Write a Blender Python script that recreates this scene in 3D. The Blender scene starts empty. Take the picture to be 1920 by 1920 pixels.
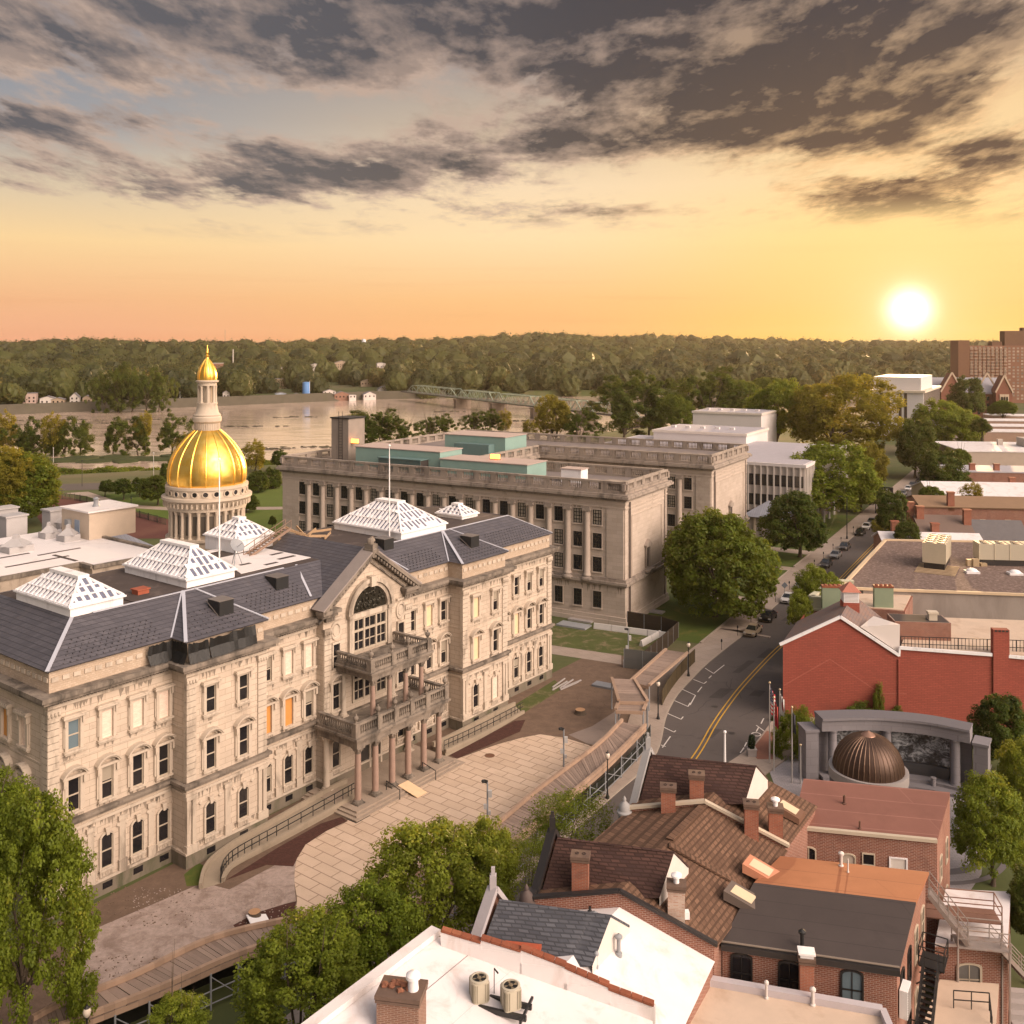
import bpy, bmesh, math, random
import numpy as np
from mathutils import Vector, Matrix, noise
R = math.radians
scene = bpy.context.scene
COL = scene.collection
H, F, HY = 44.0, 1800.0, 645.0          # eye height, focal length in photo pixels, horizon row

def at(px, py, Y):
    return Vector(((px - 960) / F * Y, Y, H - (py - HY) / F * Y))
def gp(px, py, z=0.0):
    Y = F * (H - z) / (py - HY)
    return Vector(((px - 960) / F * Y, Y, z))

# ---------------------------------------------------------------- materials
MATS = {}
def new_mat(name):
    m = bpy.data.materials.new(name); m.use_nodes = True
    nt = m.node_tree
    return m, nt, nt.nodes, nt.links, nt.nodes['Principled BSDF']
def tc(nt, scale=(1, 1, 1), rot=(0, 0, 0)):
    t = nt.nodes.new('ShaderNodeTexCoord'); mp = nt.nodes.new('ShaderNodeMapping')
    mp.inputs['Scale'].default_value = scale; mp.inputs['Rotation'].default_value = rot
    nt.links.new(t.outputs['Object'], mp.inputs['Vector'])
    return mp.outputs['Vector']
def mixc(nt, fac, a, b, mode='MIX'):
    n = nt.nodes.new('ShaderNodeMix'); n.data_type = 'RGBA'; n.blend_type = mode
    for sock, v in ((0, fac), (6, a), (7, b)):
        if hasattr(v, 'is_linked'): nt.links.new(v, n.inputs[sock])
        elif sock == 0: n.inputs[0].default_value = v
        else: n.inputs[sock].default_value = (*v, 1) if len(v) == 3 else v
    return n.outputs[2]
def math_(nt, op, a, b=0.0, c=0.0, clamp=False):
    n = nt.nodes.new('ShaderNodeMath'); n.operation = op; n.use_clamp = clamp
    for k, v in enumerate((a, b, c)):
        if hasattr(v, 'is_linked'): nt.links.new(v, n.inputs[k])
        else: n.inputs[k].default_value = v
    return n.outputs[0]
def noise_(nt, vec, scale, detail=4, rough=.55, dist=0):
    n = nt.nodes.new('ShaderNodeTexNoise'); n.inputs['Scale'].default_value = scale
    n.inputs['Detail'].default_value = detail; n.inputs['Roughness'].default_value = rough
    n.inputs['Distortion'].default_value = dist
    if vec is not None: nt.links.new(vec, n.inputs['Vector'])
    return n.outputs[0]
def ramp(nt, fac, stops):
    n = nt.nodes.new('ShaderNodeValToRGB'); e = n.color_ramp.elements
    while len(e) > len(stops): e.remove(e[-1])
    while len(e) < len(stops): e.new(.5)
    for k, (p, c) in enumerate(stops):
        e[k].position = p
        e[k].color = (c, c, c, 1) if isinstance(c, (int, float)) else (*c, 1)
    nt.links.new(fac, n.inputs[0])
    return n.outputs[0]
def bump(nt, bs, h, strength=.3, dist=.05):
    n = nt.nodes.new('ShaderNodeBump'); n.inputs['Strength'].default_value = strength
    n.inputs['Distance'].default_value = dist
    nt.links.new(h, n.inputs['Height']); nt.links.new(n.outputs[0], bs.inputs['Normal'])
def attr_rnd(nt):
    n = nt.nodes.new('ShaderNodeAttribute'); n.attribute_name = 'rnd'
    return n.outputs['Fac']
def sep(nt, vec):
    n = nt.nodes.new('ShaderNodeSeparateXYZ'); nt.links.new(vec, n.inputs[0]); return n.outputs
def comb(nt, x, y, z=0.0):
    n = nt.nodes.new('ShaderNodeCombineXYZ')
    for k, v in enumerate((x, y, z)):
        if hasattr(v, 'is_linked'): nt.links.new(v, n.inputs[k])
        else: n.inputs[k].default_value = v
    return n.outputs[0]
def mul(c, k): return tuple(min(1, max(0, v * k)) for v in c)

def M(name, col, rough=.8, metal=0.0, var=.18, scale=.6, fine=6.0, stain=None, stain_scale=.35, stain_lo=.55, bmp=.15, rnd=0.0, spec=.3):
    """plain weathered surface: two sizes of mottling, an optional irregular stain, an optional per-face tone"""
    if name in MATS: return MATS[name]
    m, nt, N, L, bs = new_mat(name)
    v = tc(nt)
    n1 = noise_(nt, v, scale, 5, .6); n2 = noise_(nt, v, fine, 4, .6)
    c = mixc(nt, n1, mul(col, 1 - var), mul(col, 1 + var))
    c = mixc(nt, math_(nt, 'MULTIPLY', n2, .6), c, mul(col, 1 - 1.2 * var))
    if stain:
        s = noise_(nt, tc(nt, (1, 1, .35)), stain_scale, 8, .65, .6)
        s = ramp(nt, s, [(stain_lo, 0.0), (min(.98, stain_lo + .18), 1.0)])
        c = mixc(nt, math_(nt, 'MULTIPLY', s, .85), c, stain)
    if rnd:
        c = mixc(nt, math_(nt, 'MULTIPLY', attr_rnd(nt), rnd), c, mul(col, .25))
    L.new(c, bs.inputs['Base Color'])
    bs.inputs['Roughness'].default_value = rough; bs.inputs['Metallic'].default_value = metal
    bs.inputs['Specular IOR Level'].default_value = spec
    if bmp: bump(nt, bs, n2, bmp, .05)
    MATS[name] = m
    return m

def M_courses(name, col1, col2, mortar, bw, bh, wall=True, msize=.012, rough=.85, rnd_scale=.25, stain=None, ax=None, bmp=.4, offset=.5, rot=0.0, spec=.25):
    """bricks / shingles / slabs; wall=True lays courses along z, else flat in xy. ax=(kx,ky,kz): run coordinate weights and course coordinate weight"""
    if name in MATS: return MATS[name]
    m, nt, N, L, bs = new_mat(name)
    v = tc(nt, rot=(0, 0, rot)); s = sep(nt, v)
    if wall:
        kx, ky, kz = ax or (1, 1, 1)
        run = math_(nt, 'ADD', math_(nt, 'MULTIPLY', s[0], kx), math_(nt, 'MULTIPLY', s[1], ky))
        uv = comb(nt, run, math_(nt, 'MULTIPLY', s[2], kz))
    else: uv = comb(nt, s[0], s[1])
    b = N.new('ShaderNodeTexBrick'); L.new(uv, b.inputs['Vector'])
    b.inputs['Color1'].default_value = (*col1, 1); b.inputs['Color2'].default_value = (*col2, 1)
    b.inputs['Mortar'].default_value = (*mortar, 1)
    b.inputs['Scale'].default_value = 1.0; b.inputs['Brick Width'].default_value = bw
    b.inputs['Row Height'].default_value = bh; b.inputs['Mortar Size'].default_value = msize
    b.inputs['Mortar Smooth'].default_value = .2; b.offset = offset; b.inputs['Bias'].default_value = 0
    n1 = noise_(nt, v, rnd_scale, 6, .65); n2 = noise_(nt, v, 9, 3)
    c = mixc(nt, math_(nt, 'MULTIPLY', ramp(nt, n1, [(.3, 0.0), (.7, 1.0)]), .45), b.outputs['Color'], mul(col1, .55), 'MIX')
    c = mixc(nt, math_(nt, 'MULTIPLY', n2, .25), c, mul(col2, 1.3))
    if stain:
        k = ramp(nt, noise_(nt, v, .3, 7, .7, .5), [(.55, 0.0), (.75, 1.0)])
        c = mixc(nt, math_(nt, 'MULTIPLY', k, .6), c, stain)
    L.new(c, bs.inputs['Base Color'])
    bs.inputs['Roughness'].default_value = rough; bs.inputs['Specular IOR Level'].default_value = spec
    if bmp:
        h = math_(nt, 'ADD', math_(nt, 'MULTIPLY', b.outputs['Fac'], -1.0), math_(nt, 'MULTIPLY', n2, .4))
        bump(nt, bs, h, bmp, .02)
    MATS[name] = m
    return m

def M_leaf(name, dark, light, yellow, trans=.35):
    if name in MATS: return MATS[name]
    m, nt, N, L, bs = new_mat(name)
    r = attr_rnd(nt)
    big = noise_(nt, tc(nt), .28, 3)
    info = N.new('ShaderNodeObjectInfo')
    c = ramp(nt, r, [(0.0, dark), (.45, light), (.85, mul(light, 1.25)), (1.0, yellow)])
    c = mixc(nt, math_(nt, 'MULTIPLY', ramp(nt, big, [(.4, 0.0), (.66, 1.0)]), .45), c, mul(dark, .8))
    c = mixc(nt, math_(nt, 'MULTIPLY', info.outputs['Random'], .2), c, mul(yellow, .75))
    L.new(c, bs.inputs['Base Color']); bs.inputs['Roughness'].default_value = .55
    bs.inputs['Specular IOR Level'].default_value = .25
    t = N.new('ShaderNodeBsdfTranslucent'); L.new(mixc(nt, .5, c, yellow), t.inputs['Color'])
    x = N.new('ShaderNodeMixShader'); x.inputs[0].default_value = trans
    out = N['Material Output']
    L.new(bs.outputs[0], x.inputs[1]); L.new(t.outputs[0], x.inputs[2]); L.new(x.outputs[0], out.inputs['Surface'])
    MATS[name] = m
    return m

# ---------------------------------------------------------------- mesh builder
def rot2(a): return (math.cos(a), math.sin(a))
class MB:
    def __init__(s): s.v = []; s.f = []; s.r = []; s.cur = None; s.mi = []; s.m = 0
    def add(s, vs, fs, r=None):
        o = len(s.v); s.v.extend([tuple(p) for p in vs])
        for f in fs:
            s.f.append([i + o for i in f]); s.r.append(random.random() if r is None else r); s.mi.append(s.m)
        return s
    def box(s, x0, x1, y0, y1, z0, z1, r=None):
        if r is None: r = random.random()
        return s.add([(x0, y0, z0), (x1, y0, z0), (x1, y1, z0), (x0, y1, z0), (x0, y0, z1), (x1, y0, z1), (x1, y1, z1), (x0, y1, z1)],
                     [(3, 2, 1, 0), (4, 5, 6, 7), (0, 1, 5, 4), (1, 2, 6, 5), (2, 3, 7, 6), (3, 0, 4, 7)], r)
    def obox(s, c, d, lx, ly, z0, z1, r=None):
        """box centred at c (x,y), its long axis along 2-D direction d"""
        d = Vector(d[:2]).normalized(); n = Vector((-d.y, d.x)); c = Vector(c[:2])
        p = [c + d * a * lx / 2 + n * b * ly / 2 for a, b in ((-1, -1), (1, -1), (1, 1), (-1, 1))]
        return s.prism(p, z0, z1, r)
    def prism(s, pts, z0, z1, r=None):
        n = len(pts)
        z0s = z0 if hasattr(z0, '__len__') else [z0] * n; z1s = z1 if hasattr(z1, '__len__') else [z1] * n
        vs = [(p[0], p[1], z) for p, z in zip(pts, z0s)] + [(p[0], p[1], z) for p, z in zip(pts, z1s)]
        fs = [tuple(range(n - 1, -1, -1)), tuple(range(n, 2 * n))] + [(i, (i + 1) % n, n + (i + 1) % n, n + i) for i in range(n)]
        return s.add(vs, fs, random.random() if r is None else r)
    def poly(s, pts, r=None): return s.add(pts, [tuple(range(len(pts)))], r)
    def slab(s, pts, t, r=None):
        """a polygon given a thickness downwards along its normal"""
        p = [Vector(q) for q in pts]; n = (p[1] - p[0]).cross(p[-1] - p[0]).normalized()
        if n.z < 0: n = -n; p = p[::-1]
        k = len(p)
        vs = p + [q - n * t for q in p]
        return s.add(vs, [tuple(range(k)), tuple(range(2 * k - 1, k - 1, -1))] + [((i + 1) % k, i, k + i, k + (i + 1) % k) for i in range(k)], random.random() if r is None else r)
    def bar(s, a, b, w, h=None, r=None):
        a, b = Vector(a), Vector(b); d = b - a
        if d.length < 1e-6: return s
        d.normalize(); up = Vector((0, 0, 1)) if abs(d.z) < .95 else Vector((1, 0, 0))
        x = d.cross(up).normalized(); y = x.cross(d); h = h or w
        o = [x * i * w / 2 + y * j * h / 2 for i, j in ((-1, -1), (1, -1), (1, 1), (-1, 1))]
        return s.add([a + q for q in o] + [b + q for q in o], [(0, 1, 2, 3), (7, 6, 5, 4), (0, 4, 5, 1), (1, 5, 6, 2), (2, 6, 7, 3), (3, 7, 4, 0)], random.random() if r is None else r)
    def tube(s, pts, rad, n=8, caps=True, r=None):
        pts = [Vector(p) for p in pts]; rs = rad if hasattr(rad, '__len__') else [rad] * len(pts)
        rr = random.random() if r is None else r
        vs = []; fs = []; xa = None
        for i, p in enumerate(pts):
            d = (pts[min(i + 1, len(pts) - 1)] - pts[max(i - 1, 0)])
            d = d.normalized() if d.length > 1e-9 else Vector((0, 0, 1))
            if xa is None: xa = d.orthogonal().normalized()
            else:
                xa = xa - d * xa.dot(d); xa = xa.normalized() if xa.length > 1e-6 else d.orthogonal().normalized()
            ya = d.cross(xa)
            for k in range(n):
                t = 2 * math.pi * k / n; vs.append(p + (xa * math.cos(t) + ya * math.sin(t)) * rs[i])
        for i in range(len(pts) - 1):
            for k in range(n):
                a = i * n + k; b = i * n + (k + 1) % n; fs.append((a, b, b + n, a + n))
        if caps: fs.append(tuple(range(n - 1, -1, -1))); fs.append(tuple(range((len(pts) - 1) * n, len(pts) * n)))
        return s.add(vs, fs, rr)
    def lathe(s, prof, n=32, cx=0, cy=0, r=None, a0=0, a1=2 * math.pi):
        full = abs(a1 - a0 - 2 * math.pi) < 1e-6; k = n if full else n + 1
        vs = [(cx + q * math.cos(a0 + (a1 - a0) * j / n), cy + q * math.sin(a0 + (a1 - a0) * j / n), z) for q, z in prof for j in range(k)]
        fs = [(i * k + j, i * k + (j + 1) % k, (i + 1) * k + (j + 1) % k, (i + 1) * k + j) for i in range(len(prof) - 1) for j in range(n)]
        return s.add(vs, fs, random.random() if r is None else r)
    def blob(s, c, rx, ry, rz, seg=10, rings=6, amp=.0, seed=0):
        vs = []; fs = []
        for i in range(rings + 1):
            th = math.pi * i / rings
            for j in range(seg):
                ph = 2 * math.pi * j / seg
                d = Vector((math.sin(th) * math.cos(ph), math.sin(th) * math.sin(ph), math.cos(th)))
                k = 1 + amp * noise.noise(d * 2 + Vector((seed, 0, 0)))
                vs.append((c[0] + d.x * rx * k, c[1] + d.y * ry * k, c[2] + d.z * rz * k))
        for i in range(rings):
            for j in range(seg):
                a = i * seg + j; b = i * seg + (j + 1) % seg; fs.append((a, a + seg, b + seg, b))
        return s.add(vs, fs)
    def xform(s, m, start=0):
        for i in range(start, len(s.v)): s.v[i] = tuple(m @ Vector(s.v[i]))
        return s
    def next(s): s.cur = (s.cur or []) + [(len(s.v), len(s.f))]; return s
    def builds(s, name, mat, parent, smooth=False, shift=None):
        """one object for each piece begun with next()"""
        ms = s.cur + [(len(s.v), len(s.f))]; out = None
        for (v0, f0), (v1, f1) in zip(ms[:-1], ms[1:]):
            q = MB(); q.v = s.v[v0:v1]; q.f = [[i - v0 for i in f] for f in s.f[f0:f1]]; q.r = s.r[f0:f1]; q.mi = s.mi[f0:f1]
            if q.f: out = q.build(name, mat, parent, smooth, shift=shift)
        return out
    def build(s, name, mat, parent=None, smooth=False, loc=None, rotz=None, shift=None):
        me = bpy.data.meshes.new(name)
        if shift is not None: s.v = [(a - shift[0], b - shift[1], c - shift[2]) for a, b, c in s.v]
        me.from_pydata(s.v, [], s.f)
        for mm in (mat if isinstance(mat, (list, tuple)) else [mat]): me.materials.append(mm)
        if isinstance(mat, (list, tuple)): me.polygons.foreach_set('material_index', s.mi)
        a = me.attributes.new('rnd', 'FLOAT', 'FACE'); a.data.foreach_set('value', s.r)
        me.update()
        if smooth:
            me.shade_smooth()
            try: me.set_sharp_from_angle(angle=R(38))
            except Exception: pass
        o = bpy.data.objects.new(name, me); COL.objects.link(o)
        if parent: o.parent = parent
        if loc is not None: o.location = loc
        if rotz is not None: o.rotation_euler = (0, 0, rotz)
        return o

# ---------------------------------------------------------------- object bookkeeping
def tag(o, label=None, cat=None, group=None, kind=None):
    if label: o['label'] = label
    if cat: o['category'] = cat
    if group: o['group'] = group
    if kind: o['kind'] = kind
    return o
def thing(name, label, cat, loc=(0, 0, 0), rotz=0.0, group=None):
    o = bpy.data.objects.new(name, None); COL.objects.link(o); o.empty_display_size = .5
    o.location = loc; o.rotation_euler = (0, 0, rotz)
    return tag(o, label, cat, group)
def dup(root, loc=None, rotz=None, label=None, scale=None, parent=None):
    r = root.copy(); COL.objects.link(r)
    if loc is not None: r.location = loc
    if rotz is not None: r.rotation_euler = (0, 0, rotz)
    if scale is not None: r.scale = scale if hasattr(scale, '__len__') else (scale,) * 3
    if label: r['label'] = label
    if parent: r.parent = parent
    for ch in [c for c in ALLOBJ() if c.parent == root]:
        c = ch.copy(); COL.objects.link(c); c.parent = r
        for g in [q for q in ALLOBJ() if q.parent == ch]:
            d = g.copy(); COL.objects.link(d); d.parent = c
    return r
def ALLOBJ(): return list(bpy.data.objects)
def inst(src, parent, loc, rotz=0.0, name=None):
    """a copy of a part (and of its sub-parts) under another thing"""
    c = src.copy(); COL.objects.link(c); c.parent = parent; c.location = loc; c.rotation_euler = (0, 0, rotz)
    for g in src.children:
        d = g.copy(); COL.objects.link(d); d.parent = c
    return c

# ---------------------------------------------------------------- trees
def mesh_np(name, verts, faces4, rnd, mat):
    me = bpy.data.meshes.new(name)
    nv, nf = len(verts), len(faces4)
    me.vertices.add(nv); me.vertices.foreach_set('co', verts.astype(np.float32).ravel())
    k = faces4.shape[1]
    me.loops.add(nf * k); me.loops.foreach_set('vertex_index', faces4.astype(np.int32).ravel())
    me.polygons.add(nf); me.polygons.foreach_set('loop_start', np.arange(0, nf * k, k, dtype=np.int32))
    me.update(calc_edges=True)
    a = me.attributes.new('rnd', 'FLOAT', 'FACE'); a.data.foreach_set('value', rnd.astype(np.float32))
    me.materials.append(mat)
    return me
def crown_mesh(name, mat, seed, rx, rz, nclump=260, per=90, leaf=.34, clump=.24, fill=.55, gap=.28, bottom=-.75, lump=.3):
    """leaf clumps through an uneven ellipsoid; centre at the origin"""
    g = np.random.default_rng(seed)
    d = g.normal(size=(nclump * 3, 3)); d /= np.linalg.norm(d, axis=1)[:, None]
    w = g.normal(size=(7, 3)) * 1.6; ph = g.uniform(0, 6.28, 7)
    lob = np.sin(d @ w.T + ph).sum(1) / 7 * 1.6
    keep = (d[:, 2] > bottom) & (np.sin(d @ (w[::-1] * 2.2).T + ph).sum(1) / 7 > -1 + gap)
    d, lob = d[keep][:nclump], lob[keep][:nclump]
    n = len(d)
    rr = (g.uniform(0, 1, n) ** (1 - fill) * .42 + .58) * (1 + lump * lob)
    c = d * rr[:, None]
    cr = clump * g.uniform(.6, 1.35, n)
    crnd = g.uniform(0, 1, n)
    ld = g.normal(size=(n, per, 3)); ld /= np.linalg.norm(ld, axis=2)[:, :, None]
    lr = g.uniform(.25, 1, (n, per)) ** .6
    p = c[:, None] + ld * (cr[:, None] * lr)[:, :, None] * np.array([1, 1, .8])
    p = p.reshape(-1, 3) * np.array([rx, rx, rz])
    nn = ld.reshape(-1, 3) * .8 + np.array([0, 0, .55]) + g.normal(size=p.shape) * .45
    nn /= np.linalg.norm(nn, axis=1)[:, None]
    t = np.cross(nn, g.normal(size=p.shape)); t /= np.linalg.norm(t, axis=1)[:, None]
    b = np.cross(nn, t)
    sz = leaf * g.uniform(.6, 1.3, len(p))[:, None]
    v = np.stack([p - t * sz * .5, p + b * sz * .36 + nn * sz * .12, p + t * sz * .5, p - b * sz * .36 + nn * sz * .12], 1).reshape(-1, 3)
    f = np.arange(len(v)).reshape(-1, 4)
    rn = np.clip(np.repeat(crnd, per) * .6 + g.uniform(0, .4, len(p)), 0, 1)
    return mesh_np(name, v, f, rn, mat), (c * np.array([rx, rx, rz])), rr
def trunk_mb(seed, cpts, base, tr, cz, spread=9, rr=None):
    """trunk from z=base (negative, crown centre at 0) with limbs running to clump centres"""
    rg = random.Random(seed); mb = MB()
    hgt = -base
    top = Vector((rg.uniform(-.3, .3), rg.uniform(-.3, .3), -hgt * .38))
    pts = [Vector((0, 0, base)), Vector((rg.uniform(-.1, .1), rg.uniform(-.1, .1), base + hgt * .1)), Vector((0, 0, base)).lerp(top, .6) + Vector((rg.uniform(-.15, .15), rg.uniform(-.15, .15), 0)), top]
    mb.tube(pts, [tr * 1.5, tr, tr * .82, tr * .7], 9)
    for k in range(spread):
        q = Vector(cpts[rg.randrange(len(cpts))]) * .85
        if q.z < base * .5: q.z = abs(q.z)
        st = pts[2].lerp(top, rg.uniform(.3, 1))
        mid = st.lerp(q, .45) + Vector((rg.uniform(-.1, .1), rg.uniform(-.1, .1), .12)) * (q - st).length
        mb.tube([st, mid, q], [tr * .48, tr * .26, tr * .07], 6)
    return mb
TREES = {}
def proto_tree(key, mat, seed, rx, rz, base, tr, bark, **kw):
    me, c, rr = crown_mesh(key + '_crown', mat, seed, rx, rz, **kw)
    tb = trunk_mb(seed, c, base, tr, 0, kw.get('spread', 10) if False else 10)
    TREES[key] = dict(me=me, tb=tb, bark=bark, rx=rx, rz=rz, base=base, tme=None)
def put_tree(key, name, label, pos, r, zc, rv=None, cat='tree', group=None, rot=None):
    """stand a tree at ground point pos (x,y,z) with crown radius r centred at height zc (above pos.z)"""
    T = TREES[key]; rv = rv or r * T['rz'] / T['rx']
    rot = random.uniform(0, 6.28) if rot is None else rot
    root = thing(name, label, cat, pos, rot, group)
    o = bpy.data.objects.new('crown', T['me']); COL.objects.link(o); o.parent = root
    o.location = (0, 0, zc); sx = r / T['rx']; sz = rv / T['rz']; o.scale = (sx, sx, sz)
    if T['tme'] is None:
        t = T['tb'].build('trunk', T['bark']); T['tme'] = t.data; bpy.data.objects.remove(t)
    t = bpy.data.objects.new('trunk', T['tme']); COL.objects.link(t); t.parent = root
    t.location = (0, 0, zc); t.scale = (sx, sx, zc / -T['base'])
    return root
# ---------------------------------------------------------------- camera, sky, sun, air
cam = bpy.data.cameras.new('camera'); cam.lens = F / 1920 * 36; cam.sensor_width = 36; cam.sensor_fit = 'HORIZONTAL'
cam.shift_y = -(960 - HY) / 1920; cam.clip_end = 12000; cam.clip_start = .5
co = bpy.data.objects.new('camera', cam); COL.objects.link(co); co.location = (0, 0, H); co.rotation_euler = (R(90), 0, 0)
scene.camera = co
SUN_AZ, SUN_EL = R(22.5), R(1.9)
sun_dir = Vector((math.sin(SUN_AZ) * math.cos(SUN_EL), math.cos(SUN_AZ) * math.cos(SUN_EL), math.sin(SUN_EL)))

def build_world():
    w = bpy.data.worlds.new('World'); scene.world = w; w.use_nodes = True
    nt = w.node_tree; N = nt.nodes; L = nt.links; bg = N['Background']
    m = lambda op, a, b=0.0, c=0.0, clamp=False: math_(nt, op, a, b, c, clamp)
    t = N.new('ShaderNodeTexCoord'); x, y, z = sep(nt, t.outputs['Generated'])
    hyp = m('SQRT', m('ADD', m('MULTIPLY', x, x), m('MULTIPLY', y, y)))
    e = m('DIVIDE', z, m('MAXIMUM', hyp, .02))                       # tangent of the elevation
    az = N.new('ShaderNodeMath'); az.operation = 'ARCTAN2'; L.new(x, az.inputs[0]); L.new(y, az.inputs[1]); az = az.outputs[0]
    def sm(v, lo, hi):
        n = N.new('ShaderNodeMapRange'); n.interpolation_type = 'SMOOTHSTEP'
        L.new(v, n.inputs[0]); n.inputs[1].default_value = lo; n.inputs[2].default_value = hi; return n.outputs[0]
    def srgb(r, g, b, k=1.0): return tuple(((c / 255) ** 2.2) * k for c in (r, g, b))
    E = m('MULTIPLY', e, 2.2, clamp=True)                               # ramp runs to e = .4545
    left = ramp(nt, E, [(0, srgb(240, 168, 132)), (.10, srgb(244, 186, 138)), (.22, srgb(250, 212, 156)), (.32, srgb(222, 200, 168)), (.46, srgb(158, 158, 162)), (.7, srgb(130, 134, 144)), (1, srgb(120, 126, 142))])
    mid = ramp(nt, E, [(0, srgb(240, 170, 110)), (.10, srgb(249, 194, 134)), (.24, srgb(254, 222, 174)), (.36, srgb(246, 218, 182)), (.5, srgb(200, 180, 158)), (.7, srgb(142, 140, 148)), (1, srgb(118, 126, 150))])
    right = ramp(nt, E, [(0, srgb(250, 190, 80)), (.10, srgb(253, 202, 128)), (.24, srgb(254, 220, 154)), (.36, srgb(248, 218, 172)), (.52, srgb(240, 205, 160)), (.75, srgb(170, 160, 160)), (1, srgb(130, 135, 155))])
    c = mixc(nt, sm(az, -.48, 0.02), left, mid); c = mixc(nt, sm(az, .02, .36), c, right)
    # the part of the sky behind and above the photographer: thin cloud, plus an added unseen bright lobe at right to light the facades
    back = ramp(nt, m('MULTIPLY', e, .5, clamp=True), [(0, (.26, .23, .22)), (.25, (.30, .285, .285)), (1, (.36, .375, .43))])
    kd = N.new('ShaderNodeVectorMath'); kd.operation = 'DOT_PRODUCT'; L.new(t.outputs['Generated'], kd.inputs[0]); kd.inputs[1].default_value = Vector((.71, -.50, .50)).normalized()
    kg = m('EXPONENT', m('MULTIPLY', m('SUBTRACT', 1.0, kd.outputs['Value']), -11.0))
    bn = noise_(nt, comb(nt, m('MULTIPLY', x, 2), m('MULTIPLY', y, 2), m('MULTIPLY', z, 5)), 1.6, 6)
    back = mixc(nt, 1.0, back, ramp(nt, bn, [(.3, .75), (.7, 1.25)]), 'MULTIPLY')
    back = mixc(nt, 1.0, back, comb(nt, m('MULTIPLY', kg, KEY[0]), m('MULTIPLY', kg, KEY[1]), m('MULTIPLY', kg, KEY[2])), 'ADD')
    c0 = c
    # clouds
    zz = m('ADD', m('MAXIMUM', e, .0), .06)
    pu = m('DIVIDE', m('TANGENT', m('MAXIMUM', m('MINIMUM', az, 1.4), -1.4)), 1.0)
    P = comb(nt, m('DIVIDE', pu, zz), m('DIVIDE', 1.0, zz), 0.0)
    mp = N.new('ShaderNodeMapping'); L.new(P, mp.inputs[0]); mp.inputs['Scale'].default_value = (1.0, .62, 1); mp.inputs['Location'].default_value = (3.1, 7.7, 0)
    def density(vec):
        n1 = noise_(nt, vec, 1.7, 6, .6, .25); n2 = noise_(nt, vec, 5.6, 5, .62, .15); n3 = noise_(nt, vec, .5, 1, .5)
        return m('ADD', m('ADD', m('MULTIPLY', n1, .56), m('MULTIPLY', n2, .34)), m('MULTIPLY', n3, .18)), n2
    dens, n2 = density(mp.outputs[0])
    sh_ = N.new('ShaderNodeVectorMath'); sh_.operation = 'ADD'; L.new(mp.outputs[0], sh_.inputs[0]); sh_.inputs[1].default_value = (.09, .08, 0)
    dens2, _ = density(sh_.outputs[0])
    sunward = m('MULTIPLY', m('SUBTRACT', dens, dens2), 9.0)
    ell = [(1280, 120, 430, 130, .19), (1520, 200, 330, 85, .18), (1020, 50, 330, 70, .12), (1760, 90, 260, 70, .10), (720, 312, 430, 46, .19), (430, 352, 230, 20, .10),
           (110, 225, 280, 34, .15), (40, 310, 170, 38, .10), (230, 60, 420, 95, .06), (1720, 372, 230, 50, .22), (1880, 290, 140, 34, .15), (1150, 262, 300, 40, .10), (1230, 398, 200, 9, .085),
           (520, 215, 230, 40, -.14), (1300, 345, 330, 40, -.10), (1180, 205, 100, 30, -.05), (250, 400, 400, 22, -.06), (1560, 300, 120, 26, -.06)]
    B = -.02
    for px, py, a, b, wt in ell:
        du = m('DIVIDE', m('SUBTRACT', pu, (px - 960) / F), a / F)
        de = m('DIVIDE', m('SUBTRACT', m('MULTIPLY', e, m('SQRT', m('ADD', 1.0, m('MULTIPLY', pu, pu)))), (HY - py) / F), b / F)
        g = m('EXPONENT', m('MULTIPLY', m('ADD', m('MULTIPLY', du, du), m('MULTIPLY', de, de)), -1.0))
        B = m('ADD', B, m('MULTIPLY', g, wt))
    n4 = noise_(nt, mp.outputs[0], 15, 3, .6); dens = m('ADD', dens, m('MULTIPLY', m('SUBTRACT', n4, .5), .10))
    low = sm(e, .095, .15)
    B = m('ADD', B, m('ADD', m('MULTIPLY', sm(e, .17, .33), .075), m('MULTIPLY', m('MULTIPLY', sm(e, .2, .3), sm(az, .1, -.35)), .05)))
    d = m('SUBTRACT', m('ADD', dens, B), .555)
    alpha = m('MULTIPLY', sm(d, -.05, .10), low)
    th = sm(d, .01, .17)
    cosn = N.new('ShaderNodeVectorMath'); cosn.operation = 'DOT_PRODUCT'; L.new(t.outputs['Generated'], cosn.inputs[0]); cosn.inputs[1].default_value = sun_dir
    dot = m('MAXIMUM', cosn.outputs['Value'], 0.0)
    ang = m('ARCCOSINE', m('MINIMUM', dot, .9999999))
    near = m('SUBTRACT', 1.0, sm(ang, .05, .45))
    lit = mixc(nt, near, srgb(192, 166, 150), srgb(246, 200, 140))
    dark = mixc(nt, sm(az, -.4, .25), srgb(94, 92, 97), srgb(60, 58, 63))
    k_ = m('SUBTRACT', th, m('MULTIPLY', m('MAXIMUM', m('MINIMUM', sunward, 1.0), -.6), .55), clamp=True)
    cc = mixc(nt, k_, lit, dark)
    c = mixc(nt, m('MULTIPLY', alpha, .95), c, cc)
    # band of thin haze streaks low down
    c = mixc(nt, m('MULTIPLY', m('MULTIPLY', sm(noise_(nt, comb(nt, m('MULTIPLY', az, 2.2), m('MULTIPLY', e, 60)), 1.0, 4), .5, .75), m('SUBTRACT', 1.0, sm(e, .05, .12))), .22), c, srgb(226, 150, 105))
    # sun and its glow
    up = m('SUBTRACT', 1.0, m('MULTIPLY', alpha, .95))
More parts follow.
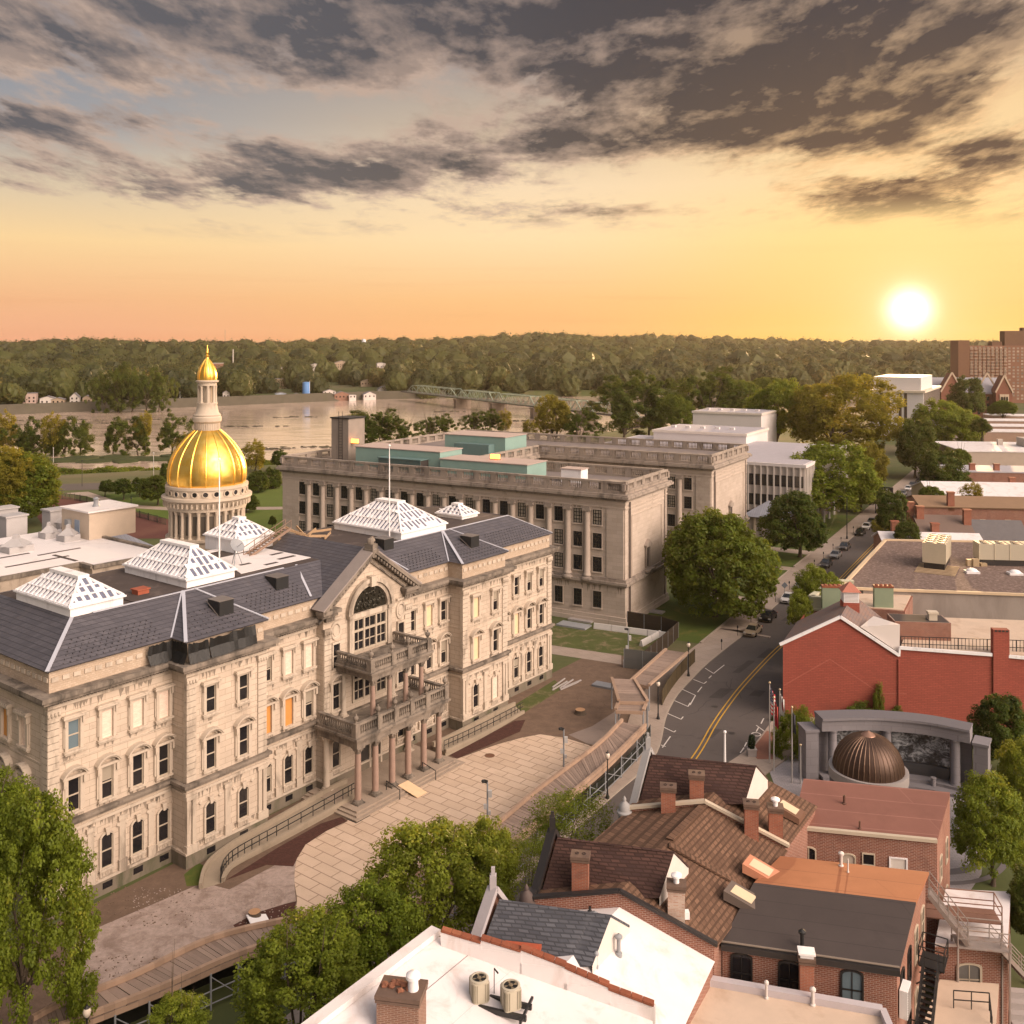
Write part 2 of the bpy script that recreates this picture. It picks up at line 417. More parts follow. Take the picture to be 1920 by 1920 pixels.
    gl = m('MULTIPLY', m('EXPONENT', m('MULTIPLY', ang, -7.0)), .55)
    c = mixc(nt, m('MULTIPLY', gl, up), c, srgb(255, 216, 120, 1.0))
    c = mixc(nt, m('MULTIPLY', m('EXPONENT', m('MULTIPLY', ang, -24.0)), m('MULTIPLY', up, .9)), c, (1.1, .86, .46))
    c = mixc(nt, m('MULTIPLY', m('EXPONENT', m('MULTIPLY', m('MULTIPLY', ang, ang), -3400.0)), 1.0), c, (2.6, 2.4, 1.9))
    # front sky -> overhead / rear sky
    fr = m('MULTIPLY', sm(y, .15, .75), m('SUBTRACT', 1.0, sm(e, .42, .9)))
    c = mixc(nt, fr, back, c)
    sky = N.new('ShaderNodeTexSky'); sky.sky_type = 'NISHITA'; sky.sun_disc = False
    sky.sun_elevation = SUN_EL; sky.sun_rotation = SUN_AZ; sky.air_density = 1.5; sky.dust_density = 2
    c = mixc(nt, .008, c, sky.outputs[0], 'ADD')
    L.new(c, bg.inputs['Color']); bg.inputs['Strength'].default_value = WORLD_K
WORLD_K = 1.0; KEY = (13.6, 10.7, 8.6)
build_world()
scene.world.cycles.sampling_method = 'MANUAL'; scene.world.cycles.sample_map_resolution = 512
sl = bpy.data.lights.new('sun', 'SUN'); sl.energy = 5.0; sl.angle = R(.6); sl.color = (1, .62, .30)
so = bpy.data.objects.new('sun', sl); COL.objects.link(so)
SUN_LAMP_EL = R(4.0)
so.rotation_euler = (-Vector((math.sin(SUN_AZ) * math.cos(SUN_LAMP_EL), math.cos(SUN_AZ) * math.cos(SUN_LAMP_EL), math.sin(SUN_LAMP_EL)))).to_track_quat('-Z', 'Y').to_euler()
vs = scene.view_settings
vs.view_transform = 'Standard'; vs.look = 'None'; vs.exposure = 0; vs.gamma = 1
scene.cycles.max_bounces = 5; scene.cycles.adaptive_threshold = .015; scene.cycles.diffuse_bounces = 2; scene.cycles.glossy_bounces = 3; scene.cycles.transmission_bounces = 3
scene.cycles.transparent_max_bounces = 8; scene.cycles.volume_bounces = 0
scene.cycles.use_denoising = True

def build_haze():
    mb = MB(); mb.box(-2300, 2300, -400, 3150, -14, 95)
    m = bpy.data.materials.new('haze'); m.use_nodes = True; nt = m.node_tree
    nt.nodes.remove(nt.nodes['Principled BSDF'])
    v = nt.nodes.new('ShaderNodeVolumePrincipled'); v.inputs['Color'].default_value = (1.0, .89, .74, 1)
    v.inputs['Density'].default_value = HAZE; v.inputs['Anisotropy'].default_value = .45
    nt.links.new(v.outputs[0], nt.nodes['Material Output'].inputs['Volume'])
    o = mb.build('haze', m); tag(o, kind='stuff', label='thin warm evening haze over the river and far woods', cat='haze')
HAZE = .00004
build_haze()

# ---------------------------------------------------------------- terrain and water
near_bank = np.array([(-3000, 120), (-900, 228), (-175, 338), (-40, 396), (60, 525), (400, 760), (1500, 1050), (4000, 1500)], float)
far_bank = np.array([(-3000, 500), (-900, 560), (-361, 679), (-126, 872), (100, 930), (500, 1040), (1500, 1350), (4000, 2000)], float)
def yn(x): return np.interp(x, near_bank[:, 0], near_bank[:, 1])
def yf(x): return np.interp(x, far_bank[:, 0], far_bank[:, 1])
def ss(v): v = np.clip(v, 0, 1); return v * v * (3 - 2 * v)
def land(x, y):
    a, b = yn(x), yf(x)
    h = -9 * ss((y - (a - 26)) / 30) + 8.6 * ss((y - (b - 6)) / 12)
    u = x / np.maximum(y, 300)
    top = np.interp(u, [-.55, -.3, -.1, .03, .2, .32, .6], [16, 17, 23, 36, 30, 22, 22]) + 4 * np.sin(x / 170 + 1) * np.sin(y / 260) + 3 * np.sin(x / 61 + y / 90)
    return h + np.where(y > b, top * ss((y - b - 120) / 1500), 0)
def build_ground():
    xs = np.concatenate([np.linspace(-2250, -620, 24), np.linspace(-600, 600, 100), np.linspace(620, 2250, 24)])
    ys = np.concatenate([np.linspace(-380, 300, 18), np.linspace(306, 1250, 160), np.linspace(1280, 3100, 60)])
    X, Y = np.meshgrid(xs, ys); Z = land(X, Y)
    vs_ = np.stack([X, Y, Z], 2).reshape(-1, 3); nx, ny = len(xs), len(ys)
    i = (np.arange(ny - 1)[:, None] * nx + np.arange(nx - 1)[None]).ravel()
    fs = np.stack([i, i + 1, i + nx + 1, i + nx], 1)
    m = M('ground_earth', (.085, .10, .035), .95, var=.35, scale=.03, fine=1.2, stain=(.16, .12, .075), stain_scale=.02, stain_lo=.5, bmp=.3)
    me = mesh_np('ground', vs_, fs, np.random.rand(len(fs)), m); me.shade_smooth()
    o = bpy.data.objects.new('ground', me); COL.objects.link(o); tag(o, kind='structure')
    # water
    wm, nt, N, L, bs = new_mat('river_water')
    bs.inputs['Base Color'].default_value = (.30, .21, .15, 1); bs.inputs['Roughness'].default_value = .13; bs.inputs['IOR'].default_value = 2.0
    bs.inputs['Specular IOR Level'].default_value = .8
    v = tc(nt, (1, 1.0, 1), (0, 0, R(40)))
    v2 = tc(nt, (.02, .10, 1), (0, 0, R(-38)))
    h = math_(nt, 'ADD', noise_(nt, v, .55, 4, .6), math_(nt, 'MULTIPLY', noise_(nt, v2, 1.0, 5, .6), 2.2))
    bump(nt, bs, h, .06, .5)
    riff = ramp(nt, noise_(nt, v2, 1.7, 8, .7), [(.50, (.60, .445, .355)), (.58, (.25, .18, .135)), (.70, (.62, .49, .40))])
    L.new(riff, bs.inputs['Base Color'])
    mb = MB(); mb.poly([(-2250, 60, -6), (2250, 700, -6), (2250, 2000, -6), (-2250, 1000, -6)])
    tag(mb.build('river_water', wm), kind='structure')
    # riffle rocks and weed tufts in the shallows
    rk = M('river_rock', (.09, .075, .05), .9, var=.4)
    rg = random.Random(5); mb = MB()
    for px, py, n, sp in ((150, 788, 60, 60), (110, 795, 30, 40), (460, 800, 24, 25), (560, 782, 14, 20), (620, 838, 22, 26), (690, 800, 16, 20), (500, 842, 30, 16), (850, 772, 12, 18), (960, 790, 16, 12), (330, 786, 20, 18)):
        c = gp(px, py, -6)
        for k in range(n):
            q = rg.gauss(0, 1)
            mb.blob((c.x + q * sp * .5, c.y + rg.gauss(0, 2.2) + q * 2, -6.0), rg.uniform(.7, 2.4), rg.uniform(.5, 1.1), rg.uniform(.25, .8), 7, 4, .5, rg.random() * 9)
    tag(mb.build('river_gravel_shoals', rk, smooth=True), 'low rocks and weed breaking the surface of the shallow river', 'rocks', kind='stuff')
build_ground()
# ---------------------------------------------------------------- ground surfaces round the square
SH_O = Vector((-33.4, 75.9, 0)); SH_U = Vector((.604, .797, 0)).normalized(); SH_B = Vector((-SH_U.y, SH_U.x, 0))
SH_A = math.atan2(SH_U.y, SH_U.x)
def sh(s, y, z=0.0): return SH_O + SH_U * s + SH_B * y + Vector((0, 0, z))
AN_C = Vector((17.6, 149.4, 0)); AN_A = Vector((.5, .866, 0)); AN_B = Vector((-.866, .5, 0))
def an(a, b, z=0.0): return AN_C + AN_A * a + AN_B * b + Vector((0, 0, z))
E_ = Vector((.985, -.17, 0)).normalized(); W_ = Vector((.56, .83, 0)).normalized()

def sheet(name, pts, z, mat, kind='structure', thick=None, **kw):
    mb = MB()
    if thick: mb.prism([(p[0], p[1]) for p in pts], z - thick, z)
    else: mb.poly([(p[0], p[1], z) for p in pts])
    return tag(mb.build(name, mat), kind=kind, **kw)
def smooth_line(pts, n=6):
    out = []; P = [Vector(p) for p in pts]; P = [P[0] * 2 - P[1]] + P + [P[-1] * 2 - P[-2]]
    for i in range(1, len(P) - 2):
        for k in range(n):
            t = k / n; a, b, c, d = P[i - 1], P[i], P[i + 1], P[i + 2]
            out.append(.5 * ((2 * b) + (c - a) * t + (2 * a - 5 * b + 4 * c - d) * t * t + (3 * b - a - 3 * c + d) * t ** 3))
    out.append(P[-2]); return out
def offset_line(pts, d):
    out = []
    for i, p in enumerate(pts):
        t = (pts[min(i + 1, len(pts) - 1)] - pts[max(i - 1, 0)]); t.z = 0; t.normalize()
        out.append(p + Vector((t.y, -t.x, 0)) * d)           # to the right of travel
    return out
def strip(name, l, r, z, mat, thick=None, kind='structure', **kw):
    mb = MB()
    for i in range(len(l) - 1):
        q = [l[i], l[i + 1], r[i + 1], r[i]]
        if thick: mb.prism([(p.x, p.y) for p in q][::-1], z - thick, z)
        else: mb.poly([(p.x, p.y, z) for p in q][::-1])
    return tag(mb.build(name, mat), kind=kind, **kw)

asphalt = M('road_asphalt', (.105, .088, .082), .9, var=.22, scale=.25, fine=14, stain=(.06, .052, .05), stain_scale=.5, stain_lo=.56, bmp=.2)
concrete = M_courses('pavement_concrete', (.36, .29, .245), (.33, .265, .22), (.2, .16, .13), 1.5, 1.5, wall=False, rot=R(-30), msize=.02, offset=0, stain=(.23, .18, .15), bmp=.1)
kerbm = M('kerb_stone', (.36, .30, .25), .85)
lawn = M('lawn_grass', (.075, .105, .018), .95, var=.35, scale=.16, fine=9, stain=(.14, .12, .03), stain_scale=.25, stain_lo=.52, bmp=.5)
patchy = M('patchy_grass', (.085, .10, .028), .95, var=.4, scale=.4, fine=8, stain=(.21, .155, .095), stain_scale=.5, stain_lo=.48, bmp=.5)
slabs = M_courses('plaza_slabs', (.62, .48, .37), (.52, .39, .29), (.20, .14, .10), 2.3, 1.15, wall=False, rot=R(37.2), msize=.05, stain=(.36, .26, .18), bmp=.15)
earth = M('bare_earth', (.175, .118, .085), .97, var=.45, scale=.9, fine=4, stain=(.115, .078, .055), stain_scale=.5, stain_lo=.5, bmp=.6)
gravel = M('gravel_bed', (.42, .33, .29), .95, var=.5, scale=2.2, fine=6, stain=(.20, .145, .12), stain_scale=.6, stain_lo=.47, bmp=.8)
mulchm = M('bark_mulch', (.085, .036, .028), .97, var=.6, scale=2.2, fine=6, bmp=.9)
drive = M('old_concrete', (.27, .215, .185), .9, var=.2, scale=.3, stain=(.19, .15, .13), stain_scale=.4, stain_lo=.5)

# street: kerb line on the square's side, from far to near
kerb = [an(460, -17.2), an(250, -17.2), an(120, -17.2), an(60, -17.2), an(10, -17.0), gp(1397, 1187), gp(1330, 1240), gp(1290, 1279), gp(1265, 1308), gp(1246, 1347), gp(1234, 1400), gp(1206, 1442), gp(1150, 1490), gp(1000, 1625), gp(850, 1765), gp(650, 1930), gp(380, 2150)]
kerb = smooth_line(kerb, 4)
road_r = [an(460, -28.6), an(120, -28.6), an(60, -28.6), an(5, -28.4), gp(1497, 1280), gp(1436, 1369), gp(1400, 1408), gp(1300, 1480), gp(1160, 1640), gp(1000, 1830), gp(760, 2150)]
road_r = smooth_line(road_r, 4)
rp = kerb + road_r[::-1]
sheet('road', rp, .012, asphalt)
strip('pavement', offset_line(kerb, -.0), offset_line(kerb, 4.0), .13, concrete, .14)
strip('kerb', offset_line(kerb, -.18), offset_line(kerb, -.001), .125, kerbm, .13)
strip('far_pavement', offset_line(road_r, -4.2), offset_line(road_r, -.001), .13, concrete, .14)
# markings
yel = M('yellow_paint', (.58, .33, .04), .7, var=.25, fine=12); wht = M('white_paint', (.62, .57, .53), .7, var=.25, fine=12)
cl = smooth_line([an(420, -23), an(120, -23), an(40, -23), gp(1520, 1168), gp(1462, 1213), gp(1400, 1277), gp(1364, 1322), gp(1338, 1360), gp(1306, 1415), gp(1240, 1500), gp(1110, 1630)], 5)
strip('yellow_line', offset_line(cl, -.32), offset_line(cl, -.17), .02, yel); strip('yellow_line', offset_line(cl, .17), offset_line(cl, .32), .02, yel)
def mark(a, b, w=.13):
    a, b = gp(*a), gp(*b); mb = MB(); d = (b - a).normalized(); n = Vector((-d.y, d.x, 0)) * w / 2
    mb.poly([(q.x, q.y, .02) for q in (a - n, b - n, b + n, a + n)]); tag(mb.build('parking_bay_line', wht), kind='structure')
for a, b in (((1322, 1253), (1338, 1263)), ((1300, 1274), (1320, 1282)), ((1278, 1292), (1304, 1304)), ((1265, 1314), (1290, 1325)), ((1252, 1338), (1277, 1349)), ((1245, 1364), (1264, 1373)), ((1239, 1397), (1248, 1400)),
             ((1338, 1263), (1358, 1247)), ((1334, 1267), (1329, 1272)), ((1320, 1282), (1325, 1278)), ((1316, 1288), (1308, 1298)), ((1304, 1304), (1294, 1322)), ((1290, 1325), (1294, 1318)), ((1277, 1349), (1281, 1344)), ((1264, 1373), (1267, 1370)), ((1242, 1402), (1257, 1381)),
             ((1432, 1347), (1427, 1357)), ((1423, 1363), (1418, 1372)), ((1405, 1387), (1412, 1376)), ((1400, 1392), (1396, 1400)), ((1418, 1360), (1434, 1372)), ((1402, 1389), (1416, 1398)), ((1388, 1412), (1395, 1402))):
    mark(a, b)
mb = MB(); c = gp(1418, 1377)
for k in range(12):
    a0, a1 = 2 * math.pi * k / 12, 2 * math.pi * (k + 1) / 12
    mb.poly([(c.x + q * math.cos(t), c.y + q * math.sin(t), .021) for q, t in ((.42, a0), (.56, a0), (.56, a1), (.42, a1))])
tag(mb.build('wheelchair_space_marking', wht), kind='structure')
for k, (px, py, w, l) in enumerate(((1352, 1300, 1.6, 4.0), (1420, 1300, 1.4, 2.2), (1335, 1375, 1.2, 3.0), (1440, 1225, 1.5, 5.0), (1480, 1160, 1.6, 3.0), (1395, 1250, 1.0, 6.0))):
    p = gp(px, py); mb = MB(); d = W_ * l / 2; n = E_ * w / 2
    mb.poly([(q.x, q.y, .015) for q in (p - d - n, p - d + n, p + d + n, p + d - n)]); tag(mb.build('road_patch', M('road_patch_asphalt', (.075, .064, .06), .95, var=.3, scale=1)), kind='structure')
for px, py in ((1372, 1375), (1432, 1205), (1340, 1325)):
    p = gp(px, py); mb = MB(); mb.lathe([(.42, .016), (.001, .017)], 16); tag(mb.build('manhole', M('manhole_iron', (.05, .042, .038), .6), None, loc=(p.x, p.y, 0)), kind='structure')
# tar-filled cracks and patches in the carriageway
crk = M('road_tar_seam', (.045, .04, .04), .8); mb = MB(); rg = random.Random(3)
for px, py in ((1385, 1345), (1350, 1300), (1420, 1262), (1330, 1350), (1390, 1310), (1300, 1380), (1440, 1300), (1450, 1240), (1290, 1340)):
    p = gp(px, py); a = rg.uniform(0, 3.1)
    for k in range(7):
        a += rg.uniform(-.45, .45); q = p + Vector((math.cos(a), math.sin(a), 0)) * .9; n = Vector((-math.sin(a), math.cos(a), 0)) * .035
        mb.poly([(w.x, w.y, .017 + .0004 * k) for w in (p - n, q - n, q + n, p + n)]); p = q
tag(mb.build('road_crack', crk), kind='structure')

# the square: earth under everything, then slabs, mulch, gravel, lawns
sheet('bare_ground', [sh(-14, -1, 0), sh(76, 1, 0), an(-9, 2), an(-9, -12.6), gp(1245, 1320), gp(1215, 1400), gp(1000, 1600), gp(640, 1740), gp(400, 1790), gp(100, 1935), sh(-20, -14)], .006, earth)
pl = smooth_line([gp(*p) for p in ((652, 1540), (613, 1557), (573, 1583), (557, 1610), (552, 1650), (557, 1690), (548, 1722))], 4) + [gp(*p) for p in ((560, 1745), (640, 1735), (760, 1700), (905, 1610), (1000, 1530), (1125, 1410), (1103, 1397), (1060, 1384), (1013, 1377))] + smooth_line([gp(*p) for p in ((980, 1383), (930, 1397), (880, 1415), (857, 1423))], 3) + [sh(37, -5), sh(22.5, -5)]
sheet('plaza_paving', pl, .016, slabs)
gpts = [gp(*p) for p in ((170, 1745), (300, 1690), (380, 1655), (430, 1668), (520, 1620), (560, 1600), (552, 1660), (556, 1700), (500, 1720), (420, 1745), (330, 1790), (230, 1835), (160, 1860), (120, 1830))]
sheet('gravel_strip', gpts, .011, gravel)
mu = [gp(*p) for p in ((423, 1651), (520, 1590), (600, 1545), (640, 1532), (652, 1540), (613, 1558), (573, 1584), (557, 1610), (550, 1625), (500, 1622), (440, 1645))]
sheet('mulch_bed', mu, .02, mulchm)
mu2 = [gp(*p) for p in ((857, 1423), (835, 1412), (900, 1385), (965, 1352), (985, 1350), (975, 1372), (930, 1392), (880, 1413))]
sheet('mulch_bed', mu2, .02, mulchm)
mu3 = [gp(*p) for p in ((437, 1735), (480, 1712), (535, 1695), (556, 1690), (549, 1722), (500, 1738), (450, 1752))]
sheet('mulch_bed', mu3, .02, mulchm)
sheet('concrete_apron', [gp(*p) for p in ((1066, 1378), (1110, 1362), (1152, 1335), (1165, 1335), (1160, 1352), (1125, 1400), (1100, 1394))], .018, drive)
sheet('rough_lawn', [gp(*p) for p in ((1035, 1172), (1180, 1178), (1250, 1196), (1200, 1236), (1160, 1228), (1036, 1212))], .014, patchy)
sheet('crossing_path', [gp(*p) for p in ((1020, 1208), (1165, 1229), (1165, 1246), (1020, 1224))], .018, concrete)
sheet('weedy_patch', [gp(*p) for p in ((952, 1330), (1040, 1275), (1056, 1290), (1010, 1320), (960, 1350))], .015, patchy)
sheet('weedy_patch', [gp(*p) for p in ((345, 1640), (372, 1618), (385, 1625), (378, 1660), (350, 1662))], .015, lawn)
sheet('annex_lawn', [an(-2.5, -12.9), an(66, -12.9), an(66, -.4), an(-2.5, -.4)], .05, lawn)
sheet('annex_lawn', [an(70, -12.9), an(118, -12.9), an(118, 20), an(70, 20)], .05, lawn)
for a0, a1 in ((22, 26.5), (50, 53), (66, 70)):
    sheet('crossing_path', [an(a0, -13.2), an(a1, -13.2), an(a1, -2), an(a0, -2)], .058, concrete)
for a0, a1 in ((-2.5, 21.8), (26.7, 49.8), (53.2, 65.8)):
    mb = MB(); mb.obox(an((a0 + a1) / 2, -13.05), AN_A, a1 - a0, .28, 0, .32); tag(mb.build('lawn_kerb', kerbm), kind='structure')
# park by the river, seen past the dome
sheet('riverside_lawn', [gp(*p) for p in ((150, 932), (330, 915), (560, 905), (700, 930), (560, 1010), (440, 1010), (330, 985), (210, 945))], .02, M('park_grass', (.085, .125, .016), .95, var=.3, scale=.1, fine=5))
sheet('riverside_path', [gp(*p) for p in ((120, 925), (165, 922), (240, 946), (330, 952), (560, 950), (560, 955), (330, 958), (235, 952), (160, 930))], .035, concrete)
sheet('riverside_road', [gp(*p) for p in ((60, 909), (330, 902), (600, 897), (600, 909), (330, 914), (110, 920))], .03, asphalt)
sheet('terrace', [gp(*p) for p in ((60, 955), (110, 928), (320, 975), (340, 1010), (200, 1010), (80, 985))], .026, M('dark_red_paving', (.12, .045, .035), .9))
# ---------------------------------------------------------------- capitol building
stone = M('pale_sandstone', (.54, .455, .37), .85, var=.22, scale=.35, fine=5, stain=(.15, .12, .095), stain_scale=.5, stain_lo=.5, bmp=.2)
stone_ash = M_courses('coursed_sandstone', (.57, .475, .385), (.49, .40, .32), (.30, .235, .18), 1.3, .5, msize=.022, stain=(.22, .175, .135), bmp=.12, rnd_scale=.45)
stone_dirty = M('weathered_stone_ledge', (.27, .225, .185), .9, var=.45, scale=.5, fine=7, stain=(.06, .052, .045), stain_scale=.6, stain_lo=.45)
stone_base = M('basement_stone', (.21, .175, .135), .9, var=.35, scale=.5, stain=(.07, .075, .04), stain_scale=.6, stain_lo=.5)
attic_brick = M_courses('whitewashed_attic', (.52, .42, .33), (.42, .32, .24), (.38, .30, .22), .3, .16, msize=.02, stain=(.25, .18, .12), rnd_scale=.8)
pinkgran = M('pink_granite', (.34, .235, .19), .45, var=.2, scale=2, fine=16, spec=.5)
slate = M_courses('grey_slate_roof', (.105, .098, .112), (.07, .066, .078), (.025, .025, .03), .6, .24, ax=(1, 1, 1), msize=.02, rough=.55, bmp=.35, spec=.4, stain=(.11, .095, .095))
slate_side = slate
tar = M('tar_roof', (.085, .066, .06), .9, var=.4, scale=.5, stain=(.17, .13, .115), stain_scale=.35, stain_lo=.55)
lead = M('lead_flashing', (.45, .46, .52), .5, var=.12, fine=4, spec=.5)
whitemetal = M('white_painted_metal', (.82, .80, .81), .55, var=.1, fine=5, stain=(.48, .46, .47), stain_scale=.6, stain_lo=.55)
skyglass = M('skylight_glass', (.16, .17, .24), .12, var=.3, scale=1.5, spec=.6, bmp=0)
dkglass = M('dark_window_glass', (.018, .017, .02), .08, var=.5, scale=.7, bmp=0, spec=.6)
blueglass = M('pale_blue_film', (.14, .19, .22), .2, var=.2, bmp=0, spec=.5)
brickfill = M_courses('pale_brick_infill', (.80, .64, .53), (.68, .50, .40), (.80, .68, .58), .24, .09, msize=.014, stain=(.50, .29, .2), rnd_scale=2.2)
ply = M('plywood_board', (.60, .27, .075), .75, var=.25, scale=2, fine=9)
palebd = M('pale_boarding', (.80, .57, .36), .75, var=.2, scale=1.5)
sashm = M('cream_sash_paint', (.44, .37, .29), .7, var=.1)
blk = M('black_sheet', (.012, .012, .012), .45, var=.3, scale=1.2, spec=.5, bmp=.5)
iron = M('black_iron', (.02, .02, .021), .5, var=.2, spec=.4)
oldwood = M('weathered_timber', (.30, .205, .155), .9, var=.3, scale=2, fine=14, rnd=.35)
bronze = M('dark_bronze', (.05, .045, .035), .4, metal=.6, var=.4, fine=8)
cupola_door = M('dark_door', (.045, .04, .037), .4, var=.3, spec=.5)
whiteroof = M('white_roof_membrane', (.76, .71, .70), .6, var=.10, scale=.25, fine=3, stain=(.42, .37, .36), stain_scale=.22, stain_lo=.55, bmp=.1, spec=.4)
gold, nt, N, L, bs = new_mat('gold_leaf')
g = mixc(nt, ramp(nt, noise_(nt, tc(nt), 1.2, 3), [(.35, 0.0), (.65, 1.0)]), (.95, .55, .09), (1.0, .66, .17))
L.new(g, bs.inputs['Base Color']); bs.inputs['Metallic'].default_value = 1; 
bk = nt.nodes.new('ShaderNodeTexBrick'); s3 = sep(nt, tc(nt)); 
L.new(comb(nt, math_(nt, 'MULTIPLY', math_(nt, 'ARCTAN2', s3[1], s3[0]), 4.5), s3[2]), bk.inputs['Vector'])
bk.inputs['Scale'].default_value = 1; bk.inputs['Brick Width'].default_value = .9; bk.inputs['Row Height'].default_value = .55; bk.inputs['Mortar Size'].default_value = .012
rr = math_(nt, 'ADD', .24, math_(nt, 'MULTIPLY', noise_(nt, tc(nt), 2.0, 4), .16)); L.new(rr, bs.inputs['Roughness'])
bump(nt, bs, math_(nt, 'ADD', math_(nt, 'MULTIPLY', bk.outputs['Fac'], -1.0), math_(nt, 'MULTIPLY', noise_(nt, tc(nt), .9, 2), 2.5)), .22, .02)

SH = thing('capitol_building', 'long pale sandstone capitol with gold dome, columned portico and slate roof', 'government building', SH_O, SH_A)
P_FULL = [(-3.3, 0), (7.35, 0), (7.35, -2.1), (15.5, -2.1), (15.5, 0), (23.4, 0), (23.4, -1), (35.8, -1), (35.8, 0), (43.2, 0), (43.2, -2.1), (51.4, -2.1), (51.4, 0), (63.7, 0), (63.7, 21), (-3.3, 21)]
P_NOC = [p for k, p in enumerate(P_FULL) if k not in (5, 6, 7, 8)]
def off_poly(P, d):
    out = []; n = len(P)
    for i in range(n):
        a, b, c = Vector(P[i - 1]), Vector(P[i]), Vector(P[(i + 1) % n])
        d1, d2 = (b - a).normalized(), (c - b).normalized(); n1, n2 = Vector((d1.y, -d1.x)), Vector((d2.y, -d2.x))
        out.append(tuple(b + (n1 + n2) * d if abs(d1.dot(d2)) < .5 else b + n1 * d))
    return out
def band(mb, P, z0, z1, d): mb.prism(off_poly(P, d), z0, z1)

mb = MB(); mb.prism(P_NOC, 0, 17.2); mb.prism([(23.4, -1), (35.8, -1), (35.8, 12), (23.4, 12)], 0, 18.55)
mb.prism([(23.4, -1), (35.8, -1), (29.6, -1)], 18.55, 18.56)
mb.add([(23.4, -1, 18.55), (35.8, -1, 18.55), (29.6, -1, 22.75), (23.4, 12, 18.55), (35.8, 12, 18.55), (29.6, 12, 22.75)], [(0, 1, 2), (5, 4, 3)])
mb.build('wall', stone_ash, SH)
mb = MB(); band(mb, P_FULL, -.3, 1.15, .16); mb.build('basement_course', stone_base, SH)
mb = MB()
band(mb, P_FULL, 1.15, 1.35, .22); band(mb, P_FULL, 6.05, 6.3, .14); band(mb, P_NOC, 11.62, 11.72, .05); band(mb, P_NOC, 16.05, 16.4, .10)
mb.build('string_course', stone, SH)
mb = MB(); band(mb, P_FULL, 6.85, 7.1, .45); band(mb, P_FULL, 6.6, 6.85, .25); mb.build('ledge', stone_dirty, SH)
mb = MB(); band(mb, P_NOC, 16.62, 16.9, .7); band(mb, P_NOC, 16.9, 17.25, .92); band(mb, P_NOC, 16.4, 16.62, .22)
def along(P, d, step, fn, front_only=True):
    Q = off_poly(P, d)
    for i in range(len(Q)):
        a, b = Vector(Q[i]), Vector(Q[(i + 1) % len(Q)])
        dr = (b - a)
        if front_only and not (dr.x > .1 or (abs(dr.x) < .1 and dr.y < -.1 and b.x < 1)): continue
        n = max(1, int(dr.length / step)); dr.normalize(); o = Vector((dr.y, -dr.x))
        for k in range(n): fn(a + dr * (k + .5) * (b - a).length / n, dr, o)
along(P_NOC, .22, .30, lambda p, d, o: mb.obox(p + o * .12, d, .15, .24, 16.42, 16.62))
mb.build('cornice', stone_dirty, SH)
PA = [(-3.3, 0), (7.35, 0), (7.35, -2.1), (15.5, -2.1), (15.5, 0), (43.2, 0), (43.2, -2.1), (51.4, -2.1), (51.4, 0), (63.7, 0), (63.7, 21), (-3.3, 21)]
mb = MB(); mb.prism(off_poly(PA, -.1), 17.0, 19.05); mb.build('attic_wall', attic_brick, SH)
mb = MB(); along(PA, -.1, .85, lambda p, d, o: mb.obox(p + o * .03, d, .55, .1, 18.05, 18.4)); mb.build('attic_frieze', stone, SH)  # frieze of raised stone blocks along the attic wall
# giant corner quoins and pilaster capitals
mb = MB(); cap = MB()
for s0, y0 in ((-2.95, 0), (7.75, -2.1), (15.1, -2.1), (23.9, -1), (35.3, -1), (43.6, -2.1), (51.0, -2.1), (63.3, 0)):
    z = 7.2; k = 0; mb.next(); cap.next()
    while z < 15.1:
        mb.box(s0 - .47, s0 + .47, y0 - .13, y0 + .3, z, z + .47, r=.5); z += .52; k += 1
    cap.box(s0 - .55, s0 + .55, y0 - .28, y0 + .2, 15.75, 16.02); cap.box(s0 - .5, s0 + .5, y0 - .18, y0 + .2, 15.3, 15.75)
    for q in range(4): cap.blob((s0 - .42 + q * .28, y0 - .22, 15.6), .13, .12, .2, 7, 5)
    for q in (-.26, .26):
        mb.box(s0 + q - .19, s0 + q + .19, y0 - .16, y0 + .2, 1.9, 5.7)
    cap.next().box(s0 - .55, s0 + .55, y0 - .24, y0 + .2, 5.7, 6.04); mb.box(s0 - .55, s0 + .55, y0 - .28, y0 + .2, 1.35, 1.9)
for yy in (.35, 9.5, 20.5):
    z = 7.2; mb.next()
    while z < 15.1: mb.box(-3.43, -3.1, yy - .35, yy + .45, z, z + .47, r=.5); z += .52
mb.builds('corner_pilaster', stone, SH); cap.builds('capital', stone, SH, smooth=True)

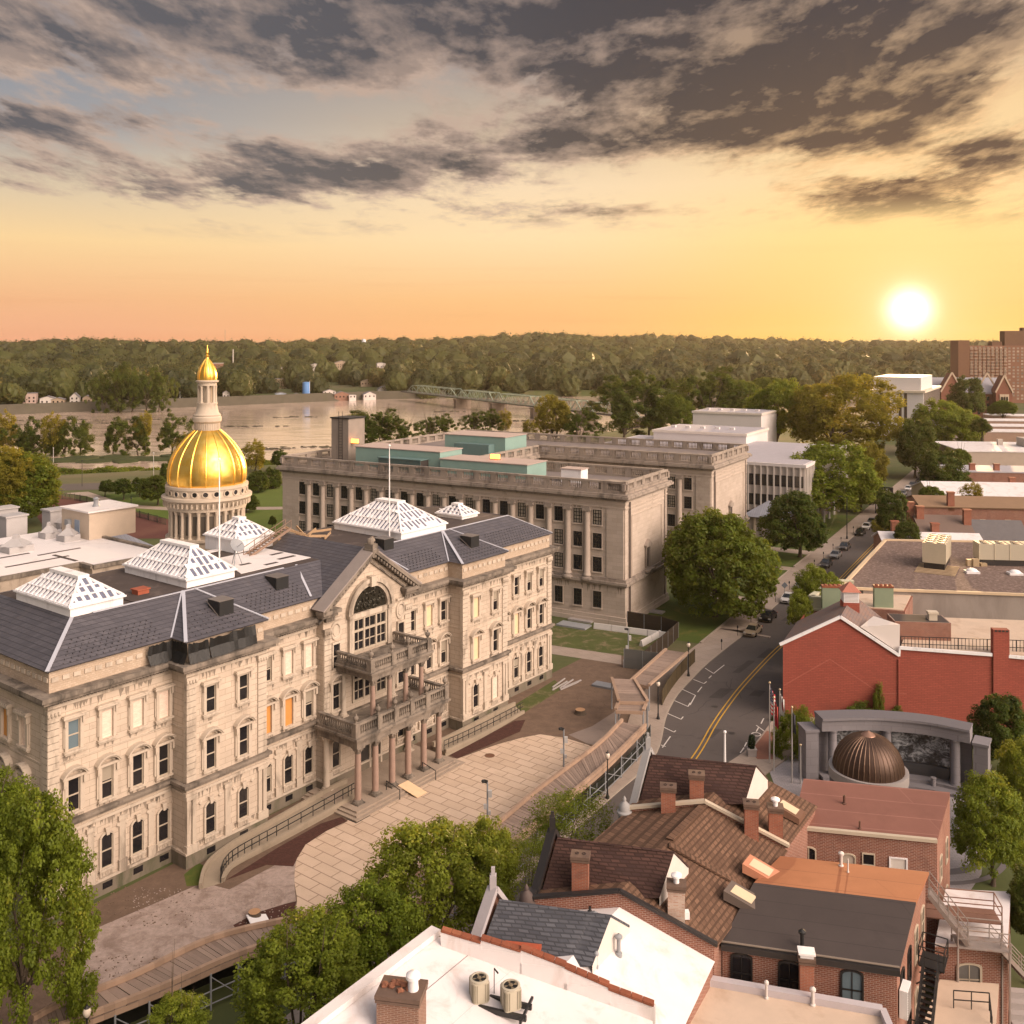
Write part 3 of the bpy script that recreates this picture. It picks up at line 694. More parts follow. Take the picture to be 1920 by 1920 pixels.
# windows: surround with its sash and pane
def arch_pts(w, h, rise, n=8):
    """outline of an opening with a segmental top, base centre at 0"""
    if rise <= 0: return [(-w / 2, 0), (w / 2, 0), (w / 2, h), (-w / 2, h)]
    rad = (w * w / 4 + rise * rise) / (2 * rise); cz = h - rad; a = math.asin(w / 2 / rad)
    return [(-w / 2, 0), (w / 2, 0)] + [(rad * math.sin(a - 2 * a * k / n), cz + rad * math.cos(a - 2 * a * k / n)) for k in range(n + 1)]
def pane_mb(w, h, rise, y=-.012):
    mb = MB(); mb.add([(x, y, z) for x, z in arch_pts(w, h, rise)], [tuple(range(len(arch_pts(w, h, rise))))]); return mb
def arch_ring(mb, w, z0, rise, wid, y0, y1, n=10):
    """arched band over an opening (segmental), springing at z0"""
    rad = (w * w / 4 + rise * rise) / (2 * rise); cz = z0 + rise - rad; a = math.asin(min(1, w / 2 / rad))
    if rise > w / 2 + 1e-4: a = math.pi - a
    P = []
    for k in range(n + 1):
        t = -a + 2 * a * k / n
        P.append([(q * math.sin(t), cz + q * math.cos(t)) for q in (rad, rad + wid)])
    for k in range(n):
        (i0, o0), (i1, o1) = P[k], P[k + 1]
        vs = [(x, yy, z) for yy in (y0, y1) for x, z in (i0, i1, o1, o0)]
        mb.add(vs, [(0, 1, 2, 3), (7, 6, 5, 4), (0, 4, 5, 1), (3, 2, 6, 7), (0, 3, 7, 4), (1, 5, 6, 2)], .5)
def surround(kind):
    mb = MB(); w, h = .98, {'third': 2.3, 'second': 2.6, 'ground': 2.75}[kind]
    if kind == 'third':
        for s_ in (-1, 1):
            mb.box(s_ * .61 - .13, s_ * .61 + .13, -.22, .05, 0, h + .1); mb.box(s_ * .72 - .1, s_ * .72 + .1, -.34, .05, h - .35, h + .22); mb.box(s_ * .78 - .05, s_ * .78 + .05, -.14, .05, .3, h - .4)
        mb.box(-.74, .74, -.24, .05, h, h + .25); mb.box(-.98, .98, -.5, .05, h + .25, h + .42); mb.box(-.9, .9, -.4, .05, h + .42, h + .5)
        mb.box(-.86, .86, -.34, .05, -.18, 0); mb.box(-.72, .72, -.2, .05, -.36, -.18)
    elif kind == 'second':
        for s_ in (-1, 1):
            mb.box(s_ * .61 - .13, s_ * .61 + .13, -.22, .05, 0, h + .06); mb.box(s_ * .8 - .12, s_ * .8 + .12, -.4, .05, h - .5, h + .1); mb.box(s_ * .8 - .09, s_ * .8 + .09, -.16, .05, .2, h - .5)
        mb.box(-.98, .98, -.34, .05, h + .06, h + .26)
        arch_ring(mb, 1.7, h + .27, .5, .13, -.5, .05); arch_ring(mb, 1.96, h + .27, .62, .09, -.6, .05); arch_ring(mb, 1.1, h + .27, .3, .12, -.18, .05)
        mb.box(-.8, .8, -.32, .05, -.17, 0)
    return mb, w, h
SURR = {}
def sash_mb(w, h, rise):
    mb = MB()
    for s_ in (-1, 1): mb.box(s_ * (w / 2 - .04) - .04, s_ * (w / 2 - .04) + .04, -.07, -.016, 0, h - rise)
    mb.box(-w / 2 + .08, w / 2 - .08, -.07, -.016, 0, .09); mb.box(-w / 2 + .08, w / 2 - .08, -.065, -.016, h * .5 - .05, h * .5 + .05)
    if rise <= 0: mb.box(-w / 2 + .08, w / 2 - .08, -.07, -.016, h - .08, h)
    return mb
FILL = {'glass': dkglass, 'shade': dkglass, 'brick': brickfill, 'ply': ply, 'pale': palebd, 'film': blueglass}
wrg = random.Random(41)
def window(kind, fill, loc, rz=0.0, parent=SH):
    if fill == 'glass' and wrg.random() < .35: fill = 'shade'
    key = (kind, fill)
    if key not in SURR:
        mb, w, h = surround(kind) if kind != 'ground' else ground_surround()
        rise = .3 if kind == 'ground' else 0
        o = mb.build('window', stone, parent)
        p = pane_mb(w, h, rise).build('pane' if fill in ('glass', 'film', 'shade') else 'board', FILL[fill], o)
        if fill == 'shade': mb = MB(); mb.box(-w / 2 + .06, w / 2 - .06, -.022, -.013, h * .55, h - .1 - rise); mb.build('blind', M('window_blind', (.33, .28, .22), .7), o)
        if fill in ('glass', 'film', 'shade'): sash_mb(w, h, rise).build('sash', sashm, o)
        if fill not in ('glass', 'shade'): o['label'] = {'brick': 'window bricked up in pale brick', 'ply': 'window closed with orange plywood', 'pale': 'window closed with pale boarding', 'film': 'window with pale blue film'}[fill]
        SURR[key] = o; o.location = loc; o.rotation_euler = (0, 0, rz); return o
    return inst(SURR[key], parent, loc, rz)
def ground_surround():
    mb = MB(); w, h = 1.0, 2.75
    for s_ in (-1, 1): mb.box(s_ * .58 - .08, s_ * .58 + .08, -.16, .05, 0, h - .3)
    arch_ring(mb, 1.0, h - .3, .3, .16, -.16, .05)
    mb.add([(x, y, z) for y in (-.3, .05) for x, z in ((-.12, h - .1), (.12, h - .1), (.22, h + .5), (-.22, h + .5))], [(0, 1, 2, 3), (0, 4, 5, 1), (1, 5, 6, 2), (2, 6, 7, 3), (3, 7, 4, 0)])
    mb.box(-.7, .7, -.28, .05, -.16, 0); mb.box(-.6, .6, -.14, .05, -.62, -.2)
    for q in (-.36, -.12, .12, .36): mb.box(q - .06, q + .06, -.2, .05, -.5, -.3)
    for s_ in (-.98, .98):
        k = len(mb.v); mb.lathe([(.001, .14), (.12, .14), (.17, .08), (.17, 0)], 10); mb.xform(Matrix.Translation((s_, 0, h + .25)) @ Matrix.Rotation(R(90), 4, 'X'), k)
    return mb, w, h
cols = [(-1.35, 0, 'film', 'glass', 'glass'), (1.42, 0, 'brick', 'glass', 'glass'), (4.1, 0, 'brick', 'glass', 'glass'), (6.5, 0, 'brick', 'glass', 'glass'),
        (9.65, -2.1, 'glass', 'glass', 'glass'), (13.05, -2.1, 'glass', 'glass', 'glass'), (17.3, 0, 'glass', 'ply', 'glass'), (19.85, 0, 'brick', 'ply', 'glass'), (22.35, 0, 'brick', 'glass', 'glass'),
        (37.0, 0, 'glass', 'glass', 'glass'), (39.75, 0, 'pale', 'glass', 'glass'), (42.2, 0, 'glass', 'glass', 'glass'), (45.5, -2.1, 'pale', 'pale', 'glass'), (49.1, -2.1, 'glass', 'glass', 'brick'),
        (53.4, 0, 'glass', 'glass', 'glass'), (56.05, 0, 'glass', 'pale', 'glass'), (58.75, 0, 'glass', 'glass', 'glass'), (61.4, 0, 'glass', 'glass', 'glass')]
for s, y, a, b, c in cols:
    window('third', a, (s, y, 12.45)); window('second', b, (s, y, 7.6)); window('ground', c, (s, y, 2.05))
for t, a, b in ((3.6, 'brick', 'glass'), (6.6, 'ply', 'brick'), (12, 'glass', 'glass'), (15, 'glass', 'glass'), (18, 'glass', 'glass')):
    window('third', a, (-3.3, t, 12.45), R(-90)); window('second', b, (-3.3, t, 7.6), R(-90)); window('ground', 'glass', (-3.3, t, 2.05), R(-90))
# dark rain streaks hanging from ledges, sills and cornice
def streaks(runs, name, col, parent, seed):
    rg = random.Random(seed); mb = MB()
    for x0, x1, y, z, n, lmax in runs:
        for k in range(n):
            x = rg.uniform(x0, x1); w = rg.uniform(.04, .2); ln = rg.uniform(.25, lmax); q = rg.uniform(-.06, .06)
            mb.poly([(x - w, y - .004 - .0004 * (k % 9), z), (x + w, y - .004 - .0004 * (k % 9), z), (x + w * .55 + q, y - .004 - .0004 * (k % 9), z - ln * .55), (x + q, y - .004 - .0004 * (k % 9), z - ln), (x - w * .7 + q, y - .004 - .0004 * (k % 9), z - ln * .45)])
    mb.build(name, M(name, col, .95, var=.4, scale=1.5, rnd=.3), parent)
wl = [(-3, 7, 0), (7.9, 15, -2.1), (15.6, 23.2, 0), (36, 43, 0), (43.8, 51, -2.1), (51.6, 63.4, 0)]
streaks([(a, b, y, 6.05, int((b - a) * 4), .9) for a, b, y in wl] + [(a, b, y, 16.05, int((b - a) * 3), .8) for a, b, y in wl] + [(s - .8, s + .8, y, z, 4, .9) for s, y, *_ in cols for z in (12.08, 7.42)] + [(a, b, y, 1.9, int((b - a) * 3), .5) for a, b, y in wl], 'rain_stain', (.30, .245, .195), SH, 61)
# flat pilasters between the ground-floor windows, basement lights
mb = MB(); bw = MB()
for s, y in ((.05, 0), (2.75, 0), (5.35, 0), (11.4, -2.1), (18.6, 0), (21.1, 0), (38.4, 0), (41, 0), (47.3, -2.1), (54.7, 0), (57.4, 0), (60.1, 0)):
    mb.next(); mb.box(s - .27, s + .27, y - .12, y + .1, 2.2, 5.4); mb.box(s - .38, s + .38, y - .24, y + .1, 5.4, 5.75); mb.box(s - .36, s + .36, y - .26, y + .1, 1.35, 2.2)
for s, y, *_ in cols: bw.next().box(s - .42, s + .42, y - .185, y + .1, .45, .95)
mb.builds('pilaster', stone, SH); bw.builds('basement_window', dkglass, SH)

# central pavilion: lunette, triple windows, oculi, raking pediment
Y0 = -1.0
mb = MB()
for k0, w_, z0_, y_ in ((.0, 4.9, 16.7, -.28), (.35, 5.7, 16.7, -.5)):
    a_ = len(mb.v); arch_ring(mb, w_, z0_, w_ / 2 - 1e-3, .42, Y0 + y_, Y0 + .1, 18); mb.xform(Matrix.Translation((29.6, 0, 0)), a_)
mb.box(26.6, 27.15, Y0 - .35, Y0 + .1, 12.6, 16.7); mb.box(32.05, 32.6, Y0 - .35, Y0 + .1, 12.6, 16.7); mb.box(26.4, 27.25, Y0 - .55, Y0 + .1, 16.4, 16.72); mb.box(31.95, 32.8, Y0 - .55, Y0 + .1, 16.4, 16.72)
mb.box(29.25, 29.95, Y0 - .75, Y0 + .1, 19.15, 20.2)
mb.box(27.15, 32.05, Y0 - .3, Y0 + .1, 16.2, 16.68)
mb.build('great_arch', stone, SH)
mb = MB(); mb.add([(29.6 + 2.42 * math.cos(math.pi * k / 20), Y0 - .03, 16.69 + 2.42 * math.sin(math.pi * k / 20)) for k in range(21)], [tuple(range(21))])
lun = mb.build('lunette_panel', bronze, SH)
mb = MB(); rg = random.Random(8)
for k in range(46):
    a = rg.uniform(.1, 3.04); q = rg.uniform(.3, 2.15); x, z = 29.6 + q * math.cos(a), 16.75 + q * math.sin(a)
    mb.blob((x, Y0 - .07, z), rg.uniform(.08, .22), .1, rg.uniform(.12, .34), 6, 5)
mb.build('relief_figures', bronze, lun, smooth=True)
# triple window (upper) and triple door-window behind the balcony columns
def triple(z0, z1, fillmat):
    mb = MB(); mb.box(27.2, 32.0, Y0 - .02, Y0 + .1, z0, z1); w_ = mb.build('triple_window', fillmat, SH)
    mb = MB()
    for x in (27.28, 28.75, 30.45, 31.92): mb.box(x - .11, x + .11, Y0 - .2, Y0 + .08, z0, z1)
    for z in (z0 + .1, z0 + (z1 - z0) * .62, z1 - .1): mb.box(27.2, 32.0, Y0 - .17, Y0 + .08, z - .11, z + .11)
    for x in (28.0, 29.6, 31.2): mb.box(x - .04, x + .04, Y0 - .1, Y0 + .08, z0, z1)
    mb.box(27.2, 32.0, Y0 - .1, Y0 + .08, z0 + (z1 - z0) * .3 - .04, z0 + (z1 - z0) * .3 + .04)
    mb.build('mullion', sashm, w_)
triple(12.75, 16.2, dkglass); triple(7.75, 11.3, dkglass)
for s in (25.0, 34.2):
    window('second', 'glass', (s, Y0, 7.75))
    mb = MB(); mb.box(s - .42, s + .42, Y0 - .02, Y0 + .1, 11.9, 14.2); p = mb.build('side_light', dkglass, SH)
    mb = MB()
    for q in (-.5, .5): mb.box(s + q - .08, s + q + .08, Y0 - .2, Y0 + .1, 11.8, 14.3)
    mb.box(s - .6, s + .6, Y0 - .26, Y0 + .1, 14.3, 14.5); mb.box(s - .42, s + .42, Y0 - .08, Y0 + .1, 13.0, 13.12); mb.build('frame', stone, p)
    mb = MB(); k = len(mb.v); mb.lathe([(.5, 0), (.62, .15), (.85, .15), (.9, 0)], 20); mb.xform(Matrix.Translation((s, Y0, 15.6)) @ Matrix.Rotation(R(90), 4, 'X') @ Matrix.Diagonal((.8, 1.1, 1, 1)), k)
    k = len(mb.v); mb.lathe([(.001, .1), (.5, .1), (.5, 0)], 16); mb.xform(Matrix.Translation((s, Y0, 15.6)) @ Matrix.Rotation(R(90), 4, 'X') @ Matrix.Diagonal((.8, 1.1, 1, 1)), k)
    mb.box(s - .7, s + .7, Y0 - .3, Y0 + .1, 16.75, 16.95)
    mb.build('oval_medallion', stone, SH)
mb = MB()
for s_ in (-1, 1):
    e0 = Vector((29.6 + s_ * 6.9, 0, 18.05)); e1 = Vector((29.6, 0, 22.95))
    for d, z_, y_, t in ((0, 0, .95, .38), (0, -.42, .6, .3), (0, -1.2, .22, .2)):
        a, b = e0 + Vector((0, 0, z_)), e1 + Vector((0, 0, z_))
        mb.add([(p.x, yy, p.z + zz) for yy in (Y0 - y_, Y0 + .2) for p, zz in ((a, -t), (b, -t), (b, 0), (a, 0))], [(0, 1, 2, 3), (7, 6, 5, 4), (0, 4, 5, 1), (3, 2, 6, 7), (0, 3, 7, 4), (1, 5, 6, 2)])
    for k in range(17):
        p = e0.lerp(e1, (k + .6) / 17); mb.box(p.x - .12, p.x + .12, Y0 - .85, Y0, p.z - .72, p.z - .42)
    x0, x1 = sorted((29.6 + s_ * 7.0, 29.6 + s_ * 4.6)); mb.box(x0, x1, Y0 - .95, Y0 + .2, 17.62, 17.98); mb.box(x0 + .2, x1 - .2, Y0 - .6, Y0 + .2, 17.25, 17.62)
    c0, c1 = sorted((29.6 + s_ * 6.25, 29.6 + s_ * 4.85))
    for k in range(5): mb.box(c0 + .1 + k * (c1 - c0 - .2) / 5, c0 + .26 + k * (c1 - c0 - .2) / 5, Y0 - .42, Y0, 16.75, 17.25)
mb.build('raking_cornice', stone_dirty, SH)
mb = MB(); mb.box(29.25, 29.95, Y0 - .9, Y0 + .3, 22.9, 23.5); mb.blob((29.6, Y0 - .3, 23.75), .45, .4, .45, 8, 6, .5); mb.box(29.15, 30.05, Y0 - 1.0, Y0 + .4, 22.7, 22.95); mb.build('acroterion', stone_dirty, SH)

# portico: steps, six granite columns, balustraded balconies, four upper columns
PX = [23.4 + 2.3 * k for k in range(6)]; PY = -5.85
mb = MB()
for k, (o, z) in enumerate(((1.5, .15), (1.1, .3), (.7, .45))): mb.box(PX[0] - .55 - o, PX[-1] + .55 + o, PY - .45 - o, 0, 0, z)
mb.build('steps', M('step_stone', (.36, .285, .225), .85, var=.25, stain=(.2, .16, .13), stain_scale=.6), SH)
def column(name, mat, capm, x, y, z0, z1, r):
    mb = MB(); mb.lathe([(r, z0 + .4), (r * .98, z0 + (z1 - z0) * .4), (r * .86, z1 - .62)], 18, x, y)
    c = mb.build(name, mat, SH, smooth=True)
    q = MB().next(); q.lathe([(r * 1.45, z0 + .12), (r * 1.5, z0 + .2), (r * 1.2, z0 + .27), (r * 1.28, z0 + .34), (r * 1.02, z0 + .42)], 18, x, y); q.box(x - r * 1.5, x + r * 1.5, y - r * 1.5, y + r * 1.5, z0, z0 + .12)
    q.next().lathe([(r * .9, z1 - .64), (r * 1.0, z1 - .5), (r * 1.45, z1 - .12)], 12, x, y); q.box(x - r * 1.45, x + r * 1.45, y - r * 1.45, y + r * 1.45, z1 - .13, z1 - .002)
    for k in range(8):
        a = math.pi * k / 4; q.blob((x + math.cos(a) * r * 1.25, y + math.sin(a) * r * 1.25, z1 - .25), .1, .1, .16, 6, 4)
    q.builds('column_end', capm, c, smooth=True)
for x in PX: column('column', pinkgran, stone_dirty, x, PY, .45, 5.85, .33)
for x in (PX[0], PX[-1]): column('column', stone, stone, x, -1.45, .45, 5.85, .33)
mb = MB(); xa, xb = PX[0] - .55, PX[-1] + .55
mb.box(xa, xb, PY - .45, -.9, 5.85, 6.45); mb.box(xa - .2, xb + .2, PY - .65, -.85, 6.45, 6.7); mb.box(xa - .4, xb + .4, PY - .85, -.8, 6.7, 6.95)
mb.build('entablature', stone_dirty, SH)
def balustrade(name, pts, z, h=1.35, urns=()):
    mb = MB()
    for (x0, y0), (x1, y1) in zip(pts[:-1], pts[1:]):
        a, b = Vector((x0, y0)), Vector((x1, y1)); ln = (b - a).length; d = (b - a).normalized(); c = (a + b) / 2
        mb.obox(c, d, ln, .36, z, z + .25); mb.obox(c, d, ln, .4, z + h - .22, z + h)
        n = max(2, int(ln / .3))
        for k in range(n):
            p = a + d * (k + .5) * ln / n; mb.lathe([(.07, z + .25), (.12, z + .45), (.06, z + h - .45), (.09, z + h - .22)], 6, p.x, p.y)
    for p in urns:
        mb.box(p[0] - .3, p[0] + .3, p[1] - .3, p[1] + .3, z, z + h + .08)
        mb.lathe([(.12, z + h + .08), (.1, z + h + .22), (.27, z + h + .5), (.24, z + h + .68), (.08, z + h + .8), (.1, z + h + .92), (.01, z + h + 1.0)], 10, p[0], p[1])
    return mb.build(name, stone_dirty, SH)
yb = PY - .35
balustrade('balustrade', [(xa - .05, -1.1), (xa - .05, yb), (xb + .05, yb), (xb + .05, -1.1)], 6.95, 1.3, [(xa - .05, yb), (PX[1], yb), (PX[2], yb), (PX[3], yb), (PX[4], yb), (xb + .05, yb)])
for x in PX[1:5]: column('column', pinkgran, stone_dirty, x, PY + .35, 6.96, 11.55, .26)
for x in (PX[1], PX[4]): column('column', stone, stone, x, -1.4, 6.96, 11.55, .26)
mb = MB(); xc, xd = PX[1] - .6, PX[4] + .6
mb.box(xc, xd, PY - .15, -.9, 11.55, 12.05); mb.box(xc - .2, xd + .2, PY - .35, -.85, 12.05, 12.25); mb.box(xc - .4, xd + .4, PY - .5, -.8, 12.25, 12.45)
mb.build('entablature', stone_dirty, SH)
balustrade('balustrade', [(xc, -1.1), (xc, PY), (xd, PY), (xd, -1.1)], 12.45, 1.15, [(xc, PY), (PX[2], PY), (PX[3], PY), (xd, PY)])
mb = MB(); mb.box(28.0, 31.2, Y0 - .06, Y0 + .1, .45, 4.6); d = mb.build('front_door', cupola_door, SH)
mb = MB(); 
for x in (28.0, 29.6, 31.2): mb.box(x - .12, x + .12, Y0 - .2, Y0 + .1, .45, 4.7)
mb.box(27.8, 31.4, Y0 - .24, Y0 + .1, 4.6, 4.95); mb.build('door_frame', stone, d)
for s in (25.0, 34.2):
    window('ground', 'glass', (s, Y0, 2.05))

# roofs
ov = .22; ze, zt, sb = 19.05, 21.5, 4.0
x0, x1, y1 = -3.3, 63.7, 21
mb = MB()
T = [(x0 + sb, sb, zt), (x1 - sb, sb, zt), (x1 - sb, y1 - sb, zt), (x0 + sb, y1 - sb, zt)]
Eo = [(x0 - ov, -ov, ze), (x1 + ov, -ov, ze), (x1 + ov, y1 + ov, ze), (x0 - ov, y1 + ov, ze)]
for k in range(4): mb.slab([Eo[k], Eo[(k + 1) % 4], T[(k + 1) % 4], T[k]], .12)
for px0, px1, ta, tb in ((7.35, 15.5, 11.15, 12.3), (43.2, 51.4, 46.7, 47.9)):
    a, b = (px0 - ov, -2.1 - ov, ze), (px1 + ov, -2.1 - ov, ze); c, d = (tb, sb + .02, zt + .05), (ta, sb + .02, zt + .05)
    mb.slab([a, b, c, d], .12); mb.poly([(px0 - ov, -ov, ze + .02), a, d]); mb.poly([b, (px1 + ov, -ov, ze + .02), c])
roof = mb.build('roof', slate, SH)
mb = MB(); rx = 29.6
for s_ in (-1, 1): mb.slab([(rx + s_ * 6.95, Y0 + .1, 18.1), (rx + s_ * 6.95, 12, 18.1), (rx, 12, 23.0), (rx, Y0 + .1, 23.0)], .15)
mb.build('gable_roof', slate, SH)
mb = MB()
for s_ in (-1, 1): mb.slab([(rx + s_ * 7.05, Y0 - .97, 18.12), (rx + s_ * 7.05, Y0 + .75, 18.12), (rx, Y0 + .75, 23.1), (rx, Y0 - .97, 23.1)], .14)
mb.build('gable_coping', M('grey_coping', (.30, .255, .235), .8, var=.2, fine=5), SH)
mb = MB(); mb.prism([(x0 + sb, sb), (x1 - sb, sb), (x1 - sb, y1 - sb), (x0 + sb, y1 - sb)], 20.9, zt - .03); mb.build('flat_roof', tar, SH)
mb = MB()   # white flashing along ridges, hips and valleys
def fl(a, b, w=.22): mb.next().bar(a, b, w, .07)
fl((x0 - ov, -ov, ze + .05), (x0 + sb, sb, zt + .05), .3); fl((x1 + ov, -ov, ze + .05), (x1 - sb, sb, zt + .05))
fl((2.5, sb, zt + .05), (22.6, sb, zt + .05)); fl((36.5, sb, zt + .05), (x1 - sb, sb, zt + .05))
for px0, px1, ta, tb in ((7.35, 15.5, 11.15, 12.3), (43.2, 51.4, 46.7, 47.9)):
    fl((px0 - ov, -2.1 - ov, ze + .06), (ta, sb, zt + .1), .3); fl((px1 + ov, -2.1 - ov, ze + .06), (tb, sb, zt + .1)); fl((px0 - ov, -ov, ze + .06), (ta - .15, sb, zt + .1), .14)
fl((22.7, 0, 19.3), (24.4, 4.2, 21.5)); fl((36.5, 0, 19.3), (34.8, 4.2, 21.5))
mb.builds('flashing', lead, SH)
mb = MB()   # snow guards near the eaves
for r_ in range(7):
    t = .07 + r_ * .075
    for k in range(120):
        s = -2.6 + k * .55 + (r_ % 2) * .27
        if 6.6 < s < 16 or 22.5 < s < 36.8 or 42.6 < s < 52 or s > 63 - t * 4 or s < -2.6 + t * 4: continue
        z = ze + (zt - ze) * t; y = -ov + (sb + ov) * t; mb.box(s - .05, s + .05, y - .05, y + .05, z, z + .1)
    for a, b in ((7.6, 15.2), (43.5, 51.2)):
        s = a + t * 4 + (r_ % 2) * .27
        while s < b - t * 4:
            z = ze + (zt - ze) * t; y = -2.3 + (sb + 2.3) * t; mb.box(s - .05, s + .05, y - .05, y + .05, z, z + .1); s += .55
mb.build('snow_guard', slate, SH)
def vent_box(s, y, zb):
    mb = MB(); mb.prism([(s - .75, y), (s + .75, y), (s + .75, y + 1.7), (s - .75, y + 1.7)], [zb, zb, zb + .6, zb + .6], zb + 1.35)
    v = mb.build('roof_vent', iron, SH)
    q = MB()
    q.bar((s - .8, y - .05, zb), (s - .8, y + 1.9, zb + 1.2), .07); q.box(s - .8, s + .8, y - .05, y + 1.75, zb + 1.352, zb + 1.40); q.build('vent_cap', M('vent_lid', (.16, .14, .13), .5), v)
vent_box(12.6, -.4, 19.75); vent_box(20.6, 1.7, 20.0); vent_box(47.8, -.2, 19.85); vent_box(36.8, 3.2, 20.9)
# black sheeting over the broken cornice of the near pavilion
mb = MB(); rg = random.Random(2)
for a, b in (((4.9, -.35), (7.2, -.35)), ((7.15, -.3), (7.15, -2.5)), ((7.2, -2.55), (9.2, -2.55)), ((9.35, -2.5), (14.2, -2.45))):
    a, b = Vector(a), Vector(b); n = 12
    d = (b - a).normalized(); o = Vector((d.y, -d.x)); P = []
    for k in range(n + 1):
        p = a + (b - a) * k / n; w_ = rg.uniform(-.14, .14); P.append([(p.x + o.x * w_, p.y + o.y * w_, 18.9 + rg.uniform(-.1, .1)), (p.x - o.x * w_, p.y - o.y * w_, 18.1), (p.x + o.x * (.3 + w_), p.y + o.y * (.3 + w_), 17.3)])
    for k in range(n):
        mb.add([P[k][0], P[k + 1][0], P[k + 1][1], P[k][1]], [(0, 1, 2, 3)]); mb.add([P[k][1], P[k + 1][1], P[k + 1][2], P[k][2]], [(0, 1, 2, 3)])
tag(mb.build('tarpaulin', blk, None, smooth=True, loc=SH_O, rotz=SH_A), 'torn black sheeting over the cornice beside the near roof vent', 'tarpaulin')

def skylight(s0, s1, y0, y1, zb, hb, ht, ridge, name='skylight', tiny=.5):
    """glazed hip lantern: white curb, sloped glazing with bars, ridge cap"""
    mb = MB(); mb.box(s0, s1, y0, y1, zb, zb + hb); mb.box(s0 - .2, s1 + .2, y0 - .2, y1 + .2, zb + hb, zb + hb + .14)
    base = mb.build(name, whitemetal, SH)
    zc = zb + hb + .14; w, l = s1 - s0, y1 - y0
    inx = w / 2 - tiny / 2; cx = (s0 + s1) / 2
    A = [(s0, y0), (s1, y0), (s1, y1), (s0, y1)]; yi = (l - ridge) / 2
    B = [(cx - tiny / 2, y0 + yi), (cx + tiny / 2, y0 + yi), (cx + tiny / 2, y1 - yi), (cx - tiny / 2, y1 - yi)]
    gl = MB(); br = MB(); rg = random.Random(int(s0 * 10))
    for k in range(4):
        a, b = Vector((*A[k], zc)), Vector((*A[(k + 1) % 4], zc)); c, d = Vector((*B[(k + 1) % 4], zc + ht)), Vector((*B[k], zc + ht))
        gl.poly([a, b, c, d]); nrm = (b - a).cross(d - a).normalized()
        br.bar(a + nrm * .05, d + nrm * .05, .22, .14)
        n = max(4, int((b - a).length / .62)); ln = (b - a)
        for q in range(1, n):
            t = q / n; p0 = a.lerp(b, t)
            # bar runs straight up the slope until it meets a hip
            up = ((d + c) / 2 - (a + b) / 2); up -= ln.normalized() * up.dot(ln.normalized())
            tl = (d - a).dot(ln.normalized()) / ln.length; tr = 1 - (b - c).dot(ln.normalized()) / ln.length
            f = 1.0 if tl <= t <= tr else (t / tl if t < tl else (1 - t) / (1 - tr))
            br.bar(p0 + nrm * .05, p0 + up * f + nrm * .05, .27, .1)
            for lv in (.02, .34, .66):
                if rg.random() < .55 and lv < f: 
                    hh = min(rg.uniform(.06, .16), f - lv)
                    if hh > .02: br.slab([p0 + up * lv + nrm * .04, p0 - ln / n + up * lv + nrm * .04, p0 - ln / n + up * (lv + hh) + nrm * .04, p0 + up * (lv + hh) + nrm * .04], .02)
        for lv in (0, .33, .66):
            q0, q1 = a.lerp(d, lv), b.lerp(c, lv); br.bar(q0 + nrm * .04, q1 + nrm * .04, .2, .09)
    gl.build('glazing', skyglass, base); br.build('glazing_bar', whitemetal, base)
    cp = MB(); cp.box(cx - tiny / 2 - .25, cx + tiny / 2 + .25, y0 + yi - .2, y1 - yi + .2, zc + ht - .02, zc + ht + .25); cp.build('ridge_cap', whitemetal, base)
skylight(.7, 5.4, 4.25, 13.4, 21.47, .75, 1.6, 4.4)
skylight(12.1, 17.4, 4.9, 15.2, 21.47, .7, 2.1, 4.6)
skylight(39.8, 47.6, 4.2, 15.4, 21.47, .75, 2.5, 3.4, tiny=.9)
skylight(53.9, 57.1, 7.0, 11.3, 21.47, .35, 1.0, .8)
skylight(24.0, 29.0, 13.6, 19.0, 21.3, 1.5, 1.6, .8)
# hatches, patches, vents, dish and white membrane on the flat roof
mb = MB(); mb.prism([(18.6, 5.5), (27.5, 5.5), (27.5, 13.0), (21.4, 13.0)], 21.48, 21.52); mb.prism([(13, 16), (24, 16), (24, 16.9), (13, 16.9)], 21.48, 21.55); mb.build('roof_membrane', whiteroof, SH)
mb = MB(); rg = random.Random(11)
for x, y, w, l in ((22.3, 6.3, 1.6, .5), (24.8, 7.2, 2.2, .6), (20.7, 8.2, 1.3, .5), (25.6, 9.5, 1.6, .5), (3.6, 5.0, 1.4, 3.0), (6.4, 4.4, 2.2, 1.6)): mb.box(x, x + w, y, y + l, 21.5, 21.535)
mb.build('roof_patch', tar, SH)
rust = M('rust_red_hatch', (.36, .10, .055), .7, var=.3)
mb = MB(); mb.box(8.0, 9.1, 6.2, 7.2, 21.45, 21.85); mb.box(7.9, 9.2, 6.1, 7.3, 21.85, 21.95); mb.build('roof_hatch', rust, SH)
mb = MB(); mb.tube([(19.5, 10.2, 21.4), (19.5, 10.2, 30), (19.5, 10.2, 32.2)], [.085, .065, .04], 8); mb.blob((19.5, 10.2, 32.3), .14, .14, .14, 8, 6); mb.box(19.2, 19.8, 9.9, 10.5, 21.4, 21.9)
tag(mb.build('flagpole', whitemetal, None, loc=SH_O, rotz=SH_A), 'bare white flagpole in front of the gold dome', 'flagpole')
mb = MB(); mb.tube([(39.3, 5.6, 21.4), (39.3, 5.6, 30), (39.3, 5.6, 32.2)], [.085, .065, .04], 8); mb.blob((39.3, 5.6, 32.3), .14, .14, .14, 8, 6)
tag(mb.build('flagpole', whitemetal, None, loc=SH_O, rotz=SH_A), 'bare white flagpole in front of the pyramid skylight', 'flagpole')
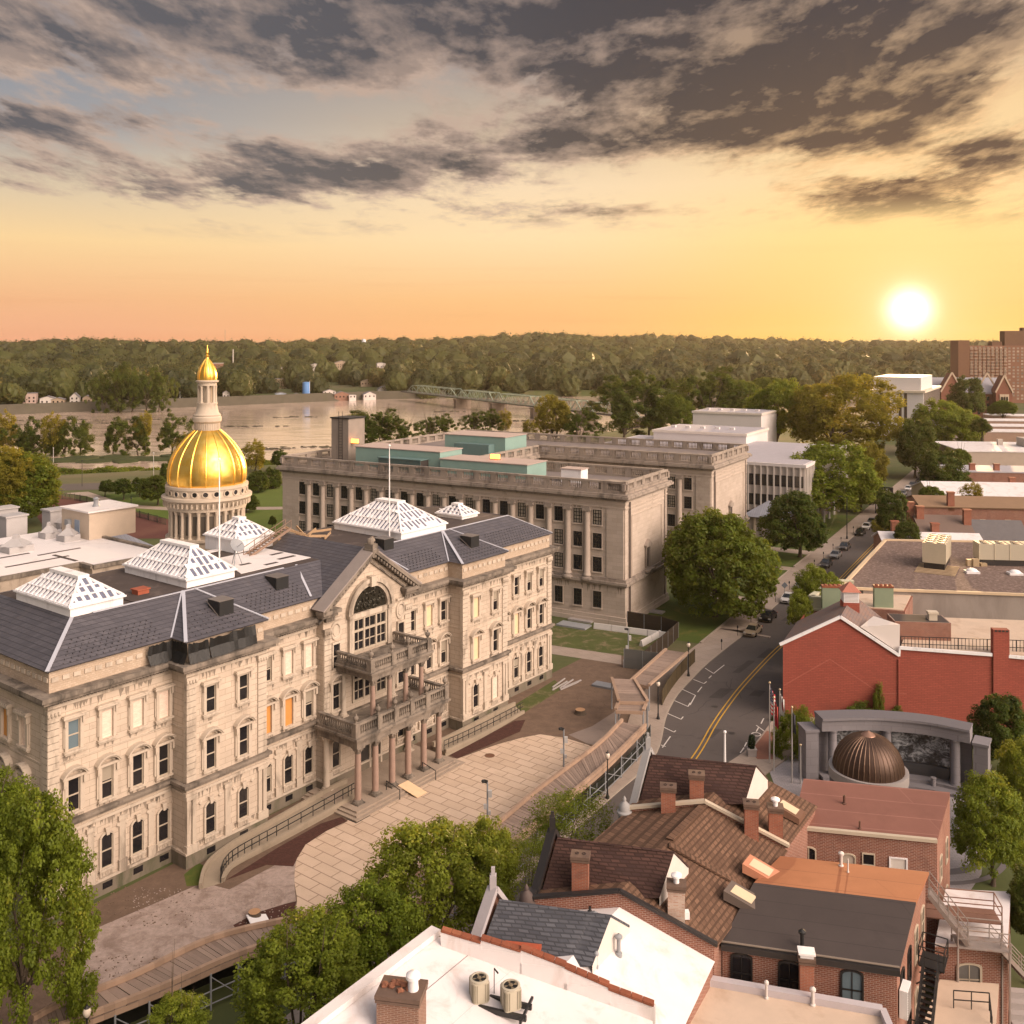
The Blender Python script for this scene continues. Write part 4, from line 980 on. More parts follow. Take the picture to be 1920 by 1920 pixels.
# satellite dish
dsh = thing('satellite_dish', 'grey satellite dish on tripod beside the roof walkway', 'dish', sh(20.6, 9.0, 21.5), SH_A)
greym = M('grey_metal', (.28, .29, .31), .5, var=.15)
mb = MB(); mb.lathe([(.001, 0), (.4, .06), (.75, .22), (.78, .24), (.4, .1), (.001, .04)], 18); mb.xform(Matrix.Translation((0, -.1, 1.9)) @ Matrix.Rotation(R(50), 4, 'X')); mb.build('reflector', greym, dsh, smooth=True)
mb = MB()
for q in ((-.5, -.4), (.5, -.4), (0, .6)): mb.bar((q[0], q[1], 0), (0, 0, 1.8), .07)
mb.bar((0, -.3, 1.9), (0, -1.1, 2.4), .05); mb.build('mount', greym, dsh)
wk = thing('roof_stair', 'weathered timber stair climbing over the slate gable ridge', 'stair', sh(27.2, 11.2, 21.0), SH_A)
mb = MB()
for q in (0, 1.0):
    mb.bar((-3.2, q, .4), (2.4, q, 2.6), .08, .28); mb.bar((-3.2, q, 1.3), (2.4, q, 3.5), .06)
    for k in range(5): mb.bar((-3.2 + k * 1.4, q, .4 + k * .55), (-3.2 + k * 1.4, q, 1.3 + k * .55), .06)
mb.build('railing', oldwood, wk)
mb = MB()
for k in range(14): mb.box(-3.2 + k * .4, -2.9 + k * .4, 0, 1.0, .42 + k * .157, .47 + k * .157)
mb.build('tread', oldwood, wk)
mb = MB(); rg = random.Random(4)
for k in range(12):
    x, y = rg.uniform(31, 38), rg.uniform(10.5, 14); a = rg.uniform(0, 3.1); mb.bar((x, y, 21.55 + rg.uniform(0, .6)), (x + 2.2 * math.cos(a), y + 2.2 * math.sin(a), 21.6 + rg.uniform(0, 1.3)), .12, .25)
tag(mb.build('lumber_pile', M('fresh_lumber', (.48, .32, .19), .85, var=.25, rnd=.4), None, loc=SH_O, rotz=SH_A), 'loose stack of timber offcuts left of the pyramid skylight', 'lumber')

# rear wing with white membrane roof, penthouse and grey standing-seam roofs
rearw = M('rear_wing_render', (.42, .345, .275), .9, var=.25, scale=.6, stain=(.12, .09, .07), stain_scale=.5, stain_lo=.47)
seam = M_courses('grey_standing_seam', (.25, .26, .30), (.22, .225, .26), (.13, .13, .15), .5, 40, wall=False, msize=.03, rough=.45, offset=0, stain=(.17, .165, .18), bmp=.5, spec=.5)
mb = MB(); mb.prism([(-45, 29), (14.5, 28), (14.5, 25.5), (24, 25.2), (24, 50), (-45, 50)], 6, 19.9); mb.build('rear_wall', rearw, SH)
mb = MB()
mb.prism([(-45, 29.4), (14.9, 28.4), (14.9, 25.9), (23.6, 25.6), (23.6, 49.6), (-45, 49.6)], 19.85, 20.0); mb.build('rear_roof', whiteroof, SH)
mb = MB()
for a, b in (((-45, 29.1), (14.6, 28.1)), ((14.6, 28.1), (14.6, 25.6)), ((14.6, 25.6), (23.9, 25.3)), ((23.9, 25.3), (23.9, 49.9))): mb.bar((*a, 20.05), (*b, 20.05), .5, .4)
mb.build('parapet', stone_dirty, SH)
mb = MB()
for k in range(7): mb.next().box(-38 + k * 7, -36.2 + k * 7, 28.5 - k * .1, 29.5, 16.4, 18.9)
mb.builds('rear_window', dkglass, SH)
mb = MB()
for x, y, w, l in ((2, 31, 5, .35), (2.2, 33.5, .35, 3), (9, 33, 7, .4), (-6, 30.5, .4, 2.5), (-9, 36, 3, .5), (-5, 31.5, 2.6, .35), (14, 36, 5, .4), (15, 30, .4, 5), (-20, 34, 4, .5), (-4, 32.6, 2, .3), (6, 38, 8, .4)): mb.box(x, x + w, y, y + l, 20.0, 20.04)
mb.build('roof_patch', tar, SH)
ph = MB(); c0 = sh(0, 0); q = gp(167, 1013, 20.0); v = q - SH_O; ps, py_ = v.dot(SH_U), v.dot(SH_B)
ph.box(ps, ps + 6.2, py_, py_ + 6.5, 20, 23.3); pent = ph.build('penthouse', M('peeling_render', (.58, .47, .37), .9, var=.18, scale=.8, stain=(.27, .2, .15), stain_scale=.45, stain_lo=.6), SH)
mb = MB(); mb.box(ps - .25, ps + 6.45, py_ - .25, py_ + 6.75, 23.3, 23.5); mb.build('penthouse_roof', whiteroof, pent)
mb = MB(); mb.box(ps - .06, ps + .1, py_ + 2.2, py_ + 3.3, 20.05, 22.2); mb.build('penthouse_door', M('pale_blue_door', (.30, .36, .46), .6), pent)
mb = MB(); mb.lathe([(.45, 23.5), (.3, 23.9), (.3, 24.4), (.42, 24.45), (.1, 24.7)], 12, ps + 2.6, py_ + 3); mb.box(ps - .5, ps, py_ + 4.1, py_ + 4.9, 21.4, 22.1); mb.build('vent', greym, pent)
def hip_roof(name, s0, s1, y0, y1, z0, z1, mat, parent):
    mb = MB(); w = min(s1 - s0, y1 - y0) / 2
    if s1 - s0 > y1 - y0: r0, r1 = (s0 + w, (y0 + y1) / 2, z1), (s1 - w, (y0 + y1) / 2, z1)
    else: r0, r1 = ((s0 + s1) / 2, y0 + w, z1), ((s0 + s1) / 2, y1 - w, z1)
    a, b, c, d = (s0, y0, z0), (s1, y0, z0), (s1, y1, z0), (s0, y1, z0)
    if s1 - s0 > y1 - y0: F_ = [[a, b, r1, r0], [b, c, r1], [c, d, r0, r1], [d, a, r0]]
    else: F_ = [[a, b, r0], [b, c, r1, r0], [c, d, r1], [d, a, r0, r1]]
    for f in F_: mb.poly(f)
    mb.prism([(s0 + .4, y0 + .4), (s1 - .4, y0 + .4), (s1 - .4, y1 - .4), (s0 + .4, y1 - .4)], 0, z0 - .01)
    return mb.build(name, mat, parent)
hip_roof('metal_roof', -26, -1, 50.5, 62, 18.2, 21.6, seam, SH); hip_roof('metal_roof', 0, 13, 52, 70, 16.5, 20.2, seam, SH); hip_roof('metal_roof', 16, 36, 44, 56, 15.5, 19.5, seam, SH); hip_roof('metal_roof', -45, -27, 51, 63, 17.6, 20.2, seam, SH)
for k, (px, py, w) in enumerate(((30, 1030, 1.4), (120, 985, 1.1), (128, 1010, 1.0), (92, 1005, .9))):
    q = gp(px, py, 20.2); v = q - SH_O; s, y = v.dot(SH_U), v.dot(SH_B); mb = MB()
    mb.box(s - w, s + w, y - w, y + w, 19.95, 20.75); mb.lathe([(w * 1.35, 20.75), (w * .35, 21.5), (w * .3, 21.9), (.02, 22.0)], 4, s, y); mb.build('roof_ventilator', M('galvanised', (.42, .40, .40), .5, var=.25, fine=5), SH)
mb = MB()
for k, (px, py) in enumerate(((8, 970), (24, 985), (150, 968), (105, 973))):
    q = gp(px, py, 21); v = q - SH_O; s, y = v.dot(SH_U), v.dot(SH_B); mb.box(s - 1.3, s + 1.3, y - 1.1, y + 1.1, 18, 22.2); mb.box(s - 1.45, s + 1.45, y - 1.25, y + 1.25, 22.2, 22.4)
mb.build('chimney', M('grey_block', (.42, .40, .40), .8), SH)

# the dome: one part with its drum, colonnade, gilded shell and lantern
cx, cy = 29.5, 26.4
domestone = M('dome_stone', (.52, .435, .345), .8, var=.14, scale=.5, stain=(.30, .24, .185), stain_scale=.5, stain_lo=.56)
mb = MB()
mb.lathe([(5.0, 8), (5.0, 17.0), (4.55, 17.2), (4.55, 19.2), (4.7, 19.3), (4.7, 19.6), (4.55, 19.7), (4.55, 20.9), (4.75, 21.0), (4.75, 21.3), (3.75, 21.3), (3.75, 24.5), (4.55, 24.5), (4.55, 24.9), (4.75, 25.3), (5.0, 25.65), (5.2, 25.75), (5.2, 26.05), (4.62, 26.15), (4.62, 26.95), (4.78, 27.0), (4.78, 27.3), (4.3, 27.35)], 64, 0, 0)
dome = mb.build('dome', domestone, SH, smooth=True, loc=(cx, cy, 0))
mb = MB()
for k in range(26):
    a = 2 * math.pi * k / 26; x, y = 4.22 * math.cos(a), 4.22 * math.sin(a)
    mb.next().lathe([(.27, 21.3), (.27, 21.42), (.2, 21.5), (.2, 22.6), (.17, 24.0), (.2, 24.1), (.27, 24.35), (.27, 24.5)], 10, x, y)
mb.builds('drum_column', domestone, dome, smooth=True)
mb = MB()
for k in range(52):
    a = 2 * math.pi * k / 52; mb.obox((4.8 * math.cos(a), 4.8 * math.sin(a)), (math.cos(a), math.sin(a)), .45, .16, 24.95, 25.5)
mb.build('bracket', domestone, dome)
mb = MB(); ring = MB()
for k in range(24):
    a = 2 * math.pi * (k + .5) / 24; mb.next(); ring.next(); i = len(mb.v)
    mb.lathe([(.001, .05), (.29, .05), (.29, 0)], 14); mb.xform(Matrix.Rotation(a, 4, 'Z') @ Matrix.Translation((4.6, 0, 26.55)) @ Matrix.Rotation(R(90), 4, 'Y'), i)
    i = len(ring.v); ring.lathe([(.29, .0), (.29, .14), (.4, .14), (.4, 0)], 14); ring.xform(Matrix.Rotation(a, 4, 'Z') @ Matrix.Translation((4.6, 0, 26.55)) @ Matrix.Rotation(R(90), 4, 'Y'), i)
mb.builds('porthole', dkglass, dome); ring.builds('porthole_ring', domestone, dome, smooth=True)
mb = MB()
for k in range(26):
    a = 2 * math.pi * (k + .5) / 26; mb.next().obox((3.8 * math.cos(a), 3.8 * math.sin(a)), (math.cos(a), math.sin(a)), .2, .5, 21.7, 23.9)
mb.builds('drum_window', M('drum_glass', (.10, .085, .07), .3, spec=.5), dome)
prof = [(4.35, 27.35), (4.45, 27.8), (4.5, 28.4), (4.46, 29.1), (4.32, 29.8), (4.08, 30.5), (3.72, 31.2), (3.25, 31.9), (2.68, 32.6), (2.1, 33.2), (1.5, 33.7)]
mb = MB(); mb.lathe(prof, 64); sh_ = mb.build('gilded_shell', gold, dome, smooth=True)
mb = MB()
for k in range(16):
    a = 2 * math.pi * (k + .35) / 16; mb.tube([(r * math.cos(a), r * math.sin(a), z) for r, z in prof], [.11, .11, .11, .11, .11, .1, .1, .09, .08, .07, .06], 6)
mb.build('gilded_rib', gold, dome, smooth=True)
mb = MB(); mb.lathe([(1.5, 33.6), (1.42, 33.75), (1.42, 34.5), (1.66, 34.75), (1.68, 35.2), (1.55, 35.35), (1.6, 35.5), (1.35, 35.75), (1.22, 36.3), (1.15, 36.7), (1.2, 36.8), (1.2, 36.95), (.55, 37.0), (.55, 39.0), (1.1, 39.0), (1.1, 39.35), (1.32, 39.45), (1.34, 39.6), (1.05, 39.7)], 32)
for k in range(8):
    a = 2 * math.pi * (k + .3) / 8; mb.lathe([(.2, 36.95), (.15, 37.1), (.13, 38.75), (.2, 39.0)], 8, .98 * math.cos(a), .98 * math.sin(a))
for k in range(36):
    a = 2 * math.pi * k / 36; mb.obox((1.44 * math.cos(a), 1.44 * math.sin(a)), (math.cos(a), math.sin(a)), .12, .1, 33.8, 34.5)
mb.build('lantern', domestone, dome, smooth=True)
mb = MB(); mb.lathe([(1.08, 39.65), (1.12, 40.0), (1.08, 40.5), (.93, 41.0), (.68, 41.5), (.42, 41.9), (.22, 42.2), (.16, 42.4), (.3, 42.55), (.12, 42.75), (.2, 42.95), (.08, 43.15), (.1, 43.35), (.02, 43.9)], 24)
for k in range(10):
    a = 2 * math.pi * k / 10; mb.tube([(r * math.cos(a), r * math.sin(a), z) for r, z in ((1.08, 39.7), (1.12, 40.0), (1.08, 40.5), (.93, 41.0), (.68, 41.5), (.42, 41.9), (.22, 42.2))], .05, 5)
mb.build('gilded_cupola', gold, dome, smooth=True)

# curving ramps with iron handrails
conc = M('ramp_concrete', (.33, .27, .205), .9, var=.22, stain=(.2, .165, .12), stain_scale=.5)
def ramp_thing(label, inner, outer, zs):
    t = thing('access_ramp', label, 'ramp', inner[0])
    o = inner[0]; mb = MB(); n = len(inner)
    for i in range(n - 1):
        q = [inner[i], inner[i + 1], outer[i + 1], outer[i]]
        mb.prism([(p.x, p.y) for p in q], 0, [zs[i], zs[i + 1], zs[i + 1], zs[i]])
    mb.build('ramp_floor', conc, t, shift=o)
    cb = MB(); rl = MB()
    for ln, h in ((inner, .45), (outer, .35)):
        cb.next()
        for i in range(n - 1):
            a, b = ln[i] + Vector((0, 0, zs[i] + h / 2)), ln[i + 1] + Vector((0, 0, zs[i + 1] + h / 2)); cb.bar(a, b, .28, h)
    for i in range(n - 1):
        a, b = outer[i].lerp(inner[i], .1) + Vector((0, 0, zs[i])), outer[i + 1].lerp(inner[i + 1], .1) + Vector((0, 0, zs[i + 1]))
        for hh in (.7, 1.2): rl.bar(a + Vector((0, 0, hh)), b + Vector((0, 0, hh)), .06)
        rl.bar(a, a + Vector((0, 0, 1.2)), .06)
    cb.builds('kerb', conc, t, shift=o); rl.build('handrail', iron, t, shift=o)
inn = smooth_line([gp(376, 1668), gp(383, 1640), gp(400, 1618), gp(440, 1590), gp(490, 1563), gp(560, 1524), gp(625, 1488), gp(650, 1477)], 3)
out = smooth_line([gp(418, 1655), gp(424, 1642), gp(440, 1626), gp(476, 1606), gp(522, 1582), gp(590, 1545), gp(645, 1515), gp(668, 1503)], 3)
ramp_thing('curved concrete ramp with iron railing nearest the gravel strip', inn, out, list(np.linspace(.05, .5, len(inn))))
inn = smooth_line([gp(812, 1408), gp(850, 1388), gp(900, 1360), gp(945, 1335), gp(965, 1324)], 4)
out = smooth_line([gp(835, 1420), gp(870, 1402), gp(915, 1378), gp(960, 1352), gp(982, 1338)], 4)
ramp_thing('straight concrete ramp beyond the portico beside the mulch bed', inn, out, list(np.linspace(.5, .05, len(inn))))
# hand rails and the plywood sheet on the steps
for lab, x in (('iron handrail on portico steps near the plywood sheet', 27.0), ('iron handrail on the far half of portico steps', 32.2)):
    mb = MB(); mb.bar((x, PY - .2, 1.35), (x, PY - 2.0, .95), .06); mb.bar((x, PY - .2, .3), (x, PY - .2, 1.35), .06); mb.bar((x, PY - 2.0, 0), (x, PY - 2.0, .95), .06)
    tag(mb.build('handrail', iron, None, loc=SH_O, rotz=SH_A), lab, 'handrail')
mb = MB(); mb.slab([(28.2, PY - .6, .56), (29.6, PY - .6, .56), (29.6, PY - 3.2, .1), (28.2, PY - 3.2, .1)], .05)
tag(mb.build('plywood_ramp', palebd, None, loc=SH_O, rotz=SH_A), 'sheet of pale plywood sloping down the portico steps', 'plywood')
mb = MB(); mb.lathe([(.55, 0), (.55, .012), (.001, .012)], 20); p = gp(918, 1417)
tag(mb.build('manhole_cover', M('rusty_iron', (.17, .085, .05), .8, var=.3), None, loc=(p.x, p.y, .018)), 'round rusty manhole cover in the square', 'manhole cover')
mb = MB(); mb.box(-.9, .9, -.65, .65, 0, .02); p = gp(672, 1533)
tag(mb.build('cellar_grating', iron, None, loc=(p.x, p.y, .02), rotz=SH_A), 'black floor grating by the foot of the portico steps', 'grating')
# ---------------------------------------------------------------- U-shaped limestone annex beyond the capitol
lime = M_courses('annex_limestone', (.52, .435, .375), (.44, .365, .305), (.33, .27, .225), 1.5, .62, msize=.015, stain=(.25, .195, .155), bmp=.08, rnd_scale=.15)
lime_plain = M('annex_smooth_stone', (.51, .425, .36), .85, var=.16, scale=.3, stain=(.26, .205, .16), stain_scale=.4, stain_lo=.54)
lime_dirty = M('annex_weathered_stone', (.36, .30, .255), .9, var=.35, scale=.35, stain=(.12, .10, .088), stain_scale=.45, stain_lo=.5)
aqua = M('aqua_panel', (.235, .36, .325), .6, var=.12, scale=.6, fine=2)
aqua_d = M('aqua_louvre', (.13, .21, .205), .5, var=.2)
winframe = M('black_window_bars', (.014, .014, .014), .5)
AX = math.atan2(-AN_B.y, -AN_B.x)
AN = thing('stone_annex', 'U-shaped limestone office annex with roof balustrades beyond the capitol', 'office building', AN_C, AX)
# local frame: x = -b (towards the street), y = a (away), z up
WL, WD, CY1, WY2 = 71.4, 17.9, 42.0, 65.5
foot = [(-WL, 0), (0, 0), (0, WD), (-38, WD), (-38, CY1), (0, CY1), (0, WY2), (-WL, WY2)]
mb = MB(); mb.prism(foot, 0, 20.6); mb.build('wall', lime, AN)
mb = MB(); mb.prism(off_poly(foot, .35), 0, .7); mb.prism(off_poly(foot, .22), .7, 1.3); mb.build('plinth', lime_plain, AN)
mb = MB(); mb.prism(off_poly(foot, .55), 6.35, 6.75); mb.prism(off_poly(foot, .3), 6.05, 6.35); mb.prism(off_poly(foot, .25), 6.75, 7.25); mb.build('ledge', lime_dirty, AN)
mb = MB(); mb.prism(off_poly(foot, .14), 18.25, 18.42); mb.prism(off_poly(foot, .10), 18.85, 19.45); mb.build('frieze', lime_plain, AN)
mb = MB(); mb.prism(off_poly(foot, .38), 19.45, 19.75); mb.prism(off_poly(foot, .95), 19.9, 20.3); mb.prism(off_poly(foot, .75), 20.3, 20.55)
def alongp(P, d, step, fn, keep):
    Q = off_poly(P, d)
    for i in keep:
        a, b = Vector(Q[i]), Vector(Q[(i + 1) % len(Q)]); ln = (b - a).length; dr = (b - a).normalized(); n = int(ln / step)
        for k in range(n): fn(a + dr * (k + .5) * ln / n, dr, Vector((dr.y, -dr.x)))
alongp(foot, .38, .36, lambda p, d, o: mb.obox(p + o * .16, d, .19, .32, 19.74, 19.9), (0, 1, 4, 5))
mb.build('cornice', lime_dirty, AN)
mb = MB(); mb.prism(off_poly(foot, -.6), 20.5, 20.72); mb.build('flat_roof', M('annex_roof_felt', (.22, .185, .175), .9, var=.3, scale=.2), AN)
# roof balustrade: pedestals, rails and balusters
mb = MB(); Q = off_poly(foot, -.1)
for i in range(len(Q)):
    a, b = Vector(Q[i]), Vector(Q[(i + 1) % len(Q)]); ln = (b - a).length; d = (b - a).normalized(); c = (a + b) / 2
    mb.obox(c, d, ln + .4, .55, 20.55, 21.05); mb.obox(c, d, ln + .5, .6, 22.15, 22.5)
    n = max(2, round(ln / 3.42)); st = ln / n
    for k in range(n + 1):
        p = a + d * k * st; mb.obox(p, d, 1.15, .5, 21.05, 22.15)
    for k in range(n):
        for q in range(7):
            p = a + d * (k * st + .72 + q * (st - 1.44) / 6)
            mb.lathe([(.07, 21.05), (.13, 21.35), (.06, 21.85), (.1, 22.15)], 5, p.x, p.y)
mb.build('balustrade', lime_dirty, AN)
mb = MB(); mb.box(-4.6, -.35, .25, 4.0, 21.05, 22.152); mb.box(-.55, .36, -.36, 17.9, 21.055, 21.3)
mb.build('parapet_corner', lime_dirty, AN)
# windows: dark opening with black glazing bars
GL = {}
annexglass = M('annex_glass', (.03, .03, .034), .06, var=.6, scale=.25, bmp=0, spec=.7)
blind = M('pale_blind', (.33, .29, .24), .4, var=.2)
def awin(kind, loc, rz, w, h):
    """an opening: stone sill and head, glass, and a black grid of bars"""
    if kind in GL: return inst(GL[kind], AN, loc, rz)
    mb = MB(); mb.box(-w / 2 - .14, w / 2 + .14, -.2, .06, -.2, 0)
    for s_ in (-1, 1): mb.box(s_ * (w / 2 + .06) - .06, s_ * (w / 2 + .06) + .06, -.09, .06, 0, h)
    mb.box(-w / 2 - .12, w / 2 + .12, -.09, .06, h, h + .12)
    o = mb.build('window', lime_plain, AN, loc=loc, rotz=rz)
    lit = kind.endswith('blind')
    mb = MB(); mb.box(-w / 2, w / 2, -.012, .05, 0, h); mb.build('pane', blind if lit else annexglass, o)
    mb = MB()
    for x in (-w / 2 + .09, -w / 6, w / 6, w / 2 - .09): mb.box(x - (.09 if abs(x) > w / 3 else .045), x + (.09 if abs(x) > w / 3 else .045), -.07, -.014, 0, h)
    for k in range(5): z = .05 + k * (h - .1) / 4; mb.box(-w / 2 + .18, w / 2 - .18, -.06, -.014, z - .05, z + .05)
    mb.build('glazing_bars', winframe, o)
    GL[kind] = o; return o
rg = random.Random(21)
cw = [-4.74 - 3.42 * k for k in range(19)]
for k, x in enumerate(cw):
    for z, h, nm in ((15.45, 2.35, 'u'), (11.75, 2.35, 'u'), (8.0, 2.35, 'u')):
        awin('u_blind' if rg.random() < .28 else 'u', (x, 0, z), 0, 1.55, h)
    if k < 12: awin('g_blind' if rg.random() < .15 else 'g', (x, 0, 2.35), 0, 1.45, 2.6)
for k in range(4):
    for z in (15.45, 11.75, 8.0): awin('u_blind' if rg.random() < .25 else 'u', (-4.74 - 3.42 * k, CY1, z), 0, 1.55, 2.35)
# engaged Ionic columns standing between the window columns
col = None
def ioncol(x, y):
    global col
    if col is not None: return inst(col, AN, (x, y, 0))
    mb = MB(); mb.lathe([(.62, 7.25), (.66, 7.4), (.6, 7.55), (.52, 7.7), (.5, 11), (.44, 17.5)], 16); col = mb.build('column', lime_plain, AN, smooth=True, loc=(x, y, 0))
    q = MB(); q.box(-.62, .62, -.5, .3, 17.95, 18.24)
    for s_ in (-1, 1): i = len(q.v); q.lathe([(.001, 0), (.24, 0), (.24, .55), (.001, .55)], 10); q.xform(Matrix.Translation((s_ * .5, .0, 17.72)) @ Matrix.Rotation(R(90), 4, 'X'), i)
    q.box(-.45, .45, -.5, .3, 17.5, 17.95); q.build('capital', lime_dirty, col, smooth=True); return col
for k in range(18): ioncol((cw[k] + cw[k + 1]) / 2, -.12)
for k in range(3): ioncol(-4.74 - 3.42 * (k + .5), CY1 - .12)
mb = MB(); mb2 = MB()
for y in (0, CY1):
    for k in range(18 if y == 0 else 3): mb.next().blob(((cw[k] + cw[k + 1]) / 2, y - .35, 6.75), 1.0, .6, .5, 8, 6)
    mb2.next().box(-3.1, -.2, y - .16, y + .1, 7.3, 18.2)
mb2.next().box(-WL + .2, -WL + 4.3, -.16, .1, 7.3, 18.2)
mb.builds('column_foot', lime_dirty, AN, smooth=True); mb2.builds('corner_pier', lime, AN)
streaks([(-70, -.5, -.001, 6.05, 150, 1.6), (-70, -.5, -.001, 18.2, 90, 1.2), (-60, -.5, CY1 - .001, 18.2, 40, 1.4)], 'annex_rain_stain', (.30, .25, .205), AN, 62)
# end walls: framed panel, pedimented niche window, downpipes
for y0 in (0, CY1):
    w = WD if y0 == 0 else WY2 - CY1
    mb = MB()
    mb.box(-.02, .12, y0 + 1.4, y0 + w - 1.4, 17.6, 17.9); mb.box(-.02, .12, y0 + 2.6, y0 + w - 2.6, 16.9, 17.05)
    for q in (2.6, w - 2.6): mb.box(-.02, .12, y0 + q - .08, y0 + q + .08, 7.3, 16.9)
    mb.build('wall_panel', lime_plain, AN)
    yc = y0 + w * .5; mb = MB()
    mb.box(-.02, .3, yc - .95, yc - .62, 7.6, 10.9); mb.box(-.02, .3, yc + .62, yc + .95, 7.6, 10.9); mb.box(-.02, .5, yc - 1.15, yc + 1.15, 10.9, 11.2)
    mb.add([(x, y, z) for x in (-.02, .5) for y, z in ((yc - 1.25, 11.2), (yc + 1.25, 11.2), (yc, 12.1))], [(0, 1, 2), (5, 4, 3), (0, 3, 4, 1), (1, 4, 5, 2), (2, 5, 3, 0)])
    mb.box(-.02, .9, yc - 1.6, yc + 1.6, 7.0, 7.3)
    n_ = mb.build('niche_window', lime_dirty, AN)
    mb = MB(); mb.box(.01, .05, yc - .6, yc + .6, 7.6, 10.9); mb.build('pane', annexglass, n_)
    mb = MB()
    for q in (1.35, 1.75, w - 1.2): mb.next().tube([(.16, y0 + q, .5), (.16, y0 + q, 19.2)], .085, 6)
    mb.builds('downpipe', M('brown_downpipe', (.11, .085, .075), .6), AN)
# plant rooms in aqua panels, lift tower and a small white box on the roof
def roofbox(name, mat, x0, x1, y0, y1, z0, z1, lid=None):
    mb = MB(); mb.box(x0, x1, y0, y1, z0, z1); o = mb.build(name, mat, AN)
    mb = MB(); mb.box(x0 - .15, x1 + .15, y0 - .15, y1 + .15, z1, z1 + .15); mb.build('roof_lid', lid or M('plant_roof', (.42, .33, .30), .8, var=.15), o); return o
def an_loc(px, py, z): q = gp(px, py, z) - AN_C; return -q.dot(AN_B), q.dot(AN_A)
x0, y0 = an_loc(643, 868, 21.0); x1, _ = an_loc(822, 890, 21.0)
rb = roofbox('plant_room', aqua, -58.5, -39, 6.2, 13.5, 20.7, 24.3)
mb = MB(); mb.box(-51, -41.5, 3.6, 6.15, 20.7, 22.9); c_ = mb.build('cooling_tower', M('cooling_louvre', (.05, .042, .04), .6, var=.3), AN)
mb = MB()
for k in range(10): mb.box(-51.05, -41.45, 3.5, 3.6, 20.9 + k * .2, 21.0 + k * .2)
mb.box(-51.2, -41.3, 3.4, 6.2, 22.9, 23.05); mb.build('louvre', aqua_d, c_)
roofbox('plant_room', aqua, -38.5, -20.5, 5.5, 12.5, 20.7, 23.2)
rb2 = roofbox('plant_room', aqua, -56, -41, 33, 42, 20.7, 24.6)
mb = MB(); mb.box(-52, -43.5, 30.5, 32.95, 20.7, 23.2); mb.build('cooling_tower', aqua_d, AN)
roofbox('roof_box', whitemetal, -14.5, -10.8, 6.5, 9.2, 20.7, 22.9)
mb = MB(); mb.box(-66.5, -62.2, 8.5, 13.5, 20.6, 29.3); tw = mb.build('lift_tower', M('grey_tower_stone', (.29, .245, .21), .9, var=.25, stain=(.14, .115, .1), stain_scale=.5), AN)
mb = MB(); mb.box(-66.7, -62.0, 8.3, 13.7, 29.3, 29.55)
for k in range(14): mb.bar((-64.5, 8.35, 21.5 + k * .55), (-63.6, 8.35, 21.5 + k * .55), .06)
for q in (-64.5, -63.6): mb.bar((q, 8.35, 21), (q, 8.35, 30.8), .07)
mb.build('tower_ladder', iron, tw)
lamp = bpy.data.materials.new('orange_lamp'); lamp.use_nodes = True; b_ = lamp.node_tree.nodes['Principled BSDF']; b_.inputs['Base Color'].default_value = (1, .3, .05, 1); b_.inputs['Emission Color'].default_value = (1, .30, .05, 1); b_.inputs['Emission Strength'].default_value = 6
for k, (px, py, z) in enumerate(((664, 829, 24.6), (928, 858, 23.5))):
    x, y = an_loc(px, py, z); mb = MB(); y = 9.5 if k == 0 else 9.0
    Yw = None
    # slide along the roof until the box stands on its plant room
    for s in range(-700, 0):
        p = AN_C + (-AN_B) * (s / 10) + AN_A * y
        if 960 + F * p.x / p.y >= px: x = s / 10; break
    mb.box(x - .9, x - .1, y - .2, y + .2, z - .02, z + .75); mb.box(x + .1, x + .9, y - .2, y + .2, z - .02, z + .75); l_ = mb.build('warning_lamp', lamp, AN)
    mb = MB(); mb.box(x - 1, x + 1, y - .25, y + .25, z - .15, z - .02); mb.build('lamp_base', iron, l_)

# ---------------------------------------------------------------- museum and library slabs behind the annex
white = M('white_panel', (.66, .61, .60), .6, var=.08, scale=.2)
modern = M('ribbed_pale_panel', (.46, .41, .38), .7, var=.1)
MU = thing('museum_block', 'low modern block with ribbed window bands behind the annex end', 'museum', an(84, -8), AX)
mb = MB(); mb.box(-60, 0, 0, 48, 5.2, 15.8); mb.build('wall', modern, MU)
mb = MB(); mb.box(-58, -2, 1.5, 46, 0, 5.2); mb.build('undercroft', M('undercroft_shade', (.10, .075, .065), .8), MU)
mb = MB(); mb.box(-60.4, .4, -.4, 48.4, 15.8, 16.5); mb.build('parapet', white, MU)
mb = MB(); mb.box(-59.6, -.4, .4, 47.6, 16.2, 16.55); mb.build('roof', M('lavender_roof', (.42, .39, .42), .7), MU)
for z0, z1 in ((6.6, 9.2), (11.2, 13.8)):
    mb = MB(); mb.next().box(-.5, .12, .8, 47.2, z0, z1); mb.next().box(-59.5, -.3, -.12, .4, z0, z1); mb.builds('window_band', annexglass, MU)
mb = MB()
for k in range(33): mb.box(0, .42, .4 + k * 1.46, .75 + k * 1.46, 5.2, 15.8)
for k in range(40): mb.box(-59.6 + k * 1.5, -59.3 + k * 1.5, -.42, 0, 5.2, 15.8)
mb.build('fin', M('pale_fin', (.55, .50, .46), .7), MU)
mb = MB()
for k in range(8): mb.next().box(-.5, -.1, 3 + k * 6, 3.6 + k * 6, 0, 5.2)
mb.builds('pier', white, MU)
